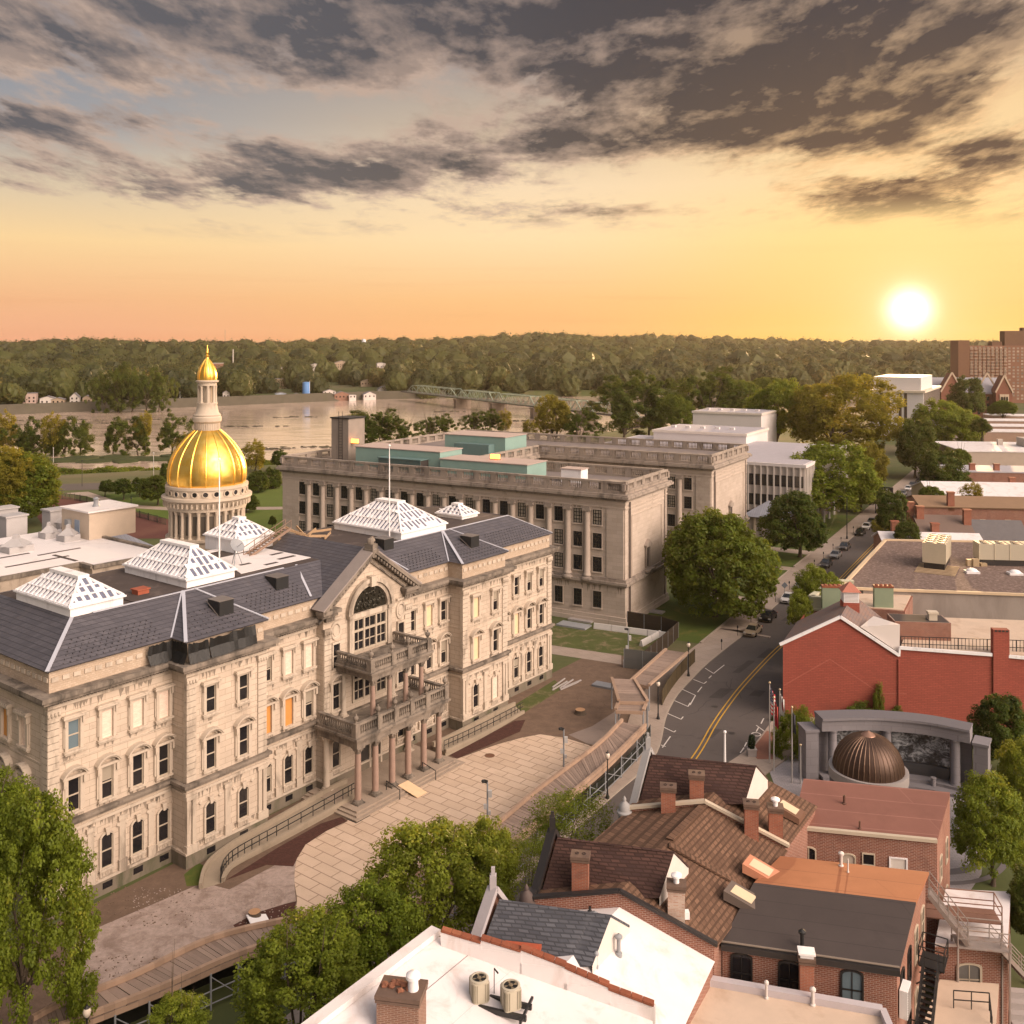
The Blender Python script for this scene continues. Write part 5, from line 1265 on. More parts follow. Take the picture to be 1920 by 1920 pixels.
for nm, lab, (px, py, w, d, Y, h) in (('white_block', 'low white flat-roofed block with lavender roof just behind the annex', (1310, 812, 27, 22, 270, 3)), ('white_block', 'white roof pavilion standing above the far end of the annex', (1362, 775, 24, 20, 330, 5))):
    p = at(px, py, Y); z = p.z
    t = thing(nm, lab, 'building', (p.x, p.y, 0), AX); mb = MB(); mb.box(-w / 2, w / 2, 0, d, 0, z - .3); mb.build('wall', white, t)
    mb = MB(); mb.box(-w / 2 - .3, w / 2 + .3, -.3, d + .3, z - .3, z + .4); mb.build('parapet', M('white_parapet', (.70, .62, .56), .6), t)
    mb = MB(); mb.box(-w / 2 + .4, w / 2 - .4, .4, d - .4, z, z + .45); mb.build('roof', M('lavender_roof', (.42, .39, .42), .7), t)
    mb = MB()
    for k in range(5): mb.next().box(-w / 2 + 2 + k * 4.4, -w / 2 + 3.3 + k * 4.4, d * .4, d * .4 + 1.2, z + .45, z + 1.1)
    mb.builds('roof_vent', white, t)
# pale stone kiosk with metal hip roof between annex and maple
t = thing('stone_pavilion', 'small grey pavilion with hipped metal roof beside the annex', 'pavilion', at(1432, 1000, 215) * Vector((1, 1, 0)), AX)
mb = MB(); mb.box(-4.2, 4.2, 0, 8, 0, 5.2); mb.build('wall', M('grey_pavilion', (.30, .265, .245), .8), t)
mb = MB()
for k in range(5): mb.next().box(-4 + k * 2 - .25, -4 + k * 2 + .25, -.2, .05, .2, 5.2)
mb.builds('pier', lime_plain, t); 
mb = MB(); a, b, c, d, e = (-5, -.8, 5.2), (5, -.8, 5.2), (5, 8.8, 5.2), (-5, 8.8, 5.2), (0, 4, 8.4)
for f in ((a, b, e), (b, c, e), (c, d, e), (d, a, e)): mb.poly(f)
mb.build('roof', seam, t)
# ---------------------------------------------------------------- near row houses (lots run along E_, street front along W_)
rbrick = M_courses('red_brick', (.29, .105, .066), (.18, .062, .044), (.42, .33, .27), .28, .105, ax=(1, .25, 1), msize=.019, stain=(.12, .05, .04), rnd_scale=.5)
rbrick_w = M_courses('red_brick_end', (.30, .125, .08), (.23, .088, .06), (.36, .27, .22), .28, .105, ax=(.25, 1, 1), msize=.018, stain=(.12, .05, .04), rnd_scale=.5)
chimbrick = M_courses('chimney_brick', (.36, .115, .06), (.26, .08, .05), (.30, .22, .17), .26, .085, msize=.016, stain=(.10, .055, .045), rnd_scale=1.2)
def shingle(name, c1, c2, st=None): return M_courses(name, c1, c2, mul(c1, .3), .42, .15, ax=(.86, .55, 1.0), msize=.03, rough=.9, bmp=.5, stain=st, rnd_scale=.35)
brown = shingle('brown_shingles', (.20, .115, .075), (.11, .062, .042), (.22, .13, .085))
dkbrown = shingle('dark_brown_shingles', (.10, .052, .042), (.04, .023, .022))
bluegrey = shingle('blue_grey_shingles', (.13, .135, .155), (.055, .058, .072), (.15, .15, .165))
def felt(name, c, c2): return M_courses(name, c, mul(c, .93), c2, 30, .95, wall=True, ax=(1, .17, 4.0), msize=.02, rough=.9, bmp=.2, stain=mul(c, .7), rnd_scale=.25)
orange = felt('orange_felt_roof', (.37, .15, .075), (.22, .09, .05))
blackfelt = felt('black_felt_roof', (.072, .058, .055), (.045, .037, .036))
redbrown = felt('red_brown_felt_roof', (.24, .11, .085), (.36, .18, .145))
wm = M('white_membrane', (.74, .69, .69), .55, var=.14, scale=.35, fine=1.6, stain=(.54, .46, .43), stain_scale=.6, stain_lo=.52, bmp=.08, spec=.4)
wm2 = M('cream_membrane', (.62, .48, .37), .6, var=.2, scale=.35, fine=1.6, stain=(.42, .29, .2), stain_scale=.3, stain_lo=.53, bmp=.08, spec=.4)
coping_tile = M('red_coping_tile', (.30, .095, .05), .6, var=.35, scale=2, rnd=.3)
gutter = M('black_gutter', (.028, .024, .024), .45, spec=.5)
creamtrim = M('cream_trim', (.52, .44, .34), .7, var=.12)
blackpaint = M('black_paint', (.018, .017, .017), .45, spec=.5)
def rh(base, i, j, z): return Vector(base) + W_ * i + E_ * j + Vector((0, 0, z))   # i along the street, j away from the street
def fill_wall(mb, top, z0=0.0):
    """vertical wall under a polyline of points"""
    for a, b in zip(top[:-1], top[1:]): mb.poly([(a.x, a.y, z0), (b.x, b.y, z0), b, a])
def local(mb, name, mat, t, **kw):
    r = t
    while r.parent: r = r.parent
    if kw.pop('split', 0): return mb.builds(name, mat, t, shift=r.location, **kw)
    return mb.build(name, mat, t, shift=r.location, **kw)
def chimney(t, c, w, d, z0, z1, cap='pots', mat=None, soot=True):
    mb = MB(); mb.obox(c, E_, w, d, z0, z1); o = local(mb, 'chimney', mat or chimbrick, t)
    mb = MB(); mb.obox(c, E_, w + .12, d + .12, z1 - .28, z1 - .16); mb.obox(c, E_, w + .16, d + .16, z1 - .12, z1 + .06)
    local(mb, 'chimney_cap', M('sooty_mortar', (.16, .105, .08), .9, var=.4, scale=2), o)
    if cap == 'cowl':
        mb = MB(); mb.lathe([(.16, z1 + .06), (.16, z1 + .4), (.30, z1 + .42), (.30, z1 + .52), (.12, z1 + .62), (.001, z1 + .64)], 14, c[0], c[1]); local(mb, 'chimney_cowl', whitemetal, o, smooth=True)
    elif cap == 'pots':
        mb = MB()
        for q in (-.2, .2): mb.lathe([(.13, z1 + .02), (.11, z1 + .1), (.09, z1 + .1)], 8, c[0] + q * E_.x, c[1] + q * E_.y)
        local(mb, 'flue', M('dark_flue', (.04, .03, .028), .9), o)
    return o
def wall_window(t, c, d, w, h, z, frame=blackpaint, glass=dkglass, arch=True, out=None, mull=True):
    """window in a wall: c wall point (x,y), d wall direction, out = outward normal"""
    d = Vector(d[:2]).normalized(); o = out or Vector((d.y, -d.x)); c = Vector(c[:2])
    def P(a, b, zz): q = c + d * a + o * b; return (q.x, q.y, zz)
    mb = MB(); k = 8
    top = [(w / 2 * math.cos(math.pi * i / k), .22 * math.sin(math.pi * i / k)) for i in range(k + 1)] if arch else [(w / 2, 0), (-w / 2, 0)]
    ring = [(-w / 2, z), (w / 2, z)] + [(x, z + h - (.22 if arch else 0) + q) for x, q in top]
    big = [(x * 1.22, z - .12 if zz == z else zz + .09) for x, zz in ring]
    n = len(ring)
    for i in range(n):
        j = (i + 1) % n; mb.add([P(*q) for q in ((ring[i][0], .08, ring[i][1]), (ring[j][0], .08, ring[j][1]), (big[j][0], .08, big[j][1]), (big[i][0], .08, big[i][1]))], [(0, 1, 2, 3)])
        mb.add([P(*q) for q in ((ring[i][0], .08, ring[i][1]), (ring[j][0], .08, ring[j][1]), (ring[j][0], .0, ring[j][1]), (ring[i][0], .0, ring[i][1]))], [(0, 1, 2, 3)])
        mb.add([P(*q) for q in ((big[i][0], .08, big[i][1]), (big[j][0], .08, big[j][1]), (big[j][0], -.02, big[j][1]), (big[i][0], -.02, big[i][1]))], [(0, 1, 2, 3)])
    w_ = local(mb, 'window', frame, t)
    mb = MB(); mb.add([P(x, .012, zz) for x, zz in ring], [tuple(range(n))]); local(mb, 'pane', glass, w_)
    if mull:
        mb = MB()
        for a0, a1, z0, z1 in ((-w / 2, w / 2, z + h * .48, z + h * .53), (-.03, .03, z, z + h * .98)):
            mb.add([P(a0, .045, z0), P(a1, .045, z0), P(a1, .045, z1), P(a0, .045, z1)], [(0, 1, 2, 3)])
        local(mb, 'sash_bars', frame, w_)
    return w_
def skylight_box(t, c, d1, d2, w, l, z, slope, frame, glassm):
    """tilted curb skylight; d1 across, d2 along the falling slope"""
    d1, d2 = Vector(d1).normalized(), Vector(d2).normalized(); c = Vector(c); up = Vector((0, 0, 1))
    P = [c + d1 * a * w / 2 + d2 * b * l / 2 for a, b in ((-1, -1), (1, -1), (1, 1), (-1, 1))]
    T = [p + up * (.55 if k in (0, 1) else .4) for k, p in enumerate(P)]
    mb = MB(); mb.add(P + T, [(0, 1, 5, 4), (1, 2, 6, 5), (2, 3, 7, 6), (3, 0, 4, 7), (4, 5, 6, 7)]); s = local(mb, 'skylight', frame, t)
    C_ = sum(T, Vector()) / 4; G = [C_ + (q - C_) * .66 + up * .03 for q in T]
    mb = MB(); mb.poly(G); local(mb, 'glazing', glassm, s); return s
litglass = M('cream_skylight', (.62, .50, .34), .25, var=.1, bmp=0, spec=.5)
# common row geometry: ridge line foot points
RB = Vector((6.1, 54.4, 0))            # ridge point on the wall between houses 2 and 3
IW = 6.1                               # house width along the street
def house_main(name, label, i0, i1, zr, zf, zb, roofm, near_wall=True):
    """main block of a terrace house: front eave 4.9 m before the ridge line, rear eave 5.2 m behind"""
    t = thing(name, label, 'row house', rh(RB, (i0 + i1) / 2, 0, 0))
    jf, jb = -4.9, 5.25
    mb = MB()
    for i in (i0, i1):
        top = [rh(RB, i, jf, zf - .1), rh(RB, i, 0, zr - .1), rh(RB, i, jb, zb - .1)]; fill_wall(mb, top)
    for j, z in ((jf, zf - .1), (jb, zb - .1)):
        fill_wall(mb, [rh(RB, i0, j, z), rh(RB, i1, j, z)])
    local(mb, 'wall', rbrick, t)
    mb = MB(); e = .12
    mb.slab([rh(RB, i0 - .02, jf - .35, zf - .05), rh(RB, i1 - .02, jf - .35, zf - .05), rh(RB, i1 - .02, 0, zr), rh(RB, i0 - .02, 0, zr)], e)
    mb.slab([rh(RB, i0 - .02, 0, zr), rh(RB, i1 - .02, 0, zr), rh(RB, i1 - .02, jb + .2, zb - .1), rh(RB, i0 - .02, jb + .2, zb - .1)], e)
    local(mb, 'roof', roofm, t)
    return t
def dormer_gable(t, i0, i1, zr2, zf, jfront, jend, roofm, cop, tip):
    """street gable with a steep cross roof whose ridge ends behind the main ridge"""
    ic = (i0 + i1) / 2; zb_ = zf
    mb = MB(); a0, a1 = rh(RB, i0, jfront, zb_), rh(RB, i0 + .0, jend, zr2 - 2.0); r0, r1 = rh(RB, ic, jfront, zr2), rh(RB, ic, jend, zr2 - .25)
    b0, b1 = rh(RB, i1, jfront, zb_), rh(RB, i1, jend, zr2 - 2.0)
    mb.slab([a0, a1, r1, r0], .12); mb.slab([b0, b1, r1, r0], .12); local(mb, 'dormer_roof', roofm, t)
    mb = MB(); mb.poly([a1, b1, r1]); mb.poly([a1 - Vector((0, 0, 2)), b1 - Vector((0, 0, 2)), b1, a1]); local(mb, 'dormer_end', M('white_dormer_board', (.66, .61, .57), .7), t)
    mb = MB()
    fw = [rh(RB, i0 - .1, jfront - .3, zb_ + .1), rh(RB, i1 + .1, jfront - .3, zb_ + .1), rh(RB, ic, jfront - .3, zr2 + .45)]
    for a, b in ((fw[0], fw[2]), (fw[1], fw[2])): mb.bar(a, b, .5, .22)
    mb.bar(fw[2] - Vector((0, 0, .5)), fw[2] + Vector((0, 0, .75)), .34); mb.bar(fw[2] + Vector((0, 0, .7)), fw[2] + Vector((0, 0, 1.05)), .18)
    local(mb, 'gable_coping', cop, t)
    mb = MB(); mb.poly([fw[0] - Vector((0, 0, 12)), fw[1] - Vector((0, 0, 12)), fw[1], fw[2], fw[0]]); local(mb, 'gable_front', rbrick_w, t)
def finial(t, p, mat):
    mb = MB(); mb.lathe([(.42, -1.2), (.42, .1), (.52, .15), (.52, .3), (.4, .4), (.36, .75), (.12, 1.0), (.14, 1.15), (.02, 1.35)], 12); mb.xform(Matrix.Translation(p)); local(mb, 'corner_pinnacle', mat, t, smooth=True)
greystone = M('grey_stone_trim', (.34, .33, .33), .8, var=.2)
# house 3a and 3b share a brown roof; 4 beyond
ZR, ZF, ZB = 13.0, 12.15, 10.55
H3 = house_main('row_house', 'brown-roofed brick house with dark dormer, beside the white pitched roof', 0, IW, ZR, ZF, ZB, brown)
dormer_gable(H3, .55, 4.6, 14.55, 11.7, -4.9, 2.0, dkbrown, gutter, None)
finial(H3, rh(RB, -.1, -5.3, 11.6), M('dark_terracotta', (.10, .075, .07), .7))
mb = MB(); mb.bar(rh(RB, 0, -5.2, ZF), rh(RB, 0, 0, ZR + .03), .3, .16); mb.bar(rh(RB, 0, 0, ZR + .03), rh(RB, 0, 5.4, ZB), .3, .16); mb.bar(rh(RB, -.1, -5.3, ZF), rh(RB, IW, -5.3, ZF), .5, .3); local(mb, 'eave_trim', gutter, H3)
chimney(H3, rh(RB, .75, -2.6, 0), .95, .7, 12.0, 14.5, 'pots'); chimney(H3, rh(RB, .65, 2.9, 0), .95, .75, 11.0, 13.4, 'cowl', M_courses('whitened_brick', (.38, .17, .11), (.55, .45, .38), (.5, .42, .36), .26, .085, msize=.02, rnd_scale=1.5))
H3b = house_main('row_house', 'brown-roofed brick house in the middle of the terrace', IW, 2 * IW, ZR, ZF, ZB, brown)
mb = MB(); mb.bar(rh(RB, IW, .2, ZR + .02), rh(RB, IW, 4.9, 10.75), .5, .12); mb.bar(rh(RB, IW + .6, 0, ZR + .06), rh(RB, 2 * IW, 0, ZR + .06), .5, .1); local(mb, 'ridge_strip', brown, H3b)
chimney(H3b, rh(RB, 2 * IW - .45, -2.2, 0), .95, .75, 12.0, 14.3, 'pots'); chimney(H3b, rh(RB, 2 * IW - .4, 3.2, 0), .9, .75, 11.2, 13.6, 'pots')
H4 = house_main('row_house', 'far brown-roofed brick house with dark dormer, next to the memorial', 2 * IW, 3 * IW + .6, ZR + .25, ZF + .25, ZB + .25, brown)
dormer_gable(H4, 2 * IW + 1.0, 2 * IW + 5.6, 14.9, 12.0, -4.9, 2.3, dkbrown, greystone, None)
finial(H4, rh(RB, 2 * IW - .1, -5.3, 11.9), greystone)
mb = MB(); mb.bar(rh(RB, 2 * IW, -5.2, ZF + .27), rh(RB, 2 * IW, 0, ZR + .3), .35, .18); mb.bar(rh(RB, 2 * IW, 0, ZR + .3), rh(RB, 2 * IW, 5.5, ZB + .25), .35, .18); local(mb, 'eave_trim', creamtrim, H4)
chimney(H4, rh(RB, 2 * IW + 1.0, -.9, 0), .95, .75, 12.3, 14.7, 'pots'); chimney(H4, rh(RB, 2 * IW + .7, 4.4, 0), .9, .75, 10.8, 13.0, 'cowl')
skylight_box(H4, rh(RB, 2 * IW + 3.6, 4.4, 11.3), W_, E_ + Vector((0, 0, -.45)), 1.3, 1.9, 0, 0, M('brown_curb', (.16, .085, .055), .8), litglass)

# rear wings
def rear_wing(t, n0, n1, f0, f1, zn, zr_n, zf, near_roof, far_roof, wallm):
    """n0,n1 near eave ends; f0,f1 far eave ends (xy); ridge half way"""
    n0, n1, f0, f1 = (Vector((*p[:2], 0)) for p in (n0, n1, f0, f1)); m0, m1 = n0.lerp(f0, .52), n1.lerp(f1, .52)
    up = lambda p, z: p + Vector((0, 0, z))
    mb = MB(); mb.slab([up(n0, zn), up(n1, zn), up(m1, zr_n), up(m0, zr_n)], .15); r1 = local(mb, 'wing_roof', near_roof, t)
    mb = MB(); mb.slab([up(m0, zr_n), up(m1, zr_n), up(f1, zf), up(f0, zf)], .15); r2 = local(mb, 'wing_roof', far_roof, t)
    mb = MB(); i = .18; d = (n1 - n0).normalized(); s = (f0 - n0).normalized()
    a, b, c, e = n0 + s * i, n1 + s * i - d * i, f1 - s * i - d * i, f0 - s * i
    mb.next().poly([up(a, 0), up(b, 0), up(b, zn - .12), up(a, zn - .12)]); mb.next().poly([up(c, 0), up(e, 0), up(e, zf - .12), up(c, zf - .12)])
    local(mb, 'wing_wall', wallm, t, split=True)
    mm = b.lerp(c, .5); mb = MB(); mb.poly([up(b, 0), up(c, 0), up(c, zf - .12), up(mm, zr_n - .14), up(b, zn - .12)]); local(mb, 'wing_end_wall', rbrick_w, t)
    return (a, b, c, e)
n0, n1 = gp(1352, 1768, 10.2), gp(1687, 1817, 10.2)
m0, m1 = gp(1398, 1655, 11.2), gp(1717, 1695, 11.2)
f0, f1 = gp(1463, 1605, 10.7), gp(1742, 1635, 10.7)
f1 = f0 + (n1 - n0) * 1.0 + Vector((0, 0, 0)); f1 = Vector((f1.x, f1.y, 0)); f1 = gp(1742, 1635, 10.7)
A3 = rear_wing(H3, n0, n1, f0, f1, 10.2, 11.2, 10.7, blackfelt, orange, rbrick)
mb = MB(); mb.bar(Vector((*n0[:2], 10.05)), Vector((*n1[:2], 10.05)), .4, .32); local(mb, 'wing_gutter', gutter, H3)
mb = MB(); mb.bar(Vector((*n0[:2], 10.3)), Vector((*(n0 + (n1 - n0) * 1.0)[:2], 10.3)), .12, .05); local(mb, 'gutter_edge', M('pale_gutter_edge', (.25, .20, .16), .6), H3)
wd = (n1 - n0); wd.z = 0; wo = Vector((wd.y, -wd.x)).normalized()
for px, g_ in ((1390, dkglass), (1480, dkglass), (1597, blueglass)):
    a, b = A3[0], A3[1]
    for s in range(1000):
        p = a.lerp(b, s / 1000)
        if 960 + F * p.x / p.y >= px: break
    wall_window(H3, p, wd, 1.0, 2.05, 7.55, blackpaint, g_, True, wo)
    wall_window(H3, p, wd, 1.0, 2.05, 3.6, blackpaint, g_, True, wo)
ed = (A3[2] - A3[1]); ed.z = 0; eo = Vector((ed.y, -ed.x)).normalized()
for q in (.15, .38, .62, .86):
    for z in (7.3, 3.6): wall_window(H3, A3[1].lerp(A3[2], q), ed, .9, 1.9, z, creamtrim if q > .5 else blackpaint, dkglass, True, eo)
skylight_box(H3, rh(RB, 4.4, 5.3, 10.75), W_, E_ + Vector((0, 0, -.42)), 1.35, 2.0, 0, 0, M('grey_curb', (.13, .10, .085), .7), litglass)
skylight_box(H3b, rh(RB, IW + 1.4, 5.3, 10.95), W_, E_ + Vector((0, 0, -.42)), 1.35, 2.0, 0, 0, M('orange_curb', (.50, .22, .13), .7), litglass)
n0, n1 = gp(1486, 1549, 9.9), gp(1757, 1575, 9.9); f0, f1 = gp(1507, 1462, 10.6), gp(1781, 1488, 10.6)
mb = MB()
U = lambda p, z: Vector((p.x, p.y, z))
mb.slab([U(n0, 9.9), U(n1, 9.9), U(f1, 10.7), U(f0, 10.7)], .15); local(mb, 'wing_roof', redbrown, H4)
mb = MB(); mb.next().poly([U(n0, 0), U(n1, 0), U(n1, 9.76), U(n0, 9.76)]); mb.next().poly([U(f1, 0), U(f0, 0), U(f0, 10.5), U(f1, 10.5)]); local(mb, 'wing_wall', rbrick, H4, split=True)
mb = MB(); mb.poly([U(n1, 0), U(f1, 0), U(f1, 10.5), U(n1, 9.76)]); local(mb, 'wing_end_wall', rbrick_w, H4)
mb = MB(); mb.bar(U(n0, 9.85), U(n1, 9.85), .3, .22); mb.bar(U(n0 - W_ * .02, 0), U(n0 - W_ * .02, 9.7), .2); local(mb, 'wing_gutter', creamtrim, H4)
wd4 = n1 - n0; wd4.z = 0; wo4 = Vector((wd4.y, -wd4.x)).normalized()
def on_wall(a, b, px):
    for s in range(1000):
        p = a.lerp(b, s / 1000)
        if 960 + F * p.x / p.y >= px: return p
    return b
wall_window(H4, on_wall(n0, n1, 1516), wd4, .85, 1.75, 6.75, creamtrim, dkglass, True, wo4)
wall_window(H4, on_wall(n0, n1, 1590), wd4, .85, 2.0, 6.3, creamtrim, M('cream_door', (.50, .43, .36), .6), True, wo4, False)
wall_window(H4, on_wall(n0, n1, 1628), wd4, .7, .7, 7.75, creamtrim, dkglass, False, wo4, False)
wall_window(H4, on_wall(n0, n1, 1684), wd4, 1.0, 1.75, 6.6, whitemetal, M('white_boarding', (.68, .62, .57), .6), False, wo4, False)
d4 = f1 - n1; d4.z = 0; o4 = Vector((d4.y, -d4.x)).normalized()
for q, z in ((.25, 6.5), (.7, 6.5), (.3, 3.0), (.7, 3.0)): wall_window(H4, n1.lerp(f1, q), d4, .8, 1.6, z, creamtrim, dkglass, True, o4)
# vents and pipes on the roofs
def pipe(label, p, h, r=.09, mat=None, cap=False, name='vent_pipe'):
    mb = MB(); mb.lathe([(r * 1.8, -.3), (r * 1.7, .06), (r, .1), (r, h)] + ([(r * 1.9, h), (r * 1.9, h + .1), (r * .4, h + .22)] if cap else [(r * .6, h)]), 10)
    return tag(mb.build(name, mat or greym, None, smooth=True, loc=p), label, 'vent pipe')
whitepvc = M('white_plastic_pipe', (.62, .57, .54), .5)
def roof_pt(px, py, plane):
    """point where the line of sight of a photo pixel meets a plane (point, normal) - used to stand things on sloping roofs"""
    d = Vector(((px - 960) / F, 1, -(py - HY) / F)); o = Vector((0, 0, H)); p0, n = plane
    return o + d * ((Vector(p0) - o).dot(n) / d.dot(n))
def plane3(a, b, c): n = (Vector(b) - Vector(a)).cross(Vector(c) - Vector(a)).normalized(); return (Vector(a), n)
pb = plane3(U(gp(1352, 1768, 10.2), 10.2), U(gp(1687, 1817, 10.2), 10.2), U(gp(1398, 1655, 11.2), 11.2))
po = plane3(U(gp(1398, 1655, 11.2), 11.2), U(gp(1717, 1695, 11.2), 11.2), U(gp(1463, 1605, 10.7), 10.7))
pr = plane3(U(n0, 9.9), U(n1, 9.9), U(f0, 10.7)); pm = plane3(rh(RB, 0, 0, ZR), rh(RB, 6, 0, ZR), rh(RB, 0, 5.25, ZB))
pipe('thick white pipe on the orange roof', roof_pt(1577, 1624, po), .75, .10, whitepvc, True); pipe('thin white pipe on the orange roof', roof_pt(1590, 1636, po), .85, .045, whitepvc)
pipe('dark vent pipe with guard on the black roof', roof_pt(1504, 1776, pb), .8, .11, iron, True)
pipe('brown pipe in the middle of the red brown roof', roof_pt(1583, 1507, pr), .6, .10, M('brown_pipe', (.12, .06, .045), .6)); pipe('brown pipe by the gutter of the red brown roof', roof_pt(1612, 1554, pr), .55, .07, M('brown_pipe', (.12, .06, .045), .6))
pipe('small white vent on the brown shingles below the cowled chimney', roof_pt(1273, 1711, pm), .55, .06, whitepvc); 
mb = MB(); mb.box(-.28, .28, -.2, .2, -.25, .12); tag(mb.build('antenna_foot', whitemetal, None, loc=roof_pt(1274, 1712, pm) + Vector((.25, -.1, .05))), 'white mounting plate by the small vent on brown shingles', 'bracket')

# house 2: white pitched roof with blue grey dormer, stepped tile coping on its near wall
I2 = -6.6
H2 = thing('row_house', 'white-roofed house with blue grey shingled dormer', 'row house', rh(RB, I2 / 2, 0, 0))
zr2, zf2, zb2 = 12.1, 11.3, 9.0
mb = MB()
mb.slab([rh(RB, I2, -4.9, zf2), rh(RB, -.03, -4.9, zf2), rh(RB, -.03, 0, zr2), rh(RB, I2, 0, zr2)], .15); mb.slab([rh(RB, I2, 0, zr2), rh(RB, -.03, 0, zr2), rh(RB, -.03, 5.3, zb2 + .6), rh(RB, I2, 5.9, zb2 + .1)], .15)
local(mb, 'roof', wm, H2)
mb = MB(); fill_wall(mb, [rh(RB, I2, -4.85, zf2 - .1), rh(RB, -.1, -4.85, zf2 - .1)]); fill_wall(mb, [rh(RB, I2, 5.7, zb2 - .1), rh(RB, -.1, 5.2, zb2 + .4)]); local(mb, 'wall', rbrick, H2)
# dormer
dr = [rh(RB, -3.5, -4.9, 13.75), rh(RB, -3.5, 1.2, 13.5)]
mb = MB(); mb.slab([rh(RB, -6.1, -4.9, 10.9), rh(RB, -5.6, 1.2, 11.9), dr[1], dr[0]], .12); mb.slab([rh(RB, -.9, -4.9, 10.9), rh(RB, -1.4, 1.2, 11.9), dr[1], dr[0]], .12); local(mb, 'dormer_roof', bluegrey, H2)
mb = MB(); mb.poly([rh(RB, -5.6, 1.2, 11.0), rh(RB, -1.4, 1.2, 11.0), rh(RB, -1.4, 1.2, 11.9), dr[1], rh(RB, -5.6, 1.2, 11.9)]); local(mb, 'dormer_end', M('white_dormer_board', (.66, .61, .57), .7), H2)
mb = MB(); tp = rh(RB, -3.5, -5.25, 14.35)
for a in (rh(RB, -6.3, -5.25, 10.9), rh(RB, -.7, -5.25, 10.9)): mb.bar(a, tp, .6, .25)
mb.bar(tp - Vector((0, 0, .4)), tp + Vector((0, 0, .7)), .36); mb.bar(tp + Vector((0, 0, .6)), tp + Vector((0, 0, 1.1)), .2); local(mb, 'gable_coping', M('lavender_coping', (.40, .37, .39), .7, var=.15), H2)
mb = MB(); mb.poly([rh(RB, -6.3, -5.2, 0), rh(RB, -.7, -5.2, 0), rh(RB, -.7, -5.2, 10.9), tp, rh(RB, -6.3, -5.2, 10.9)]); local(mb, 'gable_front', rbrick_w, H2)
finial(H2, rh(RB, -.15, -5.35, 11.0), greystone)
# stepped party wall
steps = [(-5.0, -1.75, 12.35), (-1.75, 1.15, 12.15), (1.15, 4.1, 11.5), (4.1, 6.3, 10.9), (6.3, 7.9, 10.35)]
mb = MB(); cp = MB()
steps = [(829, 1742, 903, 1764, -4.9), (903, 1757, 978, 1780, 0), (977, 1775, 1062, 1808, 0), (1060, 1810, 1143, 1846, 0), (1141, 1850, 1227, 1882, 0)]
def party(px, py):           # point on the vertical party-wall plane seen at a pixel
    p0 = rh(RB, I2, 0, 0); n = Vector((-E_.y, E_.x, 0)); d = Vector(((px - 960) / F, 1, -(py - HY) / F)); o = Vector((0, 0, H)); return o + d * ((p0 - o).dot(n) / d.dot(n))
for k, (ax_, ay, bx, by, _) in enumerate(steps):
    a, b = party(ax_, ay), party(bx, by)
    mb.obox((a + b) / 2, E_, (b - a).length * .999, .3, 8.5, min(a.z, b.z) - .12)
    n = max(3, int((b - a).length / .5))
    for q in range(n):
        cp.bar(a.lerp(b, q / n), a.lerp(b, (q + .96) / n), .36, .13)
    z_ = min(a.z, b.z)
    mb.add([a - Vector((0, 0, .1)) + W_ * .14, b - Vector((0, 0, .1)) + W_ * .14, Vector((b.x, b.y, 8.5)) + W_ * .14, Vector((a.x, a.y, 8.5)) + W_ * .14, a - Vector((0, 0, .1)) - W_ * .14, b - Vector((0, 0, .1)) - W_ * .14, Vector((b.x, b.y, 8.5)) - W_ * .14, Vector((a.x, a.y, 8.5)) - W_ * .14], [(0, 1, 2, 3), (7, 6, 5, 4)])
local(mb, 'party_wall', wm, H2); local(cp, 'wall_coping', coping_tile, H2)
pw = plane3(rh(RB, I2, 0, zr2), rh(RB, 0, 0, zr2), rh(RB, 0, 5.3, zb2 + .6)); pwf = plane3(rh(RB, I2, 0, zr2), rh(RB, 0, 0, zr2), rh(RB, 0, -4.9, zf2))
pipe('short dark vent near the ridge of the white pitched roof', roof_pt(1114, 1733, pw), .5, .12, greym, True); pipe('tall grey vent pipe on the white pitched roof', roof_pt(1160, 1788, pw), .85, .11, greym, True); pipe('thin grey pipe beside the dark round patch', roof_pt(1118, 1812, pw), .6, .07, greym, True)
pipe('small bent vent on the street slope of the white roof', roof_pt(1106, 1710, pwf), .3, .08, iron)
mb = MB(); mb.lathe([(.42, 0), (.42, .04), (.001, .05)], 16); mb.blob((0, 0, .15), .16, .16, .16, 8, 5)
tag(mb.build('roof_fan', M('roof_fan_grey', (.12, .095, .09), .6), None, loc=roof_pt(1110, 1782, pw)), 'round dark roof vent with pale dome on the white roof', 'roof vent')
# rear flat roof of house 2 in front of the black-roofed wing
a, b = gp(1310, 1833, 8.7), gp(1655, 1893, 8.7); dv = (b - a).normalized(); c = a - E_ * .0
zR = 8.45
mb = MB(); q = [U(rh(RB, -6.7, 5.6, 0), zR), U(rh(RB, -6.7, 5.6, 0) + E_ * 11.5, zR), U(b, zR), U(a, zR), U(rh(RB, -.35, 5.2, 0), zR)]
mb.prism([(p.x, p.y) for p in q], 0, zR); local(mb, 'rear_wing', wm2, H2)
mb = MB(); mb.bar(U(a, 8.6), U(b, 8.6), .45, .45); mb.bar(U(b, 8.6), U(q[1], 8.6), .35, .4); mb.bar(q[4] + Vector((0, 0, .15)), U(a, 8.6), .4, .35); local(mb, 'parapet', M('lavender_parapet', (.52, .47, .49), .7, var=.15), H2)
mb = MB(); p = gp(1283, 1860, 8.47); mb.obox(p, E_, 1.3, .8, 8.44, 8.48); local(mb, 'roof_patch', M('brown_patch', (.10, .06, .05), .8), H2)
c = gp(1510, 1868, 8.45); chimney(H2, c + W_ * .2, .75, .6, 8.4, 10.5, None)
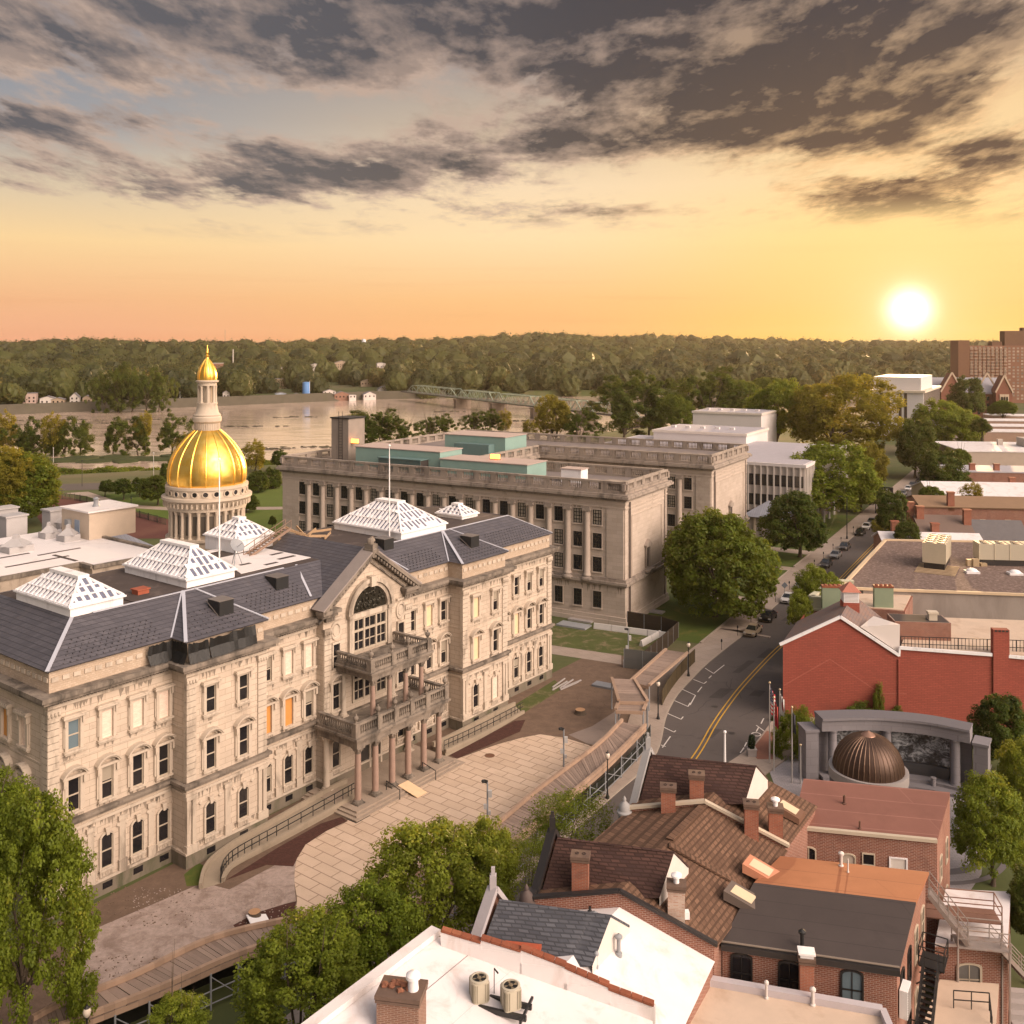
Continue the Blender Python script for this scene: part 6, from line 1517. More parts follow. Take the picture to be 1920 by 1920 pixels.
mb = MB(); mb.obox(c + W_ * .2, E_, .9, .7, 10.75, 10.85); mb.obox(c + W_ * .2, E_, .7, .55, 10.5, 10.75); local(mb, 'chimney_cowl', whitemetal, H2)
pipe('white pipe at the parapet left of the capped chimney', gp(1437, 1872, 8.45), .8, .07, whitepvc, True); pipe('white pipe at the parapet right of the capped chimney', gp(1524, 1885, 8.45), .8, .09, whitepvc, True)
pipe('grey pipe at the corner of the cream flat roof', gp(1297, 1838, 8.6), .7, .1, greym, True)

# house 1: nearest flat white roof
H1 = thing('row_house', 'nearest building with wide flat white roof and stained brick chimney', 'row house', rh(RB, -14, 0, 0))
zz = party(829, 1742).z - .6; f0, f1 = gp(813, 1752, zz), gp(560, 1946, zz); fd = (f1 - f0).normalized()
r0 = rh(RB, I2 - .2, -4.9, 0); 
far_b = party(1227, 1882) - W_ * .2; zl, zr_ = party(829, 1742).z - .6, far_b.z - .75; far_b.z = 0
mb = MB(); poly = [(f0.x, f0.y), tuple(U(f0, 0) + fd * 16)[:2], tuple(U(far_b, 0) + fd * 16)[:2], (far_b.x, far_b.y)]
zs = [zl, zl, zr_, zr_]; mb.prism(poly, 0, zs); local(mb, 'roof', wm, H1)
mb = MB(); fe = U(f0, zz + .12); mb.bar(fe - fd * .2, fe + fd * 16, .62, .3); local(mb, 'front_parapet', wm, H1)
mb = MB(); 
for k in range(1, 6):
    o = U(f0, 0) + E_ * (k * 2.25); za = zl + (zr_ - zl) * k * 2.25 / (U(far_b, 0) - U(f0, 0)).length + .012; mb.bar(Vector((o.x, o.y, za)), Vector((*(o + fd * 15)[:2], za)), .05, .02)
local(mb, 'membrane_seam', M('seam_grey', (.33, .29, .29), .7), H1)
mb = MB(); fw = [U(f0, 0) - E_ * .1, U(f0, 0) + fd * 16 - E_ * .1]; mb.poly([U(fw[0], 0), U(fw[1], 0), U(fw[1], 11.1), U(fw[0], 11.1)]); local(mb, 'wall', rbrick_w, H1)
p1 = plane3(U(f0, zz), U(f0, zz) + fd * 5, U(far_b, zr_))
c = roof_pt(753, 1925, p1); chimney(H1, c, 2.0, 1.35, 10.3, c.z + 1.75, None, M_courses('stained_brick', (.25, .115, .075), (.16, .075, .055), (.34, .26, .2), .26, .085, msize=.02, stain=(.07, .045, .035), rnd_scale=1.0))
mb = MB(); rg = random.Random(6)
for k in range(9): mb.blob((c.x + rg.uniform(-.8, .8), c.y + rg.uniform(-.5, .5), c.z + 1.85), .2, .2, .12, 6, 4, .6, k)
local(mb, 'loose_brick', M('loose_bricks', (.24, .10, .06), .9, var=.4), H1)
mb = MB(); mb.lathe([(.26, c.z + 1.8), (.22, c.z + 2.3), (.34, c.z + 2.35), (.34, c.z + 2.5), (.2, c.z + 2.62), (.02, c.z + 2.66)], 14, c.x + .55, c.y - .1); local(mb, 'chimney_cowl', whitemetal, H1, smooth=True)
c = roof_pt(977, 1800, p1); mb = MB(); mb.obox(c, E_, 1.75, 1.45, c.z - .3, c.z + .28); hb = local(mb, 'roof_hatch', wm, H1)
mb = MB(); mb.obox(c, E_, 1.95, 1.65, c.z + .28, c.z + .42); mb.obox(c, E_, 1.55, 1.25, c.z + .42, c.z + .5); local(mb, 'hatch_lid', M('rust_red_lid', (.42, .10, .05), .6, var=.25, scale=1.5), hb)
# two condensers on a timber frame
ivory = M('ivory_metal', (.46, .41, .32), .5, var=.08)
fan = M('fan_black', (.02, .02, .02), .4)
fr = roof_pt(928, 1885, p1); frm = MB(); fd2 = (E_ * .9 - W_ * .15).normalized()
frm_t = thing('timber_frame', 'black timber frame carrying two condenser units', 'frame', fr, math.atan2(fd2.y, fd2.x))
frm.box(-1.75, 1.75, -.5, -.34, -.1, .14); frm.box(-1.75, 1.75, .34, .5, -.1, .14); frm.bar((1.6, -.9, .1), (1.6, 1.0, .1), .12); frm.bar((-1.6, -.9, .05), (-1.6, .9, .05), .12)
frm.build('beam', blackpaint, frm_t)
def condenser(label, loc, rz):
    t = thing('condenser_unit', label, 'air conditioner', loc, rz, 'condensers on the nearest white roof')
    mb = MB(); mb.prism([(.42 * math.copysign(abs(math.cos(a)) ** .35, math.cos(a)), .42 * math.copysign(abs(math.sin(a)) ** .35, math.sin(a))) for a in [2 * math.pi * k / 24 for k in range(24)]], 0, .98); mb.build('casing', ivory, t)
    mb = MB()
    for k in range(24):
        a = 2 * math.pi * (k + .5) / 24; x, y = .425 * math.copysign(abs(math.cos(a)) ** .35, math.cos(a)), .425 * math.copysign(abs(math.sin(a)) ** .35, math.sin(a)); mb.box(x - .02, x + .02, y - .02, y + .02, .08, .92)
    mb.build('casing_rib', M('ivory_shadow', (.30, .265, .2), .6), t)
    mb = MB(); mb.lathe([(.46, .98), (.46, 1.03), (.36, 1.06), (.34, 1.02)], 24); mb.build('fan_ring', ivory, t)
    mb = MB(); mb.lathe([(.345, 1.0), (.001, 1.0)], 20); o = mb.build('fan', fan, t)
    mb = MB(); mb.lathe([(.11, 1.01), (.11, 1.05), (.001, 1.06)], 10)
    for k in range(4):
        a = k * math.pi / 2; mb.add([(.1 * math.cos(a), .1 * math.sin(a), 1.02), (.33 * math.cos(a - .3), .33 * math.sin(a - .3), 1.015), (.33 * math.cos(a + .3), .33 * math.sin(a + .3), 1.045)], [(0, 1, 2)])
    mb.build('fan_blade', M('fan_bronze', (.22, .17, .11), .4), o); return t
condenser('ivory condenser unit nearer the pipe mast', fr - fd2 * .82 + Vector((0, 0, .15)), .3); condenser('ivory condenser unit nearer the seam end of its frame', fr + fd2 * .82 + Vector((0, 0, .15)), .35)
mb = MB(); p = fr + Vector((-.05, .7, 0)); mb.bar((0, 0, 0), (0, 0, 1.35), .04); mb.bar((0, 0, 1.35), (.2, 0, 1.1), .06); tag(mb.build('pipe_mast', iron, None, loc=p), 'thin black mast behind the two condensers', 'mast')
# ---------------------------------------------------------------- memorial: ribbed bronze dome on a stone ring, curved colonnade with murals
mem_gr = M_courses('grey_granite', (.235, .22, .235), (.205, .19, .205), (.13, .12, .13), 1.6, .8, msize=.012, stain=(.15, .14, .15), bmp=.05, rnd_scale=.2)
mem_lt = M('pale_granite', (.36, .325, .315), .7, var=.12)
copper = M('brown_copper', (.085, .05, .036), .42, metal=.55, var=.3, scale=.8, spec=.5)
MC = at(1628, 1430, 88.5); MC.z = 0
DM = thing('memorial_dome', 'ribbed brown copper dome on pale stone ring in the memorial court', 'dome', MC)
mb = MB(); pr_ = [(3.12, 4.75)] + [(3.12 * math.cos(a) ** .9, 4.75 + 3.25 * math.sin(a)) for a in [R(q) for q in (8, 18, 28, 38, 48, 58, 67, 75, 80)]]
mb.lathe(pr_, 48); mb.build('copper_shell', copper, DM, smooth=True)
mb = MB()
for k in range(40):
    a = 2 * math.pi * k / 40; mb.tube([(q * math.cos(a) * 1.004, q * math.sin(a) * 1.004, z) for q, z in pr_], [.045] * 7 + [.035, .03, .025], 4)
mb.build('standing_rib', M('rib_copper', (.16, .10, .07), .4, metal=.5), DM)
mb = MB(); mb.lathe([(.66, pr_[-1][1] - .03), (.6, pr_[-1][1] + .06), (.03, pr_[-1][1] + .42)], 24); mb.build('copper_cap', M('cap_copper', (.34, .20, .145), .4, metal=.5), DM)
mb = MB(); mb.lathe([(3.1, 4.9), (3.25, 4.95), (3.5, 4.95), (3.5, 4.1), (3.2, 4.0), (2.9, 4.0)], 48); mb.build('stone_ring', mem_lt, DM, smooth=True)
mb = MB()
for k in range(8): a = 2 * math.pi * (k + .3) / 8; mb.next().lathe([(.34, 0), (.34, 4.05)], 12, 3.15 * math.cos(a), 3.15 * math.sin(a))
mb.builds('ring_column', mem_gr, DM, smooth=True)
COLN = thing('memorial_colonnade', 'curved grey granite colonnade holding two black and white murals', 'memorial', at(1670, 1440, 96) * Vector((1, 1, 0)))
arc = [at(1532, 1345, 97.7), at(1600, 1340, 98.0), at(1660, 1339, 97.8), at(1740, 1349, 96.7), at(1822, 1368, 94.6)]
arc = [Vector((p.x, p.y, 0)) for p in arc]; arc = smooth_line(arc, 6)
def arc_wall(name, d0, d1, z0, z1, mat, parent, i0=0, i1=None):
    l, r = offset_line(arc, d0), offset_line(arc, d1); mb = MB(); i1 = len(arc) - 1 if i1 is None else i1
    for i in range(i0, i1): mb.prism([(p.x, p.y) for p in (l[i], l[i + 1], r[i + 1], r[i])][::-1], z0, z1)
    return local(mb, name, mat, parent)
arc_wall('beam', -.55, 1.25, 5.05, 6.15, mem_gr, COLN); arc_wall('beam_ledge', -.75, 1.45, 6.15, 6.4, mem_gr, COLN)
arc_wall('back_wall', -.5, -.1, 0, 5.05, mem_gr, COLN); arc_wall('bench_step', -.1, 1.5, 0, .55, mem_gr, COLN); arc_wall('plinth', -.1, 2.6, 0, .28, mem_gr, COLN)
mur, nt, N, L, bs = new_mat('mural'); v = tc(nt, (1, 1, 1.4))
n_ = math_(nt, 'ADD', math_(nt, 'MULTIPLY', noise_(nt, v, 1.3, 9, .72, 1.4), .7), math_(nt, 'MULTIPLY', noise_(nt, v, .55, 2), .35))
L.new(ramp(nt, n_, [(.42, (.01, .01, .012)), (.50, (.06, .06, .065)), (.56, (.25, .26, .28)), (.66, (.62, .63, .65))]), bs.inputs['Base Color']); bs.inputs['Roughness'].default_value = .35
for i0, i1 in ((3, 11), (13, 21)):
    arc_wall('mural', -.1, .0, 1.75, 4.75, mur, COLN, i0, i1); arc_wall('mural_base', -.1, .25, .55, 1.7, M('black_granite', (.05, .05, .055), .3, spec=.6), COLN, i0, i1)
for k in (2, 12, 22):
    p = offset_line(arc, .75)[k]; mb = MB(); mb.lathe([(.52, .28), (.52, .6), (.44, .7), (.41, 4.8), (.52, 4.9), (.52, 5.06)], 16, p.x, p.y); local(mb, 'column', mem_gr, COLN, smooth=True)
for k, s_ in ((0, -1), (24, 1)):
    k = min(k, len(arc) - 1); p = arc[k]; d = (arc[min(k + 1, len(arc) - 1)] - arc[max(0, k - 1)]).normalized(); q = p + d * s_ * .9; mb = MB(); mb.obox(q, d, 1.3, 2.0, 0, 4.9); mb.obox(q, d, 1.5, 2.2, 4.9, 5.15); local(mb, 'end_pier', mem_gr, COLN)
paver = M_courses('grey_pavers', (.34, .31, .32), (.29, .265, .275), (.2, .18, .18), .5, .25, wall=False, msize=.02, bmp=.05, rnd_scale=.2)
sheet('memorial_court', [(p.x, p.y) for p in (gp(1440, 1440), gp(1500, 1400), gp(1640, 1420), gp(1860, 1470), gp(1840, 1640), gp(1760, 1760), gp(1600, 1800), gp(1500, 1600))], .03, paver)
sheet('brick_forecourt', [gp(*p) for p in ((1438, 1372), (1455, 1378), (1452, 1426), (1420, 1426), (1408, 1410))], .14, M_courses('brick_paving', (.30, .125, .085), (.24, .095, .07), (.2, .14, .1), .3, .15, wall=False, msize=.02))
for z, r0, r1 in ((.045, 5.2, 6.0), (.06, 7.0, 7.5)):
    mb = MB(); n = 40
    for k in range(n):
        a0, a1 = -2.2 + 2.6 * k / n, -2.2 + 2.6 * (k + 1) / n
        mb.poly([(MC.x + 3 + q * math.cos(t), MC.y - 3 + q * math.sin(t), z) for q, t in ((r0, a0), (r1, a0), (r1, a1), (r0, a1))])
    tag(mb.build('court_ring_paving', M('dark_pavers', (.15, .135, .14), .8)), kind='structure')
for lab, px, py in (('short grey granite bollard in front of the right mural', 1750, 1478), ('dark litter bin by the colonnade end pier', 1839, 1500)):
    p = gp(px, py); mb = MB(); mb.lathe([(.3, 0), (.3, .1), (.24, .14), (.24, .95), (.28, 1.0), (.28, 1.08), (.02, 1.1)], 12); tag(mb.build('bollard', mem_gr if 'grey' in lab else iron, None, loc=p), lab, 'bollard' if 'grey' in lab else 'bin')
t = thing('stair_rails', 'pair of metal handrails beside the colonnade end pier', 'handrail', gp(1850, 1478))
mb = MB()
for q in (0, 1.4):
    mb.tube([(q, 0, 0), (q, 0, 1), (q + 1.1, 1.2, 1.8), (q + 1.1, 1.2, .8)], .04, 6); mb.tube([(q + .5, .55, .4), (q + .5, .55, 1.35)], .035, 6)
mb.build('rail', M('steel_rail', (.36, .34, .33), .35, metal=.7), t)
# flags
usf, nt, N, L, bs = new_mat('striped_flag')
def flag_mat(name, fn):
    m, nt, N, L, bs = new_mat(name); t = N.new('ShaderNodeTexCoord'); L.new(fn(nt, sep(nt, t.outputs['UV'])), bs.inputs['Base Color']); bs.inputs['Roughness'].default_value = .8; return m
def stars(nt, s):
    st = math_(nt, 'GREATER_THAN', math_(nt, 'FRACT', math_(nt, 'MULTIPLY', s[1], 6.5)), .5)
    c = mixc(nt, st, (.55, .03, .04), (.70, .66, .62))
    can = math_(nt, 'MULTIPLY', math_(nt, 'LESS_THAN', s[0], .42), math_(nt, 'GREATER_THAN', s[1], .46))
    fx = math_(nt, 'SUBTRACT', math_(nt, 'FRACT', math_(nt, 'MULTIPLY', s[0], 14)), .5); fy = math_(nt, 'SUBTRACT', math_(nt, 'FRACT', math_(nt, 'MULTIPLY', s[1], 9)), .5)
    dt = math_(nt, 'LESS_THAN', math_(nt, 'ADD', math_(nt, 'MULTIPLY', fx, fx), math_(nt, 'MULTIPLY', fy, fy)), .06)
    return mixc(nt, can, c, mixc(nt, dt, (.02, .03, .12), (.7, .68, .66)))
FM = [flag_mat('stars_and_stripes', stars), flag_mat('white_flag', lambda nt, s: mixc(nt, math_(nt, 'LESS_THAN', math_(nt, 'ADD', math_(nt, 'MULTIPLY', math_(nt, 'SUBTRACT', s[0], .5), math_(nt, 'SUBTRACT', s[0], .5)), math_(nt, 'MULTIPLY', math_(nt, 'SUBTRACT', s[1], .5), math_(nt, 'SUBTRACT', s[1], .5))), .06), (.66, .62, .60), (.45, .14, .13))),
      flag_mat('dark_red_flag', lambda nt, s: mixc(nt, math_(nt, 'GREATER_THAN', s[1], .5), (.34, .03, .035), (.42, .06, .05))), flag_mat('dark_flag', lambda nt, s: mixc(nt, math_(nt, 'GREATER_THAN', s[1], .5), (.05, .05, .06), (.10, .10, .12)))]
polem = M('pale_pole_metal', (.55, .52, .5), .35, metal=.4, var=.05)
def flagpole(label, px, py, h, fm, fl_lab, fw=1.5, fh=3.0, ztop=None):
    p = gp(px, py); t = thing('flagpole', label, 'flagpole', p)
    mb = MB(); mb.tube([(0, 0, 0), (0, 0, h * .6), (0, 0, h)], [.085, .07, .045], 8); mb.build('pole', polem, t)
    mb = MB(); mb.blob((0, 0, h + .1), .13, .13, .13, 8, 6); mb.build('ball_finial', M('pale_gold', (.6, .48, .3), .3, metal=.6), t, smooth=True)
    if fm is None: return
    # a flag hanging slack in folds
    nx, nz = 10, 14; vs = []; fs = []; uv = []
    for j in range(nz + 1):
        for i in range(nx + 1):
            u, v = i / nx, j / nz; w = .25 + .75 * (1 - u * .3)
            vs.append((.08 + u * fw * .34 * (1 + .4 * v), .16 * math.sin(u * 15 + v * 2.0) * (0.3 + u), h - .35 - v * fh - u * fw * .55 * (1 - .15 * v))); uv.append((1 - v if False else u, 1 - v))
    for j in range(nz):
        for i in range(nx): a = j * (nx + 1) + i; fs.append((a, a + 1, a + nx + 2, a + nx + 1))
    me = bpy.data.meshes.new('flag'); me.from_pydata(vs, [], fs); l = me.uv_layers.new()
    for lp in me.loops: l.data[lp.index].uv = uv[lp.vertex_index]
    me.materials.append(fm); me.shade_smooth(); o = bpy.data.objects.new('flag', me); COL.objects.link(o); o.location = p; o.rotation_euler = (0, 0, R(-25)); tag(o, fl_lab, 'flag')
flagpole('white flagpole flying the striped flag beside the street', 1443, 1432, 8.4, FM[0], 'stars and stripes flag hanging slack near the red wall corner', 1.5, 2.7)
flagpole('white flagpole behind the striped flag', 1451, 1446, 7.5, FM[2], 'dark red flag hanging slack behind the stars and stripes', 1.0, 2.4)
flagpole('white flagpole flying the pale flag by the red wall', 1462, 1405, 6.4, FM[1], 'pale flag with red emblem hanging by the red wall', 1.2, 2.2)
flagpole('white flagpole between two small trees with dark flag', 1485, 1468, 7.5, FM[3], 'small dark flag furled on the pole between small trees', .7, 2.0)
flagpole('short white pole in front of the round memorial tree', 1501, 1470, 3.8, None, '')
p = gp(1360, 1450); mb = MB(); mb.tube([(0, 0, 0), (0, 0, 5.1)], [.16, .09], 8); mb.blob((0, 0, 5.2), .17, .17, .17, 8, 6)
tag(mb.build('white_post', whitemetal, None, loc=gp(1359, 1470)), 'white ball-topped post rising over the far dark dormer', 'post')
t = thing('planter', 'stone planter with clipped dark shrub on the brick forecourt', 'planter', gp(1409, 1418))
mb = MB(); mb.obox((0, 0), (1, 0), .9, .9, 0, .75); mb.obox((0, 0), (1, 0), 1.0, 1.0, .75, .9); mb.build('pot', mem_lt, t)
me, c, rr = crown_mesh('topiary', M_leaf('topiary_leaf', (.012, .022, .01), (.03, .05, .018), (.05, .07, .02), .1), 3, .42, .85, 60, 50, .12, .3, bottom=-1); o = bpy.data.objects.new('shrub', me); COL.objects.link(o); o.parent = t; o.location = (0, 0, 1.5)

# ---------------------------------------------------------------- red painted gabled building
X_ = Vector((.993, -.118, 0)); Yd = Vector((.45, .893, 0)).normalized()
redpaint = M_courses('red_painted_brick', (.36, .088, .06), (.28, .068, .048), (.22, .055, .04), .6, .2, msize=.03, ax=(1, .3, 1), stain=(.17, .055, .042), bmp=.25, rnd_scale=.16, spec=.35)
RD0 = at(1468, 1208, 113.2); RD0.z = 0
def rd(x, y, z): return RD0 + X_ * x + Yd * y + Vector((0, 0, z))
RED = thing('red_gabled_building', 'red painted building with white trimmed gable and long side wall', 'building', RD0)
gx = 13.4; apx = 6.9
A_, P_, B_ = rd(0, 0, 8.75), rd(apx, 0, 12.15), rd(gx, 0, 8.0)
def vplane_pt(px, py):       # point on the plane of the red wall
    n = Vector((-X_.y, X_.x, 0)); d = Vector(((px - 960) / F, 1, -(py - HY) / F)); o = Vector((0, 0, H)); return o + d * ((RD0 - o).dot(n) / d.dot(n))
A_, P_, B_, C_ = vplane_pt(1468, 1208), vplane_pt(1576, 1157), vplane_pt(1686, 1228), vplane_pt(1687, 1214)
Dp = vplane_pt(1990, 1239)
back = Yd * 15.5
mb = MB(); mb.poly([U(A_, 0), U(Dp, 0), Dp, C_, B_, P_, A_]); mb.poly([U(A_, 0), A_, A_ + back, U(A_ + back, 0)]); mb.poly([U(Dp, 0), U(Dp + back, 0), Dp + back, Dp]); local(mb, 'wall', redpaint, RED)
slate2 = M_courses('mottled_slate', (.17, .15, .155), (.25, .15, .115), (.09, .08, .08), .4, .2, ax=(.5, 1, 1), msize=.015, rough=.75, stain=(.30, .17, .12), rnd_scale=.7)
mb = MB(); dn = Vector((0, 0, .06)); ov_ = X_ * .35
mb.slab([A_ - ov_ - Vector((0, 0, .17)), P_ + dn, P_ + back * .72 + dn, A_ - ov_ + back * .72 - Vector((0, 0, .17))], .14); mb.slab([P_ + dn, B_ + dn, B_ + back * .5 + dn, P_ + back * .72 + dn], .14); local(mb, 'roof', slate2, RED)
mb = MB(); f_ = Yd * -.12
mb.bar(A_ + f_ - ov_, P_ + f_ + dn, .22, .34); mb.bar(P_ + f_ + dn, B_ + f_, .22, .34); mb.bar(C_ + f_, vplane_pt(1860, 1227) + f_, .24, .34); mb.bar(vplane_pt(1891, 1230) + f_, Dp + f_, .24, .34); mb.bar(B_ + f_ - Vector((0, 0, .1)), C_ + f_, .2, .2)
local(mb, 'white_trim', whitemetal, RED)
mb = MB(); q0 = vplane_pt(1875, 1180) + Yd * .25; mb.obox(q0, X_, 1.75, .9, vplane_pt(1875, 1308).z, q0.z); ch = local(mb, 'chimney', redpaint, RED)
mb = MB()
for k in range(4): c = q0 + X_ * (-.6 + k * .4); mb.obox(c, X_, .28, .95, q0.z - .25, q0.z - .05)
local(mb, 'chimney_hole', gutter, ch)
# ghost of a lower gable, grime run and vents on the painted wall
mb = MB(); f2 = Yd * -.012
for a, b in (((1470, 1285), (1556, 1236)), ((1556, 1236), (1650, 1300)), ((1650, 1300), (1700, 1301))): mb.bar(vplane_pt(*a) + f2, vplane_pt(*b) + f2, .012, .13)
local(mb, 'old_roofline', M('faded_red_paint', (.36, .105, .075), .85), RED)
mb = MB(); mb.tube([vplane_pt(1685, 1236) + Yd * -.1, vplane_pt(1685, 1345) + Yd * -.1], .07, 6); local(mb, 'downpipe', redpaint, RED)
# white-boarded rear dormer wall and low roofs behind the long wall
mb = MB(); wv = [vplane_pt(1613, 1192) + back * .28, U(B_, 8.3) + Yd * .4, vplane_pt(1690, 1160) + Yd * .5, vplane_pt(1640, 1156) + back * .22]
def rp(px, py, z): return gp(px, py, z)
wv = [B_ + Yd * .3 + Vector((0, 0, .15)), C_ + Yd * .3 + Vector((0, 0, 2.6)), rp(1638, 1155, 11.2), rp(1613, 1175, 11.0)]
mb.poly(wv); local(mb, 'white_dormer_cheek', M('white_siding', (.62, .56, .53), .7, var=.08), RED)
mb = MB(); s0 = C_ + Yd * .2; mb.prism([(p.x, p.y) for p in (s0, Dp + Yd * .2, Dp + back, s0 + back)], 0, C_.z - .35); local(mb, 'flat_roof', wm2, RED)
mb = MB()
fa, fb = C_ + Yd * 1.3, Dp + Yd * 1.3
n = 44
for k in range(n + 1):
    p = fa.lerp(fb, k / n); mb.bar(U(p, C_.z - .4), U(p, C_.z + .95), .05 if k % 8 else .1)
for z in (.1, .95): mb.bar(U(fa, C_.z + z), U(fb, C_.z + z), .07)
local(mb, 'roof_railing', iron, RED)
mb = MB(); c = gp(1748, 1190, 8.7); mb.obox(c, X_, .95, .8, 8.3, 11.3); mb.obox(c, X_, 1.2, 1.0, 11.3, 11.55); local(mb, 'white_chimney', M('cream_render', (.58, .50, .40), .8, var=.15), RED)
mb = MB(); c = gp(1720, 1175, 10.0); mb.obox(c + Yd * 2, X_, 6.5, 3.4, 8.0, 10.5); o_ = local(mb, 'brick_shed', rbrick, RED)
mb = MB(); mb.obox(c + Yd * 2, X_, 6.2, 3.1, 10.5, 10.52); local(mb, 'shed_roof', blackfelt, o_)
# cupola with red pyramid roof
c = rp(1594, 1150, 12.0); c = P_ + Yd * 6.4 + X_ * .2
cup = thing('roof_cupola', 'white louvred cupola with red pyramid roof on the slate ridge', 'cupola', U(c, 11.9), math.atan2(X_.y, X_.x))
mb = MB(); mb.box(-.95, .95, -.95, .95, -1.4, .5); mb.build('base', redpaint, cup)
mb = MB(); mb.box(-.9, .9, -.9, .9, .5, 1.8); lv = mb.build('louvre_box', whitemetal, cup)
mb = MB()
for k in range(7): mb.box(-.8, .8, -.93, -.9, .62 + k * .16, .68 + k * .16)
mb.build('louvre', M('louvre_shadow', (.4, .36, .35), .7), lv)
mb = MB(); a, b, c_, d, e = (-1.15, -1.15, 1.8), (1.15, -1.15, 1.8), (1.15, 1.15, 1.8), (-1.15, 1.15, 1.8), (0, 0, 2.9)
for f in ((a, b, e), (b, c_, e), (c_, d, e), (d, a, e), (d, c_, b, a)): mb.poly(f)
mb.build('roof', M('faded_red_roof', (.45, .17, .12), .7, var=.25, scale=1), cup)
# cream corniced shop roof with green chimneys, between red building and gravel roof
CR = thing('cream_cornice_building', 'cream corniced flat-roofed building with two green chimneys', 'building', gp(1620, 1140, 9.6) * Vector((1, 1, 0)))
q = [rp(1521, 1131, 9.4), rp(1697, 1145, 9.4), rp(1717, 1105, 9.4), rp(1562, 1100, 9.4)]
mb = MB(); mb.prism([(p.x, p.y) for p in q], 0, 9.3); local(mb, 'wall', rbrick, CR)
mb = MB(); mb.prism([(p.x, p.y) for p in [q[0].lerp(q[2], .02), q[1].lerp(q[3], .02), q[2].lerp(q[0], .02), q[3].lerp(q[1], .02)]], 9.2, 9.42); local(mb, 'roof', wm2, CR)
crm = M('cream_painted_cornice', (.56, .53, .40), .7, var=.12)
mb = MB()
for a, b in ((q[0], q[3]), (q[0], q[0].lerp(q[1], .14)), (q[3], q[3].lerp(q[2], .25))):
    mb.bar(U(a, 9.5), U(b, 9.5), .5, 1.5); mb.bar(U(a, 10.3), U(b, 10.3), .8, .2); mb.bar(U(a, 8.7), U(b, 8.7), .8, .25)
local(mb, 'cornice', crm, CR)
for px, w in ((1560, 2.6), (1656, 2.4)):
    c = rp(px, 1138, 9.4); mb = MB(); mb.obox(c, X_, w, .8, 9.2, 12.0); g_ = local(mb, 'chimney', M('green_render', (.24, .29, .20), .85, var=.15), CR)
    mb = MB(); mb.obox(c, X_, w + .1, .9, 12.0, 12.25); 
    for k in range(4): mb.blob((c.x + (-.9 + k * .6) * X_.x, c.y, 12.3), .25, .25, .15, 6, 4)
    local(mb, 'chimney_top', coping_tile, g_)
# gravel-roofed block with condensers
GB = thing('gravel_roof_building', 'broad concrete building with gravel roof and large rooftop units', 'building', an(18, -46))
q = [gp(1576, 1103, 10), gp(2010, 1119, 10), gp(2010, 1019, 10), gp(1660, 1013, 10)]
streaky = M('streaked_concrete_wall', (.33, .285, .255), .9, var=.15, scale=.25, stain=(.24, .205, .185), stain_scale=.35, stain_lo=.45)
mb = MB(); mb.prism([(p.x, p.y) for p in q], 0, 9.85); local(mb, 'wall', streaky, GB)
mb = MB(); mb.prism([(p.x, p.y) for p in q], 9.85, 9.95); local(mb, 'gravel_roof', M('roof_gravel', (.20, .14, .12), .95, var=.75, scale=2.2, fine=2.6, stain=(.34, .25, .215), stain_scale=2.4, stain_lo=.5, bmp=.8), GB)
mb = MB()
for a, b in ((q[0], q[1]), (q[0], q[3]), (q[3], q[2])): mb.bar(U(a, 10.05), U(b, 10.05), .5, .32)
local(mb, 'parapet', M('cream_parapet', (.60, .46, .31), .7, var=.1), GB)
mb = MB(); mb.bar(U(q[0], 9.4), U(q[0].lerp(q[1], .1), 9.4), .3, 1.3); local(mb, 'dark_flashing', gutter, GB)
def rooftop_unit(label, p, d, l, w, h, bays):
    t = thing('rooftop_unit', label, 'air handler', p, math.atan2(d.y, d.x))
    mb = MB(); mb.box(-l / 2, l / 2, -w / 2, w / 2, .9, h); mb.build('casing', ivory, t)
    mb = MB(); mb.box(-l / 2 + .15, l / 2 - .15, -w / 2 + .15, w / 2 - .15, 0, .9); mb.build('coil', gutter, t)
    mb = MB()
    for k in range(bays + 1): x = -l / 2 + k * l / bays; mb.box(x - .06, x + .06, -w / 2 - .05, w / 2 + .05, .9, h + .06)
    mb.build('rib', M('ivory_rib', (.55, .48, .36), .5), t)
    mb = MB()
    for k in range(bays):
        for y in (-w / 4, w / 4): mb.next().lathe([(min(l / bays, w / 2) * .36, h), (min(l / bays, w / 2) * .36, h + .16), (min(l / bays, w / 2) * .28, h + .14), (.001, h + .1)], 14, -l / 2 + (k + .5) * l / bays, y)
    mb.builds('fan', M('fan_grille', (.34, .27, .2), .5), t)
    mb = MB(); mb.add([(-l / 2 - .02, y, z) for y, z in ((-w / 2 + .1, h - 1.2), (-.1, h - 1.2), (-w / 4, h - .4 - 1.2))], [(0, 1, 2)]); mb.add([(-l / 2 - .02, y, z) for y, z in ((.1, h - 1.2), (w / 2 - .1, h - 1.2), (w / 4, h - 1.6))], [(0, 1, 2)]); mb.build('intake', gutter, t)
    return t
rooftop_unit('long ivory rooftop chiller on plank pads over the gravel', gp(1757, 1058, 9.97), AN_A, 7.5, 3.2, 3.9, 5)
rooftop_unit('white rooftop air handler at the far right of the gravel roof', gp(1888, 1058, 9.97), X_, 9.0, 2.6, 3.3, 4)
mb = MB(); p = gp(1757, 1068, 9.97)
for k in range(8): mb.obox(p + AN_A * (k * .9 - 3.2) , AN_A.cross(Vector((0, 0, 1))), 5.6, .35, 9.96, 10.06)
tag(mb.build('pallet_planks', M('raw_planks', (.52, .38, .24), .85, rnd=.4), None), 'pale plank pads under the long chiller', 'planks')
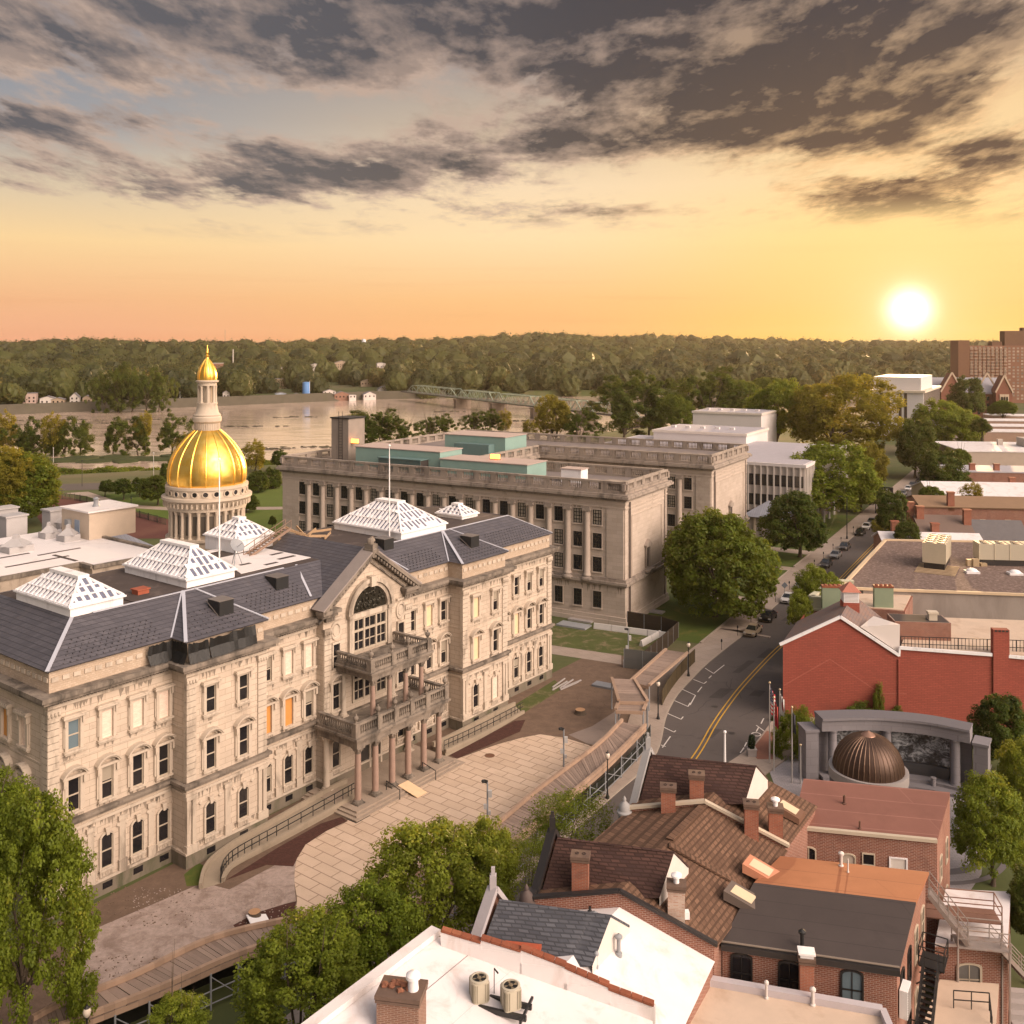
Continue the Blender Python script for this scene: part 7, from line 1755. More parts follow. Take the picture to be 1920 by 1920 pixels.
for k, (px, py, lab) in enumerate(((1822, 1074, 'white dome skylight nearer the chiller'), (1903, 1077, 'white dome skylight at the right frame edge'))):
    mb = MB(); mb.obox((0, 0), X_, 1.9, 1.5, 0, .3); mb.blob((0, 0, .3), .85, .65, .42, 12, 8); tag(mb.build('dome_skylight', whitemetal, None, loc=gp(px, py, 9.96), smooth=True), lab, 'skylight')
t = thing('duct_pallet', 'pallet of yellowish duct boxes beside the air handler', 'boxes', gp(1848, 1060, 9.97)); mb = MB(); rg = random.Random(9)
for k in range(6): mb.obox((rg.uniform(-2.5, 1.8), rg.uniform(-1, 1)), X_, rg.uniform(.8, 1.6), rg.uniform(.6, 1), 0, rg.uniform(.4, 1.2))
mb.build('duct_box', M('yellow_duct', (.56, .42, .26), .6, rnd=.35), t)

# ---------------------------------------------------------------- further roofs along the right of the street
def simple_house(label, base, d, l, w, hz, rise, wallm, roofm, chim=(), name='town_house', win=0, flat=False, cat='house'):
    t = thing(name, label, cat, base, math.atan2(d.y, d.x)); mb = MB()
    if flat:
        mb.box(-l / 2, l / 2, -w / 2, w / 2, 0, hz); mb.build('wall', wallm, t); mb = MB(); mb.box(-l / 2 - .15, l / 2 + .15, -w / 2 - .15, w / 2 + .15, hz, hz + .3); mb.build('roof', roofm, t)
    else:
        mb.box(-l / 2, l / 2, -w / 2, w / 2, 0, hz)
        for x in (-l / 2, l / 2): mb.poly([(x, -w / 2, hz), (x, w / 2, hz), (x, 0, hz + rise)])
        mb.build('wall', wallm, t); mb = MB()
        for s_ in (-1, 1): mb.slab([(-l / 2 - .3, s_ * (w / 2 + .35), hz - .1), (l / 2 + .3, s_ * (w / 2 + .35), hz - .1), (l / 2 + .3, 0, hz + rise + .1), (-l / 2 - .3, 0, hz + rise + .1)], .2)
        mb.build('roof', roofm, t)
    for x, y, h in chim:
        mb = MB(); mb.box(x - .65, x + .65, y - .5, y + .5, hz - 1, hz + rise + h); mb.box(x - .75, x + .75, y - .6, y + .6, hz + rise + h, hz + rise + h + .25); mb.build('chimney', chimbrick, t)
    for k in range(win):
        x = -l / 2 + (k + .5) * l / win
        for z in range(1, max(2, int(hz // 3.2))):
            mb = MB(); mb.box(x - .55, x + .55, -w / 2 - .06, -w / 2 + .02, z * 3.2, z * 3.2 + 1.7); w_ = mb.build('window', creamtrim, t); mb = MB(); mb.box(x - .42, x + .42, -w / 2 - .08, -w / 2 - .05, z * 3.2 + .12, z * 3.2 + 1.58); mb.build('pane', dkglass, w_)
    return t
def fl(px, py, z): p = gp(px, py, z); p.z = 0; return p
simple_house('white low-pitched roof house just beyond the gravel roof', fl(1740, 1005, 9.3), X_, 17, 8, 8.4, 1.5, rbrick, wm, [(-5.5, 1, 1.6), (1.8, 2, 1.2)])
simple_house('brick gable house with tall chimneys behind the white low roof', fl(1760, 975, 11), X_, 9, 12, 9.3, 2.6, rbrick_w, M('brown_slate', (.17, .12, .10), .8), [(-5.2, 0, 2.2), (-3.7, -1, 1.6), (4.2, -2.5, 1.4)])
simple_house('grey slate hip house right of the brick gable', fl(1850, 985, 9), X_, 12, 9, 6.8, 3.2, rbrick, M('grey_slate_far', (.14, .13, .135), .7, var=.3, scale=1), [])
simple_house('long brick warehouse with brown metal roof', fl(1870, 945, 10.4), X_, 34, 11, 10.6, 1.3, rbrick, M('brown_metal_roof', (.26, .165, .10), .6), [(-11, -5, 1.4)], 'warehouse', 7, cat='warehouse')
simple_house('cream stucco hall with white pitched roof and arched window', fl(1870, 912, 10.5), X_, 34, 17, 9.0, 2.4, M('cream_stucco', (.52, .42, .29), .85), wm, [(4, 2, .8)], 'hall', 3, cat='hall')
simple_house('brick terrace with lavender flat roof and chimneys', fl(1880, 882, 11), X_, 33, 13, 11.2, 0, rbrick, M('lavender_felt', (.42, .40, .44), .6), [(-9, -4, 1.8), (-3, -4, 1.8), (8, -4, 2), (13, -4, 2)], 'brick_terrace', 0, True, cat='terrace')
t = simple_house('wide cream office with big white roof and dark window band', fl(1905, 842, 10.5), X_, 42, 30, 11, 0, M('mauve_cream_wall', (.46, .37, .31), .8), wm, [], 'cream_office', 0, True, cat='office building')
mb = MB(); mb.box(-21.02, -2, -15.12, -14.9, 3.2, 6.4); mb.build('window_band', annexglass, t); mb = MB(); mb.box(2, 9, -2, 5, 11.3, 14); mb.box(-4, -2.5, 4, 5.2, 11.3, 13.2); mb.build('roof_plant', M('cream_plant', (.50, .43, .38), .7), t)
for k, (px, py, l, z, lab) in enumerate(((1895, 806, 26, 8, 'low white-roofed shop behind the cream office'), (1900, 796, 30, 8.5, 'second low white-roofed shop behind the cream office'), (1905, 786, 34, 9, 'third low white-roofed shop toward the tower block'), (1912, 777, 30, 9, 'last low white-roofed shop before the tower block'))):
    simple_house(lab, fl(px, py, z), X_, l, 13, z - .5, 0, M('shop_wall', (.33, .22, .17), .8), wm, [], 'low_shop', 0, True, cat='shop')

# white library tower
LB = thing('library_tower', 'tall white marble library with dark window slots and rooftop block', 'library', at(1731.5, 737, 450) * Vector((1, 1, 0)), AX)
zt = at(1731.5, 737, 450).z; marble = M('white_marble', (.62, .585, .58), .6, var=.08, scale=.15)
mb = MB(); mb.box(-24, 0, 0, 66, 0, zt); mb.build('wall', marble, LB)
mb = MB(); mb.box(-24.8, .8, -.8, 66.8, zt, zt + 1.0); mb.build('cornice', M('cream_cornice', (.66, .57, .46), .6), LB)
mb = MB()
for x in (-18.6, -16.2, -10.2, -7.8): mb.next().box(x - .65, x + .65, -.1, .2, 2, zt - .3)
mb.builds('window_slot', M('bronze_glass', (.055, .042, .036), .3, spec=.5), LB)
mb = MB()
for k in range(22): mb.next().box(-.2, .12, 1.2 + k * 3, 2.9 + k * 3, 2, zt - .3)
mb.builds('side_window_slot', M('brown_glass', (.13, .10, .085), .35, spec=.5), LB)
mb = MB(); mb.box(-23, -1.6, 4, 48, zt + 1, zt + 7.2); mb.build('rooftop_block', marble, LB)
# gothic brick offices with pale gables
GO = thing('gothic_brick_building', 'red brick gothic building with pale-edged gables and slate roof', 'office building', at(1850, 770, 560) * Vector((1, 1, 0)), math.atan2(X_.y, X_.x))
sl3 = M('pale_slate_far', (.30, .29, .32), .6, var=.15); fb_ = M('far_brick', (.235, .10, .07), .9, var=.2); tr = M('pale_stone_trim', (.56, .43, .32), .7)
mb = MB(); mb.box(-32, 14, 0, 26, 0, 15.5); mb.box(3, 12, -5, 4, 0, 16); mb.build('wall', fb_, GO)
mb = MB(); mb.slab([(-45, -.5, 15), (14.5, -.5, 15), (14.5, 13, 24), (-45, 13, 24)], .3); mb.slab([(-45, 26.5, 15), (14.5, 26.5, 15), (14.5, 13, 24), (-45, 13, 24)], .3); mb.build('roof', sl3, GO)
def gable(x0, x1, y, z0, zp):
    mb = MB(); mb.prism([(x0, y), (x1, y), (x1, y + 9), (x0, y + 9)], 0, z0); mb.add([(x0, y, z0), (x1, y, z0), ((x0 + x1) / 2, y, zp), (x0, y + 9, z0), (x1, y + 9, z0), ((x0 + x1) / 2, y + 9, zp)], [(0, 1, 2), (0, 2, 5, 3), (1, 4, 5, 2)]); g_ = mb.build('gable', fb_, GO)
    mb = MB(); mb.bar((x0 - .3, y - .1, z0), ((x0 + x1) / 2, y - .1, zp + .4), .8, .8); mb.bar((x1 + .3, y - .1, z0), ((x0 + x1) / 2, y - .1, zp + .4), .8, .8); mb.build('gable_trim', tr, g_)
gable(-26, -14, -2, 16, 27); gable(3, 12, -6, 16, 25.5)
mb = MB(); mb.bar((-3, 5, 18), (2.0, 5, 27), .8, .8); mb.bar((2.0, 5, 27), (7, 5, 18), .8, .8); mb.build('rear_gable_trim', tr, GO)
mb = MB(); mb.box(5, 10, -6.4, -6, 2, 15)
mb.build('bay_stone', tr, GO)
mb = MB()
for z in (3, 7, 11):
    for x in (5.6, 7.0, 8.4): mb.next().box(x, x + .95, -6.6, -6.3, z, z + 2.6)
    for x in (-30, -24, -10, -5, 0): mb.next().box(x, x + 1.4, -.15, .1, z, z + 2.4)
mb.builds('window', dkglass, GO)
# tower block at the right edge
TB = thing('apartment_tower', 'long brown brick apartment slab with rooftop plant rooms', 'apartment block', at(1800, 760, 720) * Vector((1, 1, 0)), math.atan2(X_.y, X_.x))
z1 = at(1800, 648, 720).z
mb = MB(); mb.box(6, 92, 0, 16, 0, z1); mb.build('wall', M('tower_brick', (.25, .125, .085), .9, var=.15, scale=.1), TB)
mb = MB(); mb.box(-1.5, 6.5, -1, 17, 0, z1 + 4); mb.build('stair_tower', M('stair_brick', (.19, .10, .065), .9), TB)
mb = MB().next(); wi = MB(); WR = MB(); n_w = 0; rg = random.Random(12)
for fl_ in range(16, -1, -1):
    z = 2.5 + fl_ * (z1 - 3) / 17
    for k in range(28):
        x = 8.2 + k * 3.0
        if 7 < x < 34 and k % 9 == 0: mb.next()
        if 7 < x < 34: mb.box(x - 1.1, x + 1.1, -.9, 0, z - .2, z + .8)
        if rg.random() < .85: (WR if n_w > 100 else wi.next()).box(x - .8, x + .8, -.06, .1, z + (.9 if x < 34 else .1), z + (2.0 if x < 34 else 1.5)); n_w += 1
mb.builds('balcony', M('tower_balcony', (.42, .30, .23), .8, rnd=.3), TB); twm = M('tower_window', (.44, .34, .27), .4, rnd=.85, spec=.5); wi.builds('window', twm, TB); tag(WR.build('window_rows', twm, TB), kind='stuff')
mb = MB(); mb.next().box(33, 46, 3, 13, z1, z1 + 11); mb.next().box(24, 31, 3, 11, z1, z1 + 3); mb.next().box(46.01, 48, 4, 10, z1, z1 + 13.5); mb.next().box(80, 92, 3, 13, z1, z1 + 10); mb.builds('plant_room', M('plant_brick', (.17, .095, .065), .9), TB)

# ---------------------------------------------------------------- low brick outbuildings and fire escapes, bottom right
OB = thing('brick_outbuilding', 'low brick outbuilding with white roof beneath the grey fire stair', 'outbuilding', gp(1825, 1720, 6) * Vector((1, 1, 0)))
q = [gp(1753, 1770, 6), gp(1889, 1775, 6), gp(1895, 1673, 6), gp(1773, 1668, 6)]
mb = MB(); mb.prism([(p.x, p.y) for p in q], 0, 5.85); local(mb, 'wall', rbrick, OB); mb = MB(); mb.prism([(p.x, p.y) for p in q], 5.85, 6.05); local(mb, 'roof', wm, OB)
wall_window(OB, on_wall(q[0], q[1], 1817), q[1] - q[0], 1.3, 1.9, 2.9, creamtrim, M('barred_glass', (.16, .15, .14), .4), True, Vector((-.17, -.985)).normalized())
OB2 = thing('brick_annexe', 'lowest brick annexe with pale roof at the bottom right', 'outbuilding', gp(1800, 1890, 4.3) * Vector((1, 1, 0)))
q = [gp(1705, 1990, 4.3), gp(1862, 2000, 4.3), gp(1873, 1846, 4.3), gp(1762, 1838, 4.3)]
mb = MB(); mb.prism([(p.x, p.y) for p in q], 0, 4.2); local(mb, 'wall', rbrick, OB2); mb = MB(); mb.prism([(p.x, p.y) for p in q], 4.2, 4.35); local(mb, 'roof', wm2, OB2)
steel = M('rusty_grey_steel', (.30, .25, .225), .6, var=.3, scale=2, stain=(.24, .12, .08), stain_scale=1.5)
def stair(t, a, b, w, mat, n=14, rails=True):
    a, b = Vector(a), Vector(b); d = (b - a); dh = Vector((d.x, d.y, 0)).normalized(); s = Vector((-dh.y, dh.x, 0)) * w / 2
    mb = MB()
    for q in (s, -s): mb.bar(a + q, b + q, .08, .25)
    local(mb, 'stringer', mat, t); mb = MB()
    for k in range(n): p = a.lerp(b, (k + .5) / n); mb.obox(p, Vector((-dh.y, dh.x)), w, .28, p.z - .02, p.z + .03)
    local(mb, 'tread', mat, t)
    if rails:
        mb = MB()
        for q in (s, -s):
            for h in (.55, 1.05): mb.bar(a + q + Vector((0, 0, h)), b + q + Vector((0, 0, h)), .05)
            for k in range(5): p = a.lerp(b, k / 4) + q; mb.bar(p, p + Vector((0, 0, 1.05)), .05)
        local(mb, 'handrail', mat, t)
def landing(t, c, d, lx, ly, z, mat, z0=0, legs=True, sides=(1, 1, 1, 1)):
    d = Vector(d[:2]).normalized(); n = Vector((-d.y, d.x)); c = Vector(c[:2]); P = [c + d * a * lx / 2 + n * b * ly / 2 for a, b in ((-1, -1), (1, -1), (1, 1), (-1, 1))]
    mb = MB(); mb.prism(P, z - .08, z); local(mb, 'landing', mat, t); mb = MB()
    for k in range(4):
        a, b = P[k], P[(k + 1) % 4]
        if sides[k]:
            for h in (.55, 1.1): mb.bar((*a, z + h), (*b, z + h), .05)
        mb.bar((*a, z), (*a, z + 1.1), .055)
        if legs: mb.bar((*a, z0), (*a, z - .08), .1)
    local(mb, 'railing', mat, t)
FE = thing('grey_fire_stair', 'rusty grey steel fire stair crossing the white outbuilding roof', 'fire escape', gp(1820, 1790, 5) * Vector((1, 1, 0)))
stair(FE, gp(1742, 1672, 9.2), gp(1815, 1765, 6.6), 1.0, steel, 16); c = gp(1838, 1768, 6.5); landing(FE, c, E_, 3.0, 1.4, 6.5, steel, 0, True, (1, 0, 1, 0)); stair(FE, gp(1866, 1772, 6.4), gp(1940, 1852, 3.2), 1.0, steel, 16)
c = gp(1800, 1712, 7.0); landing(FE, c, E_, 4.6, 1.6, 7.0, M('rust_brown_steel', (.23, .12, .085), .7, var=.3), 5.9, True)
FB = thing('black_fire_stair', 'black iron fire escape zigzagging on the brick end wall', 'fire escape', gp(1735, 1800, 5) * Vector((1, 1, 0)))
ew = ed.normalized(); eoo = Vector((eo.x, eo.y, 0))
pt = lambda s, o, z: Vector((A3[1].x, A3[1].y, 0)) + ew * s + eoo * o + Vector((0, 0, z))
landing(FB, pt(6.6, .9, 0), ew, 1.6, 1.4, 7.2, blackpaint, 0, False); landing(FB, pt(1.6, .9, 0), ew, 2.6, 1.4, 4.6, blackpaint, 0, False)
stair(FB, pt(5.8, .9, 7.15), pt(2.8, .9, 4.65), .8, blackpaint, 12); stair(FB, pt(1.2, 1.7, 4.55), pt(-1.5, 4.4, 2.2), .8, blackpaint, 12)
mb = MB()
for s, z in ((6.0, 7.1), (7.2, 7.1), (.5, 4.5), (2.7, 4.5)): mb.bar(pt(s, 1.5, z), pt(s, .05, z - 1.2), .07)
local(mb, 'bracket', blackpaint, FB)
mb = MB(); c = gp(1790, 1880, 4.4)
RL = thing('roof_guardrail', 'black guardrail on the lowest pale roof', 'guardrail', c)
mb = MB()
for a, b in ((gp(1788, 1890, 4.4), gp(1855, 1895, 4.4)), (gp(1855, 1895, 4.4), gp(1860, 1940, 4.4))):
    for h in (.5, 1.05): mb.bar(a + Vector((0, 0, h)), b + Vector((0, 0, h)), .05)
    for k in range(3): p = a.lerp(b, k / 2); mb.bar(p, p + Vector((0, 0, 1.05)), .05)
local(mb, 'rail', blackpaint, RL)
def splitac(label, p):
    t = thing('wall_condenser', label, 'air conditioner', p, math.atan2(eo.y, eo.x)); mb = MB(); mb.box(0, .42, -.55, .55, 0, .95 * 1.6); mb.build('casing', whitemetal, t)
    mb = MB()
    for k in range(11): mb.box(.42, .44, -.48, .48, .08 + k * .13, .15 + k * .13)
    mb.build('grille', M('grille_grey', (.25, .23, .22), .6), t)
splitac('white louvred condenser hung on the end wall below the black eave', pt(.8, .08, 7.3)); splitac('lower white louvred condenser on the brick end wall', pt(-.2, .08, 3.2))
mb = MB(); 
for k in range(4): mb.box(0, 2.6, -k * .5, .5 - k * .5, 0, 1.6 - k * .4)
tag(mb.build('stone_steps', mem_lt, None, loc=gp(1885, 1905, 0) , rotz=R(-8)), 'pale stone steps at the bottom right corner', 'steps')
# ---------------------------------------------------------------- trees
bark = M('tree_bark', (.10, .075, .055), .95, var=.35, scale=2, fine=9, bmp=.6)
lf_green = M_leaf('green_leaves', (.030, .050, .008), (.105, .16, .018), (.33, .31, .03), .5)
lf_dark = M_leaf('dark_green_leaves', (.022, .038, .010), (.075, .115, .016), (.23, .225, .028), .48)
lf_bright = M_leaf('spring_leaves', (.045, .085, .006), (.165, .22, .02), (.42, .40, .05), .48)
lf_gold = M_leaf('golden_leaves', (.085, .080, .012), (.215, .20, .024), (.44, .34, .04), .55)
proto_tree('maple', lf_green, 11, 9, 8, -9.5, .42, bark, nclump=460, per=95, leaf=.5, clump=.14, fill=.65, gap=.3, lump=.24)
proto_tree('bright_maple', lf_bright, 21, 9, 8, -9.5, .42, bark, nclump=420, per=90, leaf=.5, clump=.14, fill=.6, gap=.34, lump=.34)
proto_tree('oak', lf_dark, 12, 7, 8, -9.5, .4, bark, nclump=260, per=110, leaf=.5, clump=.16, fill=.45, gap=.42, lump=.6)
proto_tree('elm', lf_gold, 13, 10, 8, -11, .45, bark, nclump=420, per=70, leaf=.5, clump=.13, fill=.35, gap=.3, lump=.3)
proto_tree('bank_tree', lf_dark, 14, 5, 8, -9, .3, bark, nclump=120, per=130, leaf=.45, clump=.19, fill=.3, gap=.5, lump=.95)
proto_tree('airy_tree', lf_gold, 15, 5, 7, -9, .28, bark, nclump=150, per=40, leaf=.5, clump=.22, fill=.25, gap=.4, lump=.45)
proto_tree('near_leafy', lf_bright, 16, 4.6, 4.6, -8, .26, bark, nclump=300, per=120, leaf=.25, clump=.165, fill=.35, gap=.45, lump=.5)
proto_tree('near_leafy_b', lf_bright, 17, 4.6, 4.2, -8, .24, bark, nclump=270, per=120, leaf=.25, clump=.17, fill=.35, gap=.48, lump=.55)
proto_tree('near_sparse', lf_bright, 18, 4.2, 5.2, -8.5, .16, bark, nclump=330, per=42, leaf=.17, clump=.20, fill=.1, gap=.25, lump=.4)
proto_tree('big_left', lf_bright, 19, 6.0, 7.5, -11, .4, bark, nclump=480, per=120, leaf=.30, clump=.14, fill=.5, gap=.34, lump=.5)
random.seed(77)
def tp(px, pyc, Y, r_px, rv_px, key, label, z0=0.0, name='tree', cat='tree', group=None, dx=0):
    """tree whose crown is centred where the photo shows it, standing on the ground below"""
    c = at(px, pyc, Y); k = Y / F
    return put_tree(key, name, label, (c.x, c.y, z0), r_px * k, c.z - z0, rv_px * k, cat, group)
# along the street and the annex lawn
tp(1340, 1058, 155, 108, 96, 'maple', 'big round dark maple on the lawn before the annex end', 0, 'maple_tree')
tp(1500, 985, 198, 60, 56, 'oak', 'dark green lawn tree next up the street from the big maple', 0, 'oak_tree')
tp(1537, 902, 232, 92, 66, 'bright_maple', 'wide golden-green maple beyond the ribbed museum block end', 0, 'maple_tree')
tp(1563, 785, 335, 104, 74, 'elm', 'huge hazy golden elm behind the maples', 0, 'elm_tree')
tp(1458, 772, 350, 58, 56, 'bright_maple', 'tall green tree left of the huge golden elm', 0, 'maple_tree')
tp(1632, 880, 262, 34, 46, 'elm', 'slim golden tree at the right edge of the wide maple', 0, 'elm_tree')
tp(1716, 842, 315, 42, 52, 'oak', 'dark street tree below the white library tower', 0, 'oak_tree')
tp(1778, 800, 375, 56, 46, 'bright_maple', 'broad street tree in front of the library tower side', 0, 'maple_tree')
tp(1822, 752, 520, 36, 40, 'oak', 'dark tree before the gothic brick building', 0, 'oak_tree')
tp(1757, 892, 245, 46, 44, 'oak', 'dense tree on the right pavement beside the cream hall', 0, 'oak_tree')
tp(1674, 966, 182, 34, 40, 'oak', 'dark tree on the right pavement above the parked cars', 0, 'oak_tree')
tp(1532, 1112, 133, 40, 44, 'near_leafy', 'leafy pavement tree by the cream corniced building', 0, 'street_tree')
tp(1500, 1148, 127, 24, 34, 'near_leafy_b', 'small leafy tree left of the cream corniced building', 0, 'street_tree')
tp(1825, 925, 205, 22, 18, 'airy_tree', 'small yellowish tree in front of the cream hall wall', 6, 'tree')
tp(1650, 990, 190, 18, 14, 'airy_tree', 'low pale shrubby tree at the bend of parked cars', 0)
tp(1615, 925, 250, 40, 30, 'oak', 'shaded tree behind the dark lawn sign', 0, 'oak_tree')
tp(1700, 1000, 172, 26, 20, 'oak', 'dark tree squeezed beside the white low-pitched roof', 0); tp(1745, 930, 215, 24, 18, 'maple', 'green tree over the brick gable chimneys', 0); tp(1800, 862, 265, 22, 20, 'maple', 'street tree beside the lavender-roofed terrace', 0); tp(1842, 800, 330, 20, 14, 'oak', 'small tree behind the cream office', 0); tp(1880, 765, 470, 26, 14, 'maple', 'tree in front of the tower block base', 0); tp(1690, 740, 560, 30, 16, 'maple', 'far tree left of the library tower', 0)
# memorial court
tp(1490, 1395, 103, 36, 62, 'near_leafy', 'round leafy tree left of the memorial colonnade', 0, 'court_tree')
tp(1462, 1372, 112, 18, 30, 'oak', 'dark narrow tree behind the flagpoles', 0, 'court_tree')
tp(1890, 1380, 98, 56, 66, 'oak', 'dark tree behind the right pier of the colonnade', 0, 'court_tree')
tp(1862, 1560, 78, 72, 88, 'near_leafy_b', 'large leafy tree right of the red-brown roof end', 0, 'court_tree')
tp(1935, 1480, 84, 60, 90, 'near_leafy', 'leafy tree cut by the right frame edge near the colonnade', 0, 'court_tree')
tp(1925, 1700, 66, 44, 70, 'oak', 'dark tree cut by the right frame edge beside the fire stair', 0, 'court_tree')
# foreground by the boardwalk
tp(46, 1715, 58, 98, 205, 'big_left', 'tall bright green tree at the left edge before the capitol corner', 0, 'street_tree')
tp(-40, 1560, 60, 90, 90, 'near_leafy', 'bright upper crown cut by the left frame edge', 0, 'street_tree')
tp(818, 1664, 61, 112, 104, 'near_leafy', 'leafy green tree in front of the paved square', 0, 'street_tree')
tp(905, 1640, 64, 66, 84, 'near_leafy_b', 'leafy tree touching the blue grey dormer', 0, 'street_tree')
tp(690, 1770, 56, 96, 88, 'near_leafy_b', 'leafy tree below the boardwalk lamp, left of the white roof', 0, 'street_tree')
tp(560, 1840, 52, 116, 92, 'near_leafy', 'bright leafy tree at the bottom centre by the dark boardwalk fence', 0, 'street_tree')
tp(1062, 1555, 69, 92, 78, 'near_sparse', 'thin-leaved young tree behind the dark dormer', 0, 'street_tree')
tp(990, 1625, 66, 62, 60, 'near_sparse', 'thin-leaved tree between leafy tree and boardwalk', 0, 'street_tree')
tp(330, 1925, 47, 58, 42, 'near_leafy_b', 'treetop peeking in at the bottom left frame edge', 0, 'street_tree')
# park and river bank
tp(35, 912, 232, 82, 62, 'maple', 'large golden-green tree behind the white rear roof', 0, 'park_tree')
tp(-5, 905, 225, 60, 58, 'elm', 'golden tree cut by the left frame edge by the river', 0, 'park_tree')
for px, py, Y, r, rv, lab in ((197, 914, 276, 17, 12, 'small park tree nearest the riverside road'), (232, 914, 271, 20, 15, 'second small park tree left of the dome'), (262, 912, 276, 18, 14, 'third small park tree left of the dome'), (296, 918, 262, 30, 24, 'largest park tree close to the dome drum'), (310, 890, 300, 16, 20, 'dark park tree touching the gilded dome'),
                              (484, 905, 285, 22, 20, 'round park tree right of the dome'), (512, 902, 292, 20, 22, 'park tree by the annex left corner'), (462, 945, 250, 20, 18, 'low bushy tree beside the drum on the lawn'), (478, 858, 330, 26, 30, 'golden bare-topped tree right of the gilded dome'), (520, 862, 330, 18, 16, 'dark bank tree above the annex corner')):
    tp(px, py, Y, r, rv, 'oak' if 'golden' not in lab else 'airy_tree', lab, 0, 'park_tree')
tp(510, 978, 224, 8, 9, 'oak', 'tiny sapling alone on the sunlit lawn', 0, 'sapling')
isl = [(8, 815, 24, 40, 1, 'golden airy island tree at the left frame edge'), (35, 838, 26, 28, 0, 'low dark island tree near the left edge'), (62, 830, 22, 32, 0, 'dark island tree beside the golden one'), (100, 812, 24, 34, 1, 'tall airy island tree with golden top'), (118, 835, 22, 28, 0, 'dark island tree under the airy top'), (150, 832, 24, 34, 0, 'broad dark island tree at the end of the clump'),
       (85, 845, 26, 20, 0, 'low bushy island tree at the waterline'), (212, 828, 22, 30, 0, 'lone grey-green island tree over the water'), (258, 828, 28, 32, 0, 'round dark island tree before the shining river'), (272, 800, 18, 26, 1, 'pale airy treetop behind the round dark island tree'), (322, 822, 26, 30, 0, 'island tree beside the gilded dome'), (345, 838, 20, 24, 1, 'airy island tree just left of the gilded dome')]
for px, py, r, rv, a, lab in isl: tp(px, py, 432, r, rv, 'airy_tree' if a else 'bank_tree', lab, -6.5, 'island_tree')
mb = MB(); rg = random.Random(31)
for k in range(26):
    c = gp(-20 + k * 15, rg.uniform(858, 866), -6); mb.blob((c.x, c.y, -6.2), rg.uniform(5, 9), rg.uniform(5, 9), rg.uniform(.8, 1.8), 8, 5, .5, k)
tag(mb.build('river_island', M('island_scrub', (.05, .06, .02), .95, var=.4, scale=.3, fine=2), smooth=True), kind='structure')
me, c, rr = crown_mesh('bank_scrub', lf_green, 44, 6, 2.2, 90, 60, .6, .35, bottom=-.3)
for k, (px, py, Y, s) in enumerate(((120, 890, 372, 1.0), (160, 892, 366, .8), (200, 889, 372, 1.1), (240, 888, 380, 1.0), (290, 889, 372, .9), (480, 872, 400, 1.0), (505, 876, 380, .7), (30, 893, 360, 1.2))):
    o = bpy.data.objects.new('bank_bush', me); COL.objects.link(o); p = at(px, py, Y); o.location = p; o.scale = (s, s, s); o.rotation_euler = (0, 0, k * 1.3)
    tag(o, ('leafy bush on the near river bank, %s' % ('in front of the island trees', 'below the lone island tree', 'under the round island tree', 'left of the gilded dome', 'touching the gilded dome', 'right of the gilded dome', 'above the annex left corner', 'behind the golden park tree')[k]), 'bush', 'bushes on the near river bank')
back = [(690, 812, 330, 36, 28, 0, 'leafy bank tree right of the lift tower'), (668, 800, 345, 20, 24, 1, 'airy golden treetop behind the lift tower'), (720, 808, 335, 30, 28, 0, 'rounded bank tree over the aqua plant room'), (755, 818, 330, 24, 20, 0, 'lower bank tree over the aqua plant room'), (808, 806, 345, 20, 16, 0, 'small bank tree left of the rear aqua box'), (832, 802, 350, 20, 18, 0, 'small round bank tree at the rear aqua box'),
        (890, 797, 355, 20, 16, 0, 'small bank tree above the rear parapet'), (918, 793, 358, 22, 18, 0, 'larger bank tree above the rear parapet'), (945, 792, 360, 16, 22, 1, 'wispy bank tree against the bright water'), (992, 805, 345, 18, 16, 1, 'wispy tree left of the yellow-green tree'), (1043, 785, 350, 34, 40, 2, 'yellow-green tree in front of the bridge piers'), (1085, 803, 345, 28, 26, 0, 'dark tree beside the yellow-green tree'),
        (1168, 775, 400, 52, 46, 0, 'large dark tree hiding the bridge end'), (1215, 765, 410, 44, 46, 0, 'second large dark tree right of the bridge'), (1262, 775, 400, 36, 34, 3, 'green tree between the dark pair and white roofs'), (1330, 752, 430, 46, 42, 0, 'tall dark tree above the white pavilion roof'), (1392, 748, 450, 44, 34, 3, 'green treetop left of the tall street tree'), (1290, 765, 440, 30, 28, 0, 'small dark tree by the white block roof'), (1440, 728, 560, 40, 20, 3, 'distant green treetop under the far woods')]
for px, py, Y, r, rv, k, lab in back: tp(px, py, Y, r, rv, ('bank_tree', 'airy_tree', 'elm', 'maple')[k], lab, -2, 'riverside_tree')
for px, py, r, rv, lab in ((198, 745, 18, 28, 'leftmost tree of the clump on the far levee'), (222, 738, 22, 34, 'second tree of the far levee clump'), (248, 736, 24, 38, 'tallest tree of the far levee clump'), (275, 740, 22, 34, 'fourth tree of the far levee clump'), (298, 744, 18, 30, 'rightmost tree of the far levee clump')):
    tp(px, py, 705, r, rv, 'bank_tree', lab, -6, 'levee_tree')
# ivy and shrubs on the red wall
me, c, rr = crown_mesh('wall_ivy', lf_green, 51, 1.0, 1.0, 50, 60, .16, .4)
for px, py, sx, sz, lab in ((1615, 1331, 1.3, 1.0, 'green shrub growing against the red wall'), (1649, 1316, .6, 2.0, 'tall ivy strand climbing the red wall'), (1684, 1334, .6, .7, 'small tuft of ivy at the foot of the red wall')):
    q = vplane_pt(px, py); o = bpy.data.objects.new('ivy', me); COL.objects.link(o); o.location = q - Yd * .4; o.scale = (sx, .5, sz); tag(o, lab, 'ivy')

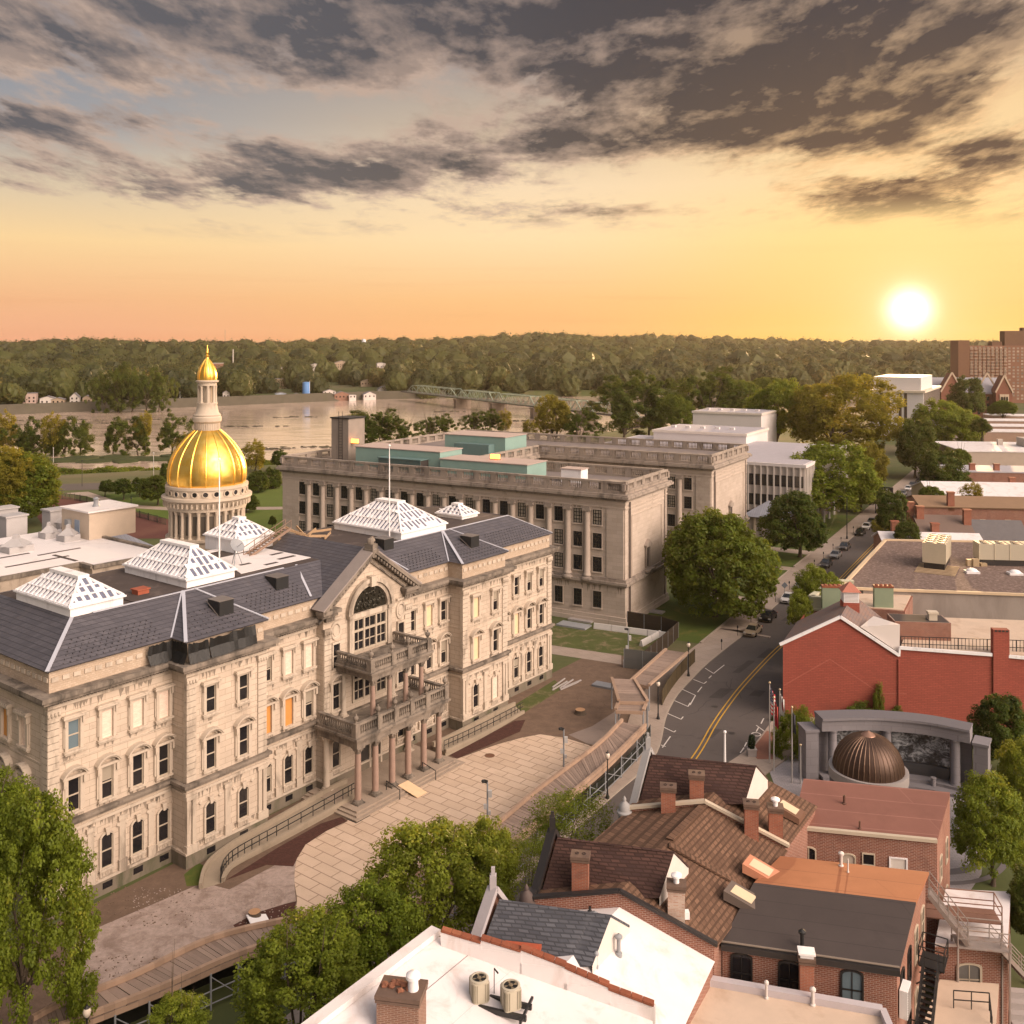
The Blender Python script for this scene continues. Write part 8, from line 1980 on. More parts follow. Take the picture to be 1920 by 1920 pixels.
# far woods: one continuous mass beyond the river
def forest():
    g = np.random.default_rng(5)
    def proto(n, per, leaf, seed):
        me, c, rr = crown_mesh('p', bark, seed, 1, 1, n, per, leaf, .36, fill=.35, gap=.25, bottom=-.55, lump=.3)
        v = np.empty(len(me.vertices) * 3, np.float32); me.vertices.foreach_get('co', v); r_ = np.empty(len(me.polygons), np.float32); me.attributes['rnd'].data.foreach_get('value', r_)
        bpy.data.meshes.remove(me); v = v.reshape(-1, 3)
        b = bmesh.new(); bmesh.ops.create_icosphere(b, subdivisions=3 if n > 50 else 2, radius=.92); iv = np.array([q.co[:] for q in b.verts]); b.verts.ensure_lookup_table(); fi = np.array([[q.index for q in f.verts] + [f.verts[2].index] for f in b.faces]); b.free()
        iv = iv * (1 + .17 * np.sin(iv[:, :1] * 7 + seed) * np.cos(iv[:, 1:2] * 6 + iv[:, 2:] * 5) + g.uniform(-.05, .05, (len(iv), 1)))
        core = np.stack([iv[fi[:, 0]], iv[fi[:, 1]], iv[fi[:, 2]], (iv[fi[:, 0]] + iv[fi[:, 2]]) / 2], 1).reshape(-1, 3)
        return np.concatenate([v, core]), np.concatenate([r_ * .8 + .2, g.uniform(.0, .35, len(fi))])
    near = [proto(80, 12, .13, s) for s in (1, 2, 3)]; far = [proto(34, 6, .2, s) for s in (4, 5, 6)]
    def place(xs, ys, rad, protos, dens):
        V = []; Rn = []
        for x, y, r in zip(xs, ys, rad):
            p, rn = protos[g.integers(len(protos))]; a = g.uniform(0, 6.28); ca, sa = np.cos(a), np.sin(a); h = r * g.uniform(.85, 1.2)
            z = float(land(np.array(x), np.array(y))) + h * .7 + g.uniform(-2, 3.5)
            q = np.stack([(p[:, 0] * ca - p[:, 1] * sa) * r + x, (p[:, 0] * sa + p[:, 1] * ca) * r + y, p[:, 2] * h + z], 1)
            V.append(q.astype(np.float32)); Rn.append(np.clip(rn * .4 + g.uniform(-.25, .75) + .12 * np.sin(x / 80) * np.cos(y / 110), 0, 1))
        V = np.concatenate(V); return V, np.arange(len(V)).reshape(-1, 4), np.concatenate(Rn)
    # nearer belt just behind the far bank
    HS = [(57, 722), (90, 726), (110, 728), (141, 730), (345, 790), (424, 800), (526, 830), (556, 840), (574, 842), (617, 850), (640, 850), (692, 860), (722, 905), (530, 960), (408, 1150), (528, 1180), (590, 1220), (640, 1250), (714, 1240), (690, 1000)]
    def belt(y0, y1, step, halfu, r0, r1):
        xs, ys, rr = [], [], []
        y = y0
        while y < y1:
            w = halfu * y; n = int(2 * w / step)
            for k in range(n):
                x = -w + (k + g.uniform(0, 1)) * step; yy = y + g.uniform(-.5, .5) * step
                if yy > 2650 or yy < float(yf(x)) + (12 if x < -95 else -4): continue
                px = 960 + F * x / yy; py = HY + F * (H - float(land(np.array(x), np.array(yy)))) / yy
                if 440 < px < 740 and py > 722 and g.uniform() < .4: continue
                if 590 < px < 730 and 705 < py < 735 and g.uniform() < .6: continue
                if px < 330 and py > 750 and g.uniform() < .3: continue
                if any(abs(px - h[0]) < 15 and h[1] - 170 < yy < h[1] + 9 for h in HS): continue
                if px > 1640 and yy < 900: continue
                xs.append(x); ys.append(yy); rr.append(g.uniform(r0, r1))
            y += step * .92
        return xs, ys, rr
    lf = M_leaf('woodland_leaves', (.018, .029, .008), (.064, .074, .018), (.185, .135, .034), .25)
    for nm, (a, b, c, d, e, f), pr in (('far_woods', (700, 1250, 16, .60, 7, 12.5), near), ('far_woods', (1255, 2700, 27, .58, 12, 19), far)):
        V, Fc, Rn = place(*belt(a, b, c, d, e, f), pr, 1); me = mesh_np(nm, V, Fc, Rn, lf); o = bpy.data.objects.new(nm, me); COL.objects.link(o)
        tag(o, 'unbroken green woods covering the %s of the far shore' % ('lower slopes' if a < 1000 else 'distant ridge'), 'woods', kind='stuff')
forest()
# ---------------------------------------------------------------- cars
def car_parts(paint):
    t = thing('parked_car', 'x', 'car'); mb = MB()
    prof = [(-2.2, .35, .62), (-2.25, .55, .80), (-2.1, .78, .86), (-1.2, .92, .88), (1.35, .93, .88), (2.1, .88, .84), (2.25, .6, .8), (2.2, .35, .62)]
    n = 6; vs = []; fs = []
    xs = [-2.25, -2.05, -1.2, -.2, .9, 1.5, 2.1, 2.25]; tops = [.62, .80, .93, .97, .96, .95, .88, .66]; hw = [.72, .84, .89, .9, .9, .88, .83, .72]
    for x, tz, w in zip(xs, tops, hw):
        vs += [(x, -w * .94, .28), (x, -w, .55), (x, -w * .93, tz), (x, w * .93, tz), (x, w, .55), (x, w * .94, .28)]
    for i in range(len(xs) - 1):
        for k in range(6): a = i * 6 + k; b = i * 6 + (k + 1) % 6; fs.append((a, b, b + 6, a + 6))
    fs += [tuple(range(5, -1, -1)), tuple(range(len(vs) - 6, len(vs)))]
    mb.add(vs, fs, .5)
    rx = [(-.55, 1.44), (.75, 1.44)]
    mb.add([(-.5, -.6, 1.43), (.78, -.58, 1.41), (.78, .58, 1.41), (-.5, .6, 1.43), (-.42, -.6, 1.47), (.7, -.58, 1.45), (.7, .58, 1.45), (-.42, .6, 1.47)], [(3, 2, 1, 0), (4, 5, 6, 7), (0, 1, 5, 4), (1, 2, 6, 5), (2, 3, 7, 6), (3, 0, 4, 7)], .5)
    b = mb.build('body', paint, t, smooth=True)
    g = MB(); lo = [(-1.3, -.80), (1.45, -.78), (1.45, .78), (-1.3, .80)]; hi = [(-.5, -.6), (.78, -.58), (.78, .58), (-.5, .6)]
    g.add([(x, y, .95) for x, y in lo] + [(x, y, 1.42) for x, y in hi], [(0, 1, 5, 4), (1, 2, 6, 5), (2, 3, 7, 6), (3, 0, 4, 7)]); g.build('glass', M('car_glass', (.02, .022, .025), .06, spec=.8, bmp=0), b)
    p = MB()
    for s_ in (-1, 1):
        for (x0, z0), (x1, z1) in (((-1.3, .95), (-.5, 1.43)), ((1.45, .95), (.78, 1.42)), ((.1, .96), (.1, 1.43))): p.bar((x0, s_ * .81, z0), (x1, s_ * .60, z1), .07)
    p.build('pillar', paint, b)
    for x in (-1.38, 1.35):
        for s_ in (-1, 1):
            w = MB(); k = len(w.v); w.lathe([(.001, -.1), (.22, -.1), (.32, -.09), (.33, 0), (.32, .1), (.001, .1)], 14); w.xform(Matrix.Translation((x, s_ * .82, .33)) @ Matrix.Rotation(R(90), 4, 'X'), k); o = w.build('wheel', M('tyre_rubber', (.018, .017, .017), .85), t, smooth=True)
            w = MB(); k = len(w.v); w.lathe([(.001, .115), (.19, .115), (.2, .1)], 10); w.xform(Matrix.Translation((x, s_ * .82, .33)) @ Matrix.Rotation(R(90) * s_, 4, 'X'), k); w.build('rim', M('alloy_rim', (.35, .34, .34), .35, metal=.7), o)
    for s_ in (-1, 1):
        h = MB(); h.box(-2.27, -2.0, s_ * .68 - .17, s_ * .68 + .17, .60, .76); h.build('headlight', M('headlight_glass', (.6, .58, .54), .15, spec=.8), t)
        h = MB(); h.box(2.05, 2.27, s_ * .68 - .16, s_ * .68 + .16, .66, .82); h.build('tail_light', M('tail_light_red', (.30, .02, .015), .2), t)
    h = MB(); h.box(-2.28, -2.2, -.4, .4, .42, .6); h.build('grille', M('grille_black', (.015, .015, .015), .4), t)
    return t
def paint(n, c, metal=.3): return M('car_paint_' + n, c, .28, metal=metal, var=.04, bmp=0, spec=.7)
CP = {'beige': paint('beige', (.40, .31, .22)), 'black': paint('black', (.015, .014, .014)), 'white': paint('white', (.60, .57, .55), 0), 'silver': paint('silver', (.38, .36, .35), .6), 'grey': paint('grey', (.12, .11, .11), .5), 'blue': paint('blue', (.05, .06, .085), .5)}
cars = [(1412, -18.3, 'beige', 'beige saloon first at the near end of the parked row'), (1441, -18.3, 'black', 'black saloon just beyond the beige saloon'), (1478, -18.3, 'white', 'white car parked beside the parking meters'), (1504, -18.3, 'silver', 'silver car next beyond the white one'), (1549, -18.3, 'grey', 'dark grey car opposite the pavement tree'), (1567, -18.3, 'silver', 'silver car touching the dark grey one ahead'), (1584, -18.3, 'grey', 'grey car at the end of the group of three'),
        (1613, -18.3, 'black', 'black car by the tall lamp post'), (1625, -18.3, 'white', 'white car behind the black one'), (1635, -18.3, 'grey', 'grey car at the head of the far group'), (1693, -18.3, 'silver', 'distant silver car beyond the dark street tree'), (1703, -18.3, 'white', 'distant white car in the furthest row'), (1711, -18.3, 'grey', 'last distant car of the furthest row'), (1568, -27.2, 'blue', 'dark blue car alone on the opposite kerb')]
def street_pt(px, b):
    lo, hi = -30.0, 480.0
    for _ in range(50):
        m_ = (lo + hi) / 2; p = an(m_, b)
        if 960 + F * p.x / p.y < px: lo = m_
        else: hi = m_
    return an(lo, b)
protoc = {}
for px, b, c, lab in cars:
    p = street_pt(px, b); rz = math.atan2(AN_A.y, AN_A.x)
    if c not in protoc:
        o = car_parts(CP[c]); protoc[c] = o; o.location = p + Vector((0, 0, .013)); o.rotation_euler = (0, 0, rz)
    else: o = dup(protoc[c], p + Vector((0, 0, .013)), rz)
    o['label'] = lab; o['group'] = 'cars parked along the street'
# ---------------------------------------------------------------- lamps, meters, signs, hydrant
globe = M('lamp_globe', (.70, .60, .50), .3, var=.05, bmp=0)
def globe_lamp(label, p, h=4.6):
    t = thing('street_lamp', label, 'street lamp', p, 0, 'black street lamps with pale globes')
    mb = MB(); mb.lathe([(.2, 0), (.2, .25), (.12, .5), (.07, .9), (.055, h - .75), (.12, h - .7), (.15, h - .62)], 10); mb.build('post', iron, t, smooth=True)
    mb = MB(); mb.lathe([(.13, h - .62), (.22, h - .45), (.24, h - .3), (.17, h - .1), (.03, h)], 12); mb.build('globe', globe, t, smooth=True)
    mb = MB(); mb.lathe([(.18, h - .1), (.05, h + .05), (.015, h + .2)], 8); mb.build('finial', iron, t); return t
for px, py, lab in ((163, 1882, 'globe lamp at the bottom left by the tall green tree'), (625, 1720, 'globe lamp over the boardwalk behind the leafy trees'), (947, 1553, 'globe lamp beside the grey boardwalk near the square'), (1139, 1407, 'globe lamp on the outer edge of the grey boardwalk bend'), (1291, 1202, 'globe lamp at the far end of the boardwalk by the lawn'), (1234, 1274, 'globe lamp beside the raised boardwalk landing')):
    p = gp(px, py, 4.75); globe_lamp(lab, (p.x, p.y, 0))
def tall_lamp(label, p, h):
    t = thing('lamp_post', label, 'lamp post', p); mb = MB(); mb.lathe([(.22, 0), (.22, .6), (.12, .9), (.09, h)], 8); mb.build('post', iron, t); mb = MB(); mb.bar((0, 0, h - .2), (-1.2, .6, h + .1), .07); mb.box(-1.6, -1.0, .35, .7, h + .05, h + .2); mb.build('lantern', iron, t)
tall_lamp('tall black lamp post beside the black saloon', street_pt(1428, -16.7), 9.0); tall_lamp('tall black lamp post by the far black car', street_pt(1588, -16.7), 9.5); tall_lamp('tall black lamp post beyond the dark sign', street_pt(1642, -16.7), 9.5)
mt = None
for k, px in enumerate((1353, 1383, 1408, 1434, 1454, 1480, 1493, 1527, 1544, 1562, 1577, 1600)):
    p = street_pt(px, -16.6)
    if mt is None:
        mt = thing('parking_meter', 'black parking meter on the pavement edge of the street', 'parking meter', p + Vector((0, 0, .13)), 0, 'parking meters along the pavement'); mb = MB(); mb.lathe([(.07, 0), (.04, .1), (.035, 1.05)], 8); mb.build('post', iron, mt); mb = MB(); mb.lathe([(.06, 1.05), (.12, 1.15), (.12, 1.4), (.05, 1.52)], 8); mb.build('head', iron, mt)
    else: dup(mt, p + Vector((0, 0, .13)))
t = thing('fire_hydrant', 'dark fire hydrant on the pavement before the silver cars', 'fire hydrant', street_pt(1519, -16.4) + Vector((0, 0, .13)))
mb = MB(); mb.lathe([(.2, 0), (.2, .08), (.13, .12), (.13, .6), (.17, .62), (.12, .8), (.03, .9)], 12); mb.build('barrel', M('hydrant_paint', (.05, .025, .022), .5), t)
mb = MB(); mb.tube([(-.24, 0, .48), (.24, 0, .48)], .07, 8); mb.build('nozzle', iron, t)
def signboard(label, p, w, h, z0, mat, rz, glyph=None, gm=None):
    t = thing('sign_board', label, 'sign', p, rz); mb = MB(); mb.box(-w / 2, w / 2, -.06, .06, z0, z0 + h); o = mb.build('board', mat, t)
    mb = MB()
    for x in (-w / 2 + .1, w / 2 - .1): mb.box(x - .05, x + .05, .06, .16, 0, z0 + h)
    mb.build('post', mat if z0 < 1.4 else iron, t)
    if glyph: mb = MB(); glyph(mb); mb.build('lettering', gm, o)
def g3(mb):
    for x0, x1, z0, z1 in ((-.1, .55, 1.95, 2.1), (.42, .57, 1.1, 1.95), (.0, .45, 1.45, 1.6), (-.1, .55, .95, 1.1), (-.6, -.35, 1.1, 1.3)): mb.box(x0, x1, -.075, -.06, z0, z1)
signboard('white board with dark numeral on the lawn beside the maple', gp(1437, 1100), 1.9, 1.7, .7, whitemetal, R(-30), g3, iron)
def g4(mb):
    for k in range(3): mb.box(-1.6, 1.6 - .5 * k, -.075, -.06, 1.1 + k * .4, 1.25 + k * .4)
signboard('dark and white sign on the lawn below the golden tree', gp(1661, 930), 4.0, 1.7, .9, M('dark_sign', (.03, .03, .035), .5), R(-30), g4, whitemetal)
t = thing('road_sign', 'grey diamond road sign on the pavement by the crossing path', 'road sign', gp(1471, 1128)); mb = MB(); mb.tube([(0, 0, 0), (0, 0, 3.2)], .04, 6); mb.build('post', greym, t); mb = MB(); mb.add([(-.55, -.05, 2.8), (0, -.05, 2.25), (.55, -.05, 2.8), (0, -.05, 3.35), (-.55, -.02, 2.8), (0, -.02, 2.25), (.55, -.02, 2.8), (0, -.02, 3.35)], [(0, 1, 2, 3), (7, 6, 5, 4), (0, 4, 5, 1), (1, 5, 6, 2), (2, 6, 7, 3), (3, 7, 4, 0)]); mb.build('plate', M('blue_grey_plate', (.16, .18, .21), .5), t)
def camera_pole(label, p, h=4.2):
    t = thing('camera_pole', label, 'pole', p); mb = MB(); mb.lathe([(.12, 0), (.09, .3), (.075, h)], 8); mb.build('post', greym, t)
    mb = MB(); mb.bar((0, 0, h), (-.35, -.1, h + .15), .09, .3); mb.blob((-.4, -.1, h + .12), .16, .16, .16, 8, 6); mb.build('camera', iron, t)
    mb = MB(); mb.next().box(.05, .4, -.15, .15, h * .68, h * .82); mb.next().box(-.35, -.05, -.12, .12, h * .42, h * .52); mb.next().box(.05, .3, -.12, .12, h * .3, h * .38); mb.builds('junction_box', M('pale_grey_box', (.48, .46, .45), .5), t)
camera_pole('grey camera pole at the far edge of the square', gp(1057, 1444)); camera_pole('grey camera pole beside the boardwalk on the square', gp(914, 1553)); camera_pole('grey camera pole rising behind the chain-link fence', gp(1178, 1243), 4.6)

# ---------------------------------------------------------------- timber boardwalk roof over the pavement
def z28(px, py, z=2.8): return gp(px, py, z)
inner = smooth_line([z28(60, 1912), z28(123, 1880), z28(250, 1830), z28(400, 1760), z28(550, 1723), z28(640, 1703), z28(760, 1650), z28(903, 1567), z28(1010, 1480), z28(1120, 1397), z28(1165, 1352)], 8)
outer = smooth_line([z28(70, 1945), z28(140, 1920), z28(300, 1857), z28(447, 1793), z28(560, 1760), z28(650, 1737), z28(790, 1690), z28(950, 1590), z28(1055, 1505), z28(1135, 1438), z28(1212, 1362)], 8)
BW = thing('boardwalk', 'long curving plank deck on steel posts bounding the square', 'boardwalk', inner[40] * Vector((1, 1, 0)))
decking = M('boardwalk_planks', (.33, .245, .20), .9, var=.22, scale=1.5, fine=10, rnd=.5, stain=(.24, .17, .14), stain_scale=.5)
mb = MB(); rg = random.Random(10)
for i in range(len(inner) - 1):
    ln = (inner[i + 1] - inner[i]).length; n = max(1, round(ln / .42))
    for k in range(n):
        a0, a1 = inner[i].lerp(inner[i + 1], k / n), inner[i].lerp(inner[i + 1], (k + .93) / n); b0, b1 = outer[i].lerp(outer[i + 1], k / n), outer[i].lerp(outer[i + 1], (k + .93) / n)
        z = 2.75 + rg.uniform(-.02, .02); mb.prism([(p.x, p.y) for p in (a0, b0, b1, a1)], z - .08, z)
local(mb, 'deck', decking, BW)
mb = MB()
for ln, o in ((inner, .1), (outer, -.1)):
    l = offset_line(ln, o); mb.next()
    for i in range(len(l) - 1):
        mb.bar(U(l[i], 2.95), U(l[i + 1], 2.95), .28, .32); mb.bar(U(l[i], 2.5), U(l[i + 1], 2.5), .2, .35)
local(mb, 'edge_beam', M('boardwalk_edge_timber', (.42, .29, .21), .9, var=.25, scale=1.5, rnd=.35), BW, split=True)
mb = MB(); br = MB()
for i in range(0, len(outer) - 1, 3):
    for l in (inner, outer): mb.next().tube([U(l[i], 0), U(l[i], 2.4)], .07, 6)
    j = min(i + 3, len(outer) - 1); br.bar(U(outer[i], 2.2), U(outer[j], .3), .05); br.bar(U(outer[i], 1.25), U(outer[j], 1.25), .06); br.bar(U(outer[i], .4), U(outer[j], .4), .06)
local(mb, 'post', greym, BW, split=True); local(br, 'brace', greym, BW)
mb = MB(); l = offset_line(inner, .35)
for i in range(len(l) - 1): mb.poly([U(l[i], .05), U(l[i + 1], .05), U(l[i + 1], 2.35), U(l[i], 2.35)])
local(mb, 'dark_netting', blk, BW)
BL = thing('boardwalk_landing', 'raised stepped plank landing joining two boardwalk stretches', 'boardwalk', gp(1185, 1300) )
def deck(t, q, z, name='deck'):
    mb = MB(); n = 12
    for k in range(n):
        a0, a1, b0, b1 = q[0].lerp(q[3], k / n), q[0].lerp(q[3], (k + .94) / n), q[1].lerp(q[2], k / n), q[1].lerp(q[2], (k + .94) / n); mb.prism([(p.x, p.y) for p in (a0, b0, b1, a1)], z - .08, z + random.uniform(-.015, .015))
    local(mb, name, decking, t)
    mb = MB(); mb.next().bar(U(q[0], z + .1), U(q[3], z + .1), .35, .2); mb.next().bar(U(q[1], z + .1), U(q[2], z + .1), .35, .2); mb.next().bar(U(q[0], z - .2), U(q[1], z - .2), .2, .35); local(mb, 'edge_beam', MATS['boardwalk_edge_timber'], t, split=True)
    mb = MB()
    for p in q: mb.next().tube([U(p, 0), U(p, z - .1)], .08, 6)
    local(mb, 'post', greym, t, split=True)
deck(BL, [gp(1160, 1314, 3.7), gp(1214, 1315, 3.7), gp(1189, 1274, 3.7), gp(1147, 1272, 3.7)], 3.7); deck(BL, [gp(1154, 1331, 3.3), gp(1206, 1333, 3.3), gp(1213, 1318, 3.3), gp(1160, 1317, 3.3)], 3.3)
B2 = thing('boardwalk', 'straight brown plank deck ending beside the lawn kerb', 'boardwalk', gp(1240, 1260))
deck(B2, [gp(1182, 1278, 3.1), gp(1217, 1286, 3.1), gp(1290, 1224, 3.1), gp(1249, 1218, 3.1)], 3.1)
# screened street fence, chain link and barriers
def fence(name, label, pts, h, panel, postm, step=2.6, cat='fence', z0=.02):
    t = thing(name, label, cat, pts[0]); mb = MB(); ps = MB()
    for a, b in zip(pts[:-1], pts[1:]):
        d = (b - a); n = max(1, round(d.length / step)); mb.obox((a + b) / 2, d, d.length, .03, z0, h - .05)
        for k in range(n): p = a.lerp(b, k / n); ps.next().tube([U(p, 0), U(p, h)], .04, 6)
        mb.bar(U(a, h), U(b, h), .05); mb.bar(U(a, h * .5), U(b, h * .5), .06)
    local(mb, 'screen', panel, t); local(ps, 'post', postm, t, split=True)
darkscreen = M('dark_brown_screen', (.045, .032, .022), .8, var=.2)
fence('screen_fence', 'dark brown screen fence enclosing the barriers by the annex corner', [gp(1176, 1146, 2.4) * Vector((1, 1, 0)), gp(1240, 1156, 2.4) * Vector((1, 1, 0)), gp(1272, 1166, 2.4) * Vector((1, 1, 0)), gp(1209, 1220, 2.4) * Vector((1, 1, 0))], 2.4, darkscreen, greym)
fence('chain_link_fence', 'grey chain-link fence standing on concrete blocks behind boardwalk', [gp(1170, 1216, 2.6) * Vector((1, 1, 0)), gp(1240, 1225, 2.6) * Vector((1, 1, 0))], 2.6, M('grey_mesh_screen', (.14, .14, .135), .7), greym)
mb = MB(); a, b = gp(1168, 1250), gp(1222, 1252); mb.obox((a + b) / 2, b - a, (b - a).length, .7, 0, .85); tag(mb.build('concrete_block', mem_lt), 'pale concrete block under the chain-link fence', 'barrier')
st_f = smooth_line([gp(1310, 1244), gp(1285, 1270), gp(1260, 1305), gp(1246, 1335), gp(1236, 1360)], 3); st_f = offset_line(st_f, .55)
fence('screen_fence', 'olive screen fence along the kerb beside the brown deck', st_f[:9], 1.9, M('olive_screen', (.075, .055, .028), .85), iron, 1.8)
st_g = [gp(1228, 1385), gp(1205, 1425), gp(1160, 1470), gp(1110, 1515), gp(1050, 1572)]
fence('screen_fence', 'black netting fence with rail below the grey boardwalk', offset_line(smooth_line(st_g, 3), .5), 1.5, M('black_green_net', (.015, .017, .012), .8), greym, 1.5)
for lab, a, b in (('long white concrete barrier on the rough lawn', (1114, 1178), (1250, 1196)), ('short white concrete barrier meeting the long one', (1202, 1212), (1238, 1192))):
    a, b = gp(*a), gp(*b); d = (b - a).normalized(); n = Vector((-d.y, d.x, 0)); mb = MB(); k = max(1, round((b - a).length / 3.0))
    for q in range(k):
        p0, p1 = a.lerp(b, q / k), a.lerp(b, (q + .97) / k)
        mb.add([p + n * w + Vector((0, 0, z)) for p in (p0, p1) for w, z in ((-.3, 0), (-.26, .25), (-.1, .85), (.1, .85), (.26, .25), (.3, 0))], [(0, 1, 2, 3, 4, 5), (11, 10, 9, 8, 7, 6)] + [(i, i + 6, i + 7, i + 1) for i in range(5)])
    tag(mb.build('concrete_barrier', M('barrier_white', (.56, .53, .51), .8, var=.12)), lab, 'barrier')
for k, (px, py, w, l, lab, m_) in enumerate(((1076, 1174, 5, 2.4, 'grey cover slab on the rough lawn by the annex base', greym), (1090, 1164, 4, 1.6, 'pale stacked slab beside the annex base', mem_lt), (1227, 1148, 3.2, 1.5, 'pale concrete hatch beside the annex end wall', mem_lt), (1138, 1288, 3.6, 1.6, 'grey sheet lying on bare earth by the landing', M('blue_grey_sheet', (.20, .21, .23), .6)))):
    mb = MB(); mb.obox((0, 0), (.86, -.5), w, l, 0, .25); tag(mb.build('slab', m_, None, loc=gp(px, py) + Vector((0, 0, .02))), lab, 'slab')
def stump(lab, p, r=.6):
    t = thing('tree_stump', lab, 'stump', p); mb = MB(); mb.lathe([(r * 1.3, 0), (r * 1.05, .2), (r, .5)], 12); mb.build('bark', bark, t); mb = MB(); mb.lathe([(r, .5), (.001, .51)], 12); mb.build('cut_face', M('cut_wood', (.46, .27, .15), .8, var=.2), t)
stump('fresh tree stump on bare earth near the landing', gp(1088, 1338)); stump('fresh tree stump beside the white board by the gravel', gp(477, 1721), .45)
mb = MB(); mb.box(-1.0, 1.0, -.7, .7, .1, .16); mb.xform(Matrix.Rotation(R(14), 4, 'Y')); tag(mb.build('white_board', whitemetal, None, loc=gp(489, 1727), rotz=R(30)), 'square white board lying on the mulch by the boardwalk', 'board')
mb = MB(); rg = random.Random(14)
for k in range(5):
    c = gp(1045 + rg.uniform(-12, 12), 1293 + rg.uniform(-5, 5)); a = .9 + rg.uniform(-.2, .2); mb.bar(c + Vector((0, 0, .1)), c + Vector((3.6 * math.cos(a), 3.6 * math.sin(a), .15)), .15)
tag(mb.build('pipe_pile', mem_lt), 'few pale pipes lying on weeds at the capitol far corner', 'pipes')
# clods, chips and pale stones scattered over the bare ground
def scatter(name, lab, mat, polys, n, r0, r1, seed):
    rg = random.Random(seed); mb = MB()
    for px0, px1, py0, py1 in polys:
        for k in range(n):
            p = gp(rg.uniform(px0, px1), rg.uniform(py0, py1)); r = rg.uniform(r0, r1); mb.blob((p.x, p.y, .02), r, r * rg.uniform(.6, 1.2), r * rg.uniform(.4, .8), 5, 3, .5, k)
    tag(mb.build(name, mat), lab, 'debris', kind='stuff')
scatter('rubble', 'clods and stones strewn over the bare earth', M('clod_earth', (.21, .145, .105), .95, var=.4, rnd=.25), ((1030, 1140, 1262, 1330), (200, 370, 1660, 1740), (180, 330, 1790, 1840)), 110, .03, .09, 3)
scatter('gravel', 'pale gravel stones along the strip before the capitol', M('gravel_stone', (.44, .35, .31), .9, var=.3, rnd=.5), ((250, 540, 1665, 1735),), 500, .03, .07, 4)
# park fence, lamps on the riverside, tank and far town
def xy(px, py, z=0.0): p = gp(px, py, z); return p
pf = smooth_line([xy(110, 935), xy(150, 940), xy(230, 962), xy(312, 985)], 5)
t = thing('park_fence', 'long black picket fence curving along the terrace', 'fence', pf[0]); mb = MB(); ps = MB()
for a, b in zip(pf[:-1], pf[1:]):
    n = round((b - a).length / .3)
    for k in range(n): p = a.lerp(b, k / n); mb.bar(U(p, 0), U(p, 1.7), .05)
    mb.bar(U(a, 1.6), U(b, 1.6), .06); mb.bar(U(a, .3), U(b, .3), .06); ps.next().bar(U(a, 0), U(a, 1.9), .14)
local(mb, 'pickets', iron, t); local(ps, 'post', iron, t, split=True)
for k, (px, py, h, lab) in enumerate(((100, 905, 11, 'pale lamp post on the riverside road at the left'), (288, 902, 9, 'pale lamp post on the riverside road left of the dome'), (154, 912, 8, 'dark lamp post on the near road verge'), (246, 962, 4, 'short park lamp on the lawn by the path'))):
    mb = MB(); mb.tube([(0, 0, 0), (0, 0, h)], .09, 6); mb.blob((0, 0, h), .25, .25, .2, 6, 4); tag(mb.build('lamp_post', M('pale_lamp_post', (.45, .42, .4), .6) if 'pale' in lab else iron, None, loc=xy(px, py)), lab, 'lamp post')

# ---------------------------------------------------------------- steel truss bridge
bg = M('green_bridge_steel', (.26, .31, .24), .7, var=.2); pierm = M('bridge_pier_stone', (.20, .155, .12), .9, var=.3, scale=.2)
pts = [Vector((-88, 842, 0)), Vector((-39, 752, 0)), Vector((-9.7, 698, 0)), Vector((19, 647, 0)), Vector((47, 598, 0)), Vector((76, 545, 0))]
BR = thing('truss_bridge', 'green steel truss bridge on stone piers over the river', 'bridge', pts[2])
dv = (pts[-1] - pts[0]).normalized(); nv = Vector((-dv.y, dv.x, 0))
mb = MB(); mb.obox((pts[0] + pts[-1]) / 2, dv, (pts[-1] - pts[0]).length + 30, 8.6, 1.3, 2.4); local(mb, 'deck', M('bridge_deck', (.13, .115, .10), .8), BR)
mb = MB()
for a, b in zip(pts[:-1], pts[1:]):
    ln = (b - a).length; n = 9; d = (b - a) / n
    for s_ in (-4.2, 4.2):
        o = nv * s_
        for k in range(1, n): mb.bar(U(a + d * k + o, 2.2), U(a + d * k + o, 8.3), .3)
        for k in range(1, n - 1):
            q = (k, k + 1) if k < n / 2 else (k + 1, k); mb.bar(U(a + d * q[0] + o, 8.3), U(a + d * q[1] + o, 2.3), .22)
        mb.bar(U(a + d + o, 8.3), U(b - d + o, 8.3), .5); mb.bar(U(a + o, 2.3), U(a + d + o, 8.3), .5); mb.bar(U(b - d + o, 8.3), U(b + o, 2.3), .5); mb.bar(U(a + o, 2.2), U(b + o, 2.2), .4); mb.bar(U(a + o, 3.4), U(b + o, 3.4), .18)
    for k in range(1, n): mb.bar(U(a + d * k - nv * 4.2, 8.2), U(a + d * k + nv * 4.2, 8.2), .25)
local(mb, 'truss', bg, BR)
for p in pts[1:]:
    mb = MB(); a = p - nv * 6; b = p + nv * 6; mb.obox(p, nv, 13, 4.4, -9, .4); mb.obox(p, nv, 14, 5, .4, 1.28); local(mb, 'pier', pierm, BR)
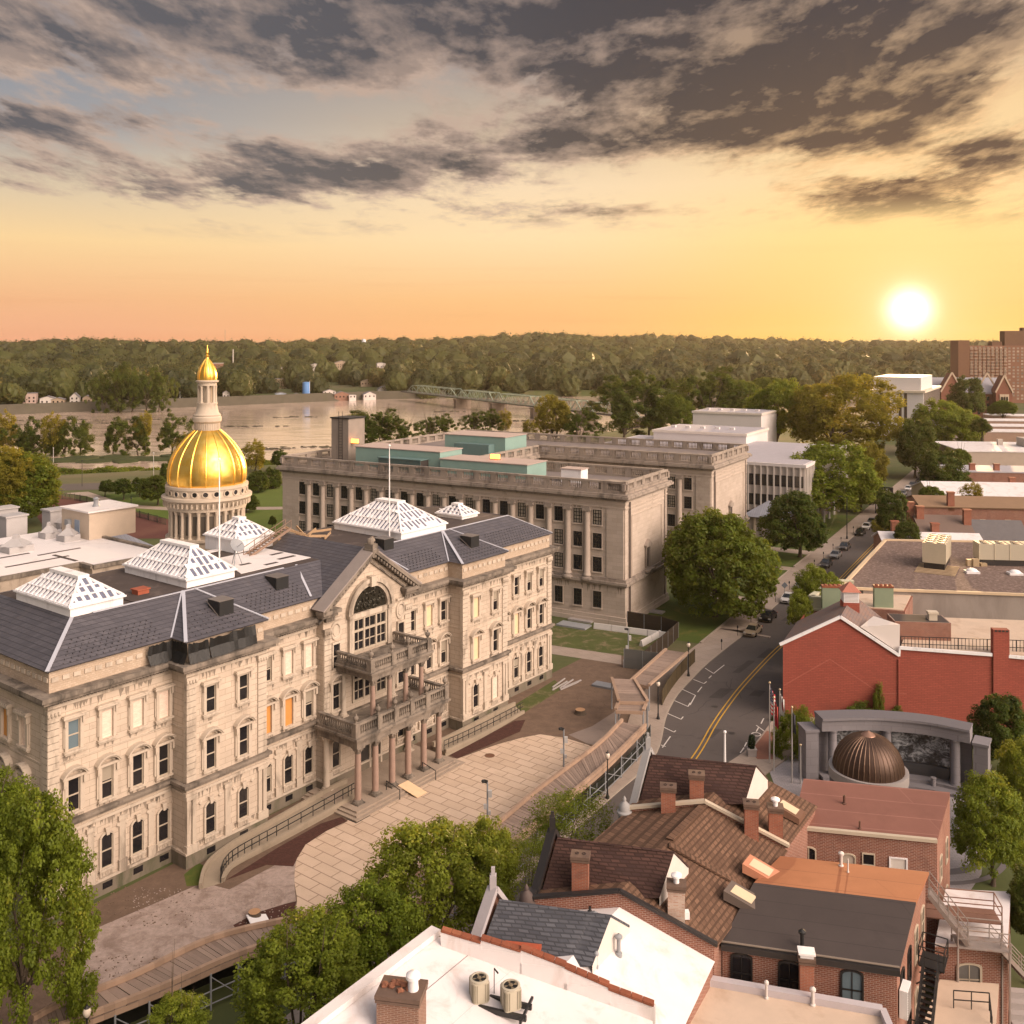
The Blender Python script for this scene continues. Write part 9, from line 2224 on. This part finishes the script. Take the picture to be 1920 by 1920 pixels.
# levee wall on the far bank
lv = [Vector((x, float(yf(x)) - 7, 0)) for x in np.linspace(-420, -60, 40)]
t = thing('levee_wall', 'long stone levee wall along the far river bank', 'wall', lv[20]); mb = MB()
for a, b in zip(lv[:-1], lv[1:]):
    s = Vector((-.35, .94, 0)) * 7; mb.add([U(a, -7), U(b, -7), U(b + s, 1.0), U(a + s, 1.0), U(b + s * 1.4, 1.0), U(a + s * 1.4, 1.0)], [(0, 1, 2, 3), (3, 2, 4, 5)])
local(mb, 'slope', M('levee_stone', (.10, .085, .062), .95, var=.35, scale=.2, fine=2, stain=(.06, .06, .03), stain_scale=.05), t)
tag(t); 
# town on the far shore
far_w = M('far_white_wall', (.60, .54, .50), .8); far_r = M('far_grey_roof', (.19, .18, .19), .8); far_b = M('far_brick_wall', (.26, .14, .10), .85); far_t = M('far_tan_wall', (.40, .30, .22), .85)
def far_house(lab, px, py, Y, w, h, rise, wall, roofm, d=9, rz=.3, name='far_house'):
    c = at(px, py, Y); t = thing(name, lab, 'house', (c.x, c.y, c.z), rz); mb = MB(); mb.box(-w / 2, w / 2, -d / 2, d / 2, -2.5, h)
    if rise:
        for y in (-d / 2, d / 2): mb.poly([(-w / 2, y, h), (w / 2, y, h), (0, y, h + rise)])
    mb.build('wall', wall, t); mb = MB()
    if rise:
        for s_ in (-1, 1): mb.slab([(s_ * (w / 2 + .4), -d / 2 - .3, h - .2), (s_ * (w / 2 + .4), d / 2 + .3, h - .2), (0, d / 2 + .3, h + rise), (0, -d / 2 - .3, h + rise)], .25)
    else: mb.box(-w / 2 - .2, w / 2 + .2, -d / 2 - .2, d / 2 + .2, h, h + .4)
    mb.build('roof', roofm, t)
    mb = MB()
    for z in ([1.0, 3.6] if h > 5 else [1.0]):
        for k in range(max(2, int(w / 3))): x = -w / 2 + (k + .5) * w / max(2, int(w / 3)); mb.next().box(x - .5, x + .5, -d / 2 - .08, -d / 2 + .02, z, z + 1.4)
    mb.builds('window', dkglass, t)
for a in (('pinkish flat-fronted house on the far levee at the left', 57, 756, 722, 9, 7.5, 0, M('pink_wall', (.46, .34, .30), .8), far_r), ('long low white house on the far levee', 90, 757, 726, 10, 4.5, 1.6, far_w, far_r), ('tan low house joined to the long white one', 110, 757, 728, 9, 3.6, 1.4, far_t, far_r), ('white gabled house with porch on the far levee', 141, 757, 730, 6.4, 5.2, 3.4, far_w, far_r), ('grey house half hidden beside the levee clump', 164, 755, 735, 6, 4, 2, far_t, far_r), ('grey gabled house left of the gilded dome', 345, 748, 790, 7, 6, 2.2, M('far_grey_wall', (.34, .33, .33), .8), far_r),
          ('small white house right of the dome lantern', 424, 746, 800, 5.5, 4.5, 2.0, far_w, far_r), ('pale blue house left of the blue tank', 526, 751, 830, 9, 6.2, 1, M('pale_blue_wall', (.38, .43, .52), .8), far_r), ('tan house just left of the blue tank', 556, 749, 840, 7, 4.2, 1.6, far_t, far_r), ('white house with many windows right of the tank', 617, 745, 850, 11, 5.5, 1.8, far_w, far_r), ('brown brick gabled house right of the tank', 640, 747, 850, 13, 4.2, 2.4, far_b, far_r), ('low white shed at the levee beside brick house', 660, 747, 848, 6, 2.6, 0, far_w, far_w), ('white gabled cottage near the bridge approach', 692, 746, 860, 11, 3.4, 2.6, far_w, far_r), ('grey-roofed white church-like house on the rise', 722, 738, 905, 14, 4.5, 4, far_w, far_r), ('long brick block among trees behind the tank', 530, 727, 960, 30, 9, 0, far_t, far_r), ('brick mill half hidden right of the dome lantern', 408, 700, 1150, 14, 12, 0, far_b, far_w),
          ('white house high on the wooded slope', 528, 700, 1180, 10, 6, 2, far_w, far_r), ('pale house roof among trees on the slope', 590, 694, 1220, 16, 6, 3, far_w, far_r), ('pale grey house roofs under the water tower slope', 640, 690, 1250, 18, 7, 3, far_t, far_r), ('white columned house on the slope left of the bridge', 714, 694, 1240, 11, 9, 1, far_w, far_r), ('small white house by the bridge end trees', 772, 738, 905, 6, 4, 2, far_w, far_r), ('tan roofed store at the parking area', 690, 722, 1000, 16, 4, 2, far_t, M('tan_roof', (.34, .25, .19), .8))):
    far_house(*a)
t = thing('storage_tank', 'bright blue cylindrical tank on the far shore', 'tank', at(574, 752, 842) * Vector((1, 1, 0))); zb = at(574, 752, 842).z
mb = MB(); mb.lathe([(5.6 * 1.05, zb - 2), (5.6 * 1.0, zb + 16.0), (5.2, zb + 16.6), (.01, zb + 17)], 24); mb.xform(Matrix.Scale(.56, 4, (1, 0, 0)) @ Matrix.Scale(.56, 4, (0, 1, 0))); mb.build('shell', M('tank_blue', (.10, .22, .46), .6, var=.1), t, smooth=True)
mb = MB(); mb.bar((3.2, -.5, zb), (3.2, -.5, zb + 17.5), .3); mb.build('ladder', whitemetal, t)
t = thing('water_tower', 'pale blue-white water tower on the wooded ridge', 'water tower', at(682, 650, 2000) * Vector((1, 1, 0))); z = at(682, 650, 2000).z
mb = MB(); mb.lathe([(4.6, z), (4.6, z + 14), (3.5, z + 15.5), (.01, z + 16)], 16); mb.build('tank', M('tower_pale_blue', (.52, .55, .60), .6), t, smooth=True)
mb = MB(); mb.lathe([(2.4, 20), (2.4, z)], 10); mb.build('shaft', far_w, t)
for lab, px, py0, py1, Y, r in (('slim white stack rising from the far woods', 437, 683, 655, 1150, .7), ('thin radio mast on the far ridge behind the dome', 422, 650, 618, 2300, .35), ('short red-tipped mast on the far ridge', 525, 647, 638, 2200, 1.2), ('small white chimney on the slope below the ridge', 710, 662, 651, 1500, .8)):
    b, tt = at(px, py0, Y), at(px, py1, Y); mb = MB(); mb.tube([(0, 0, -8), (0, 0, tt.z - b.z)], r, 6); tag(mb.build('mast' if 'mast' in lab else 'chimney_stack', far_w if 'white' in lab else far_r, None, loc=b), lab, 'mast' if 'mast' in lab else 'chimney')
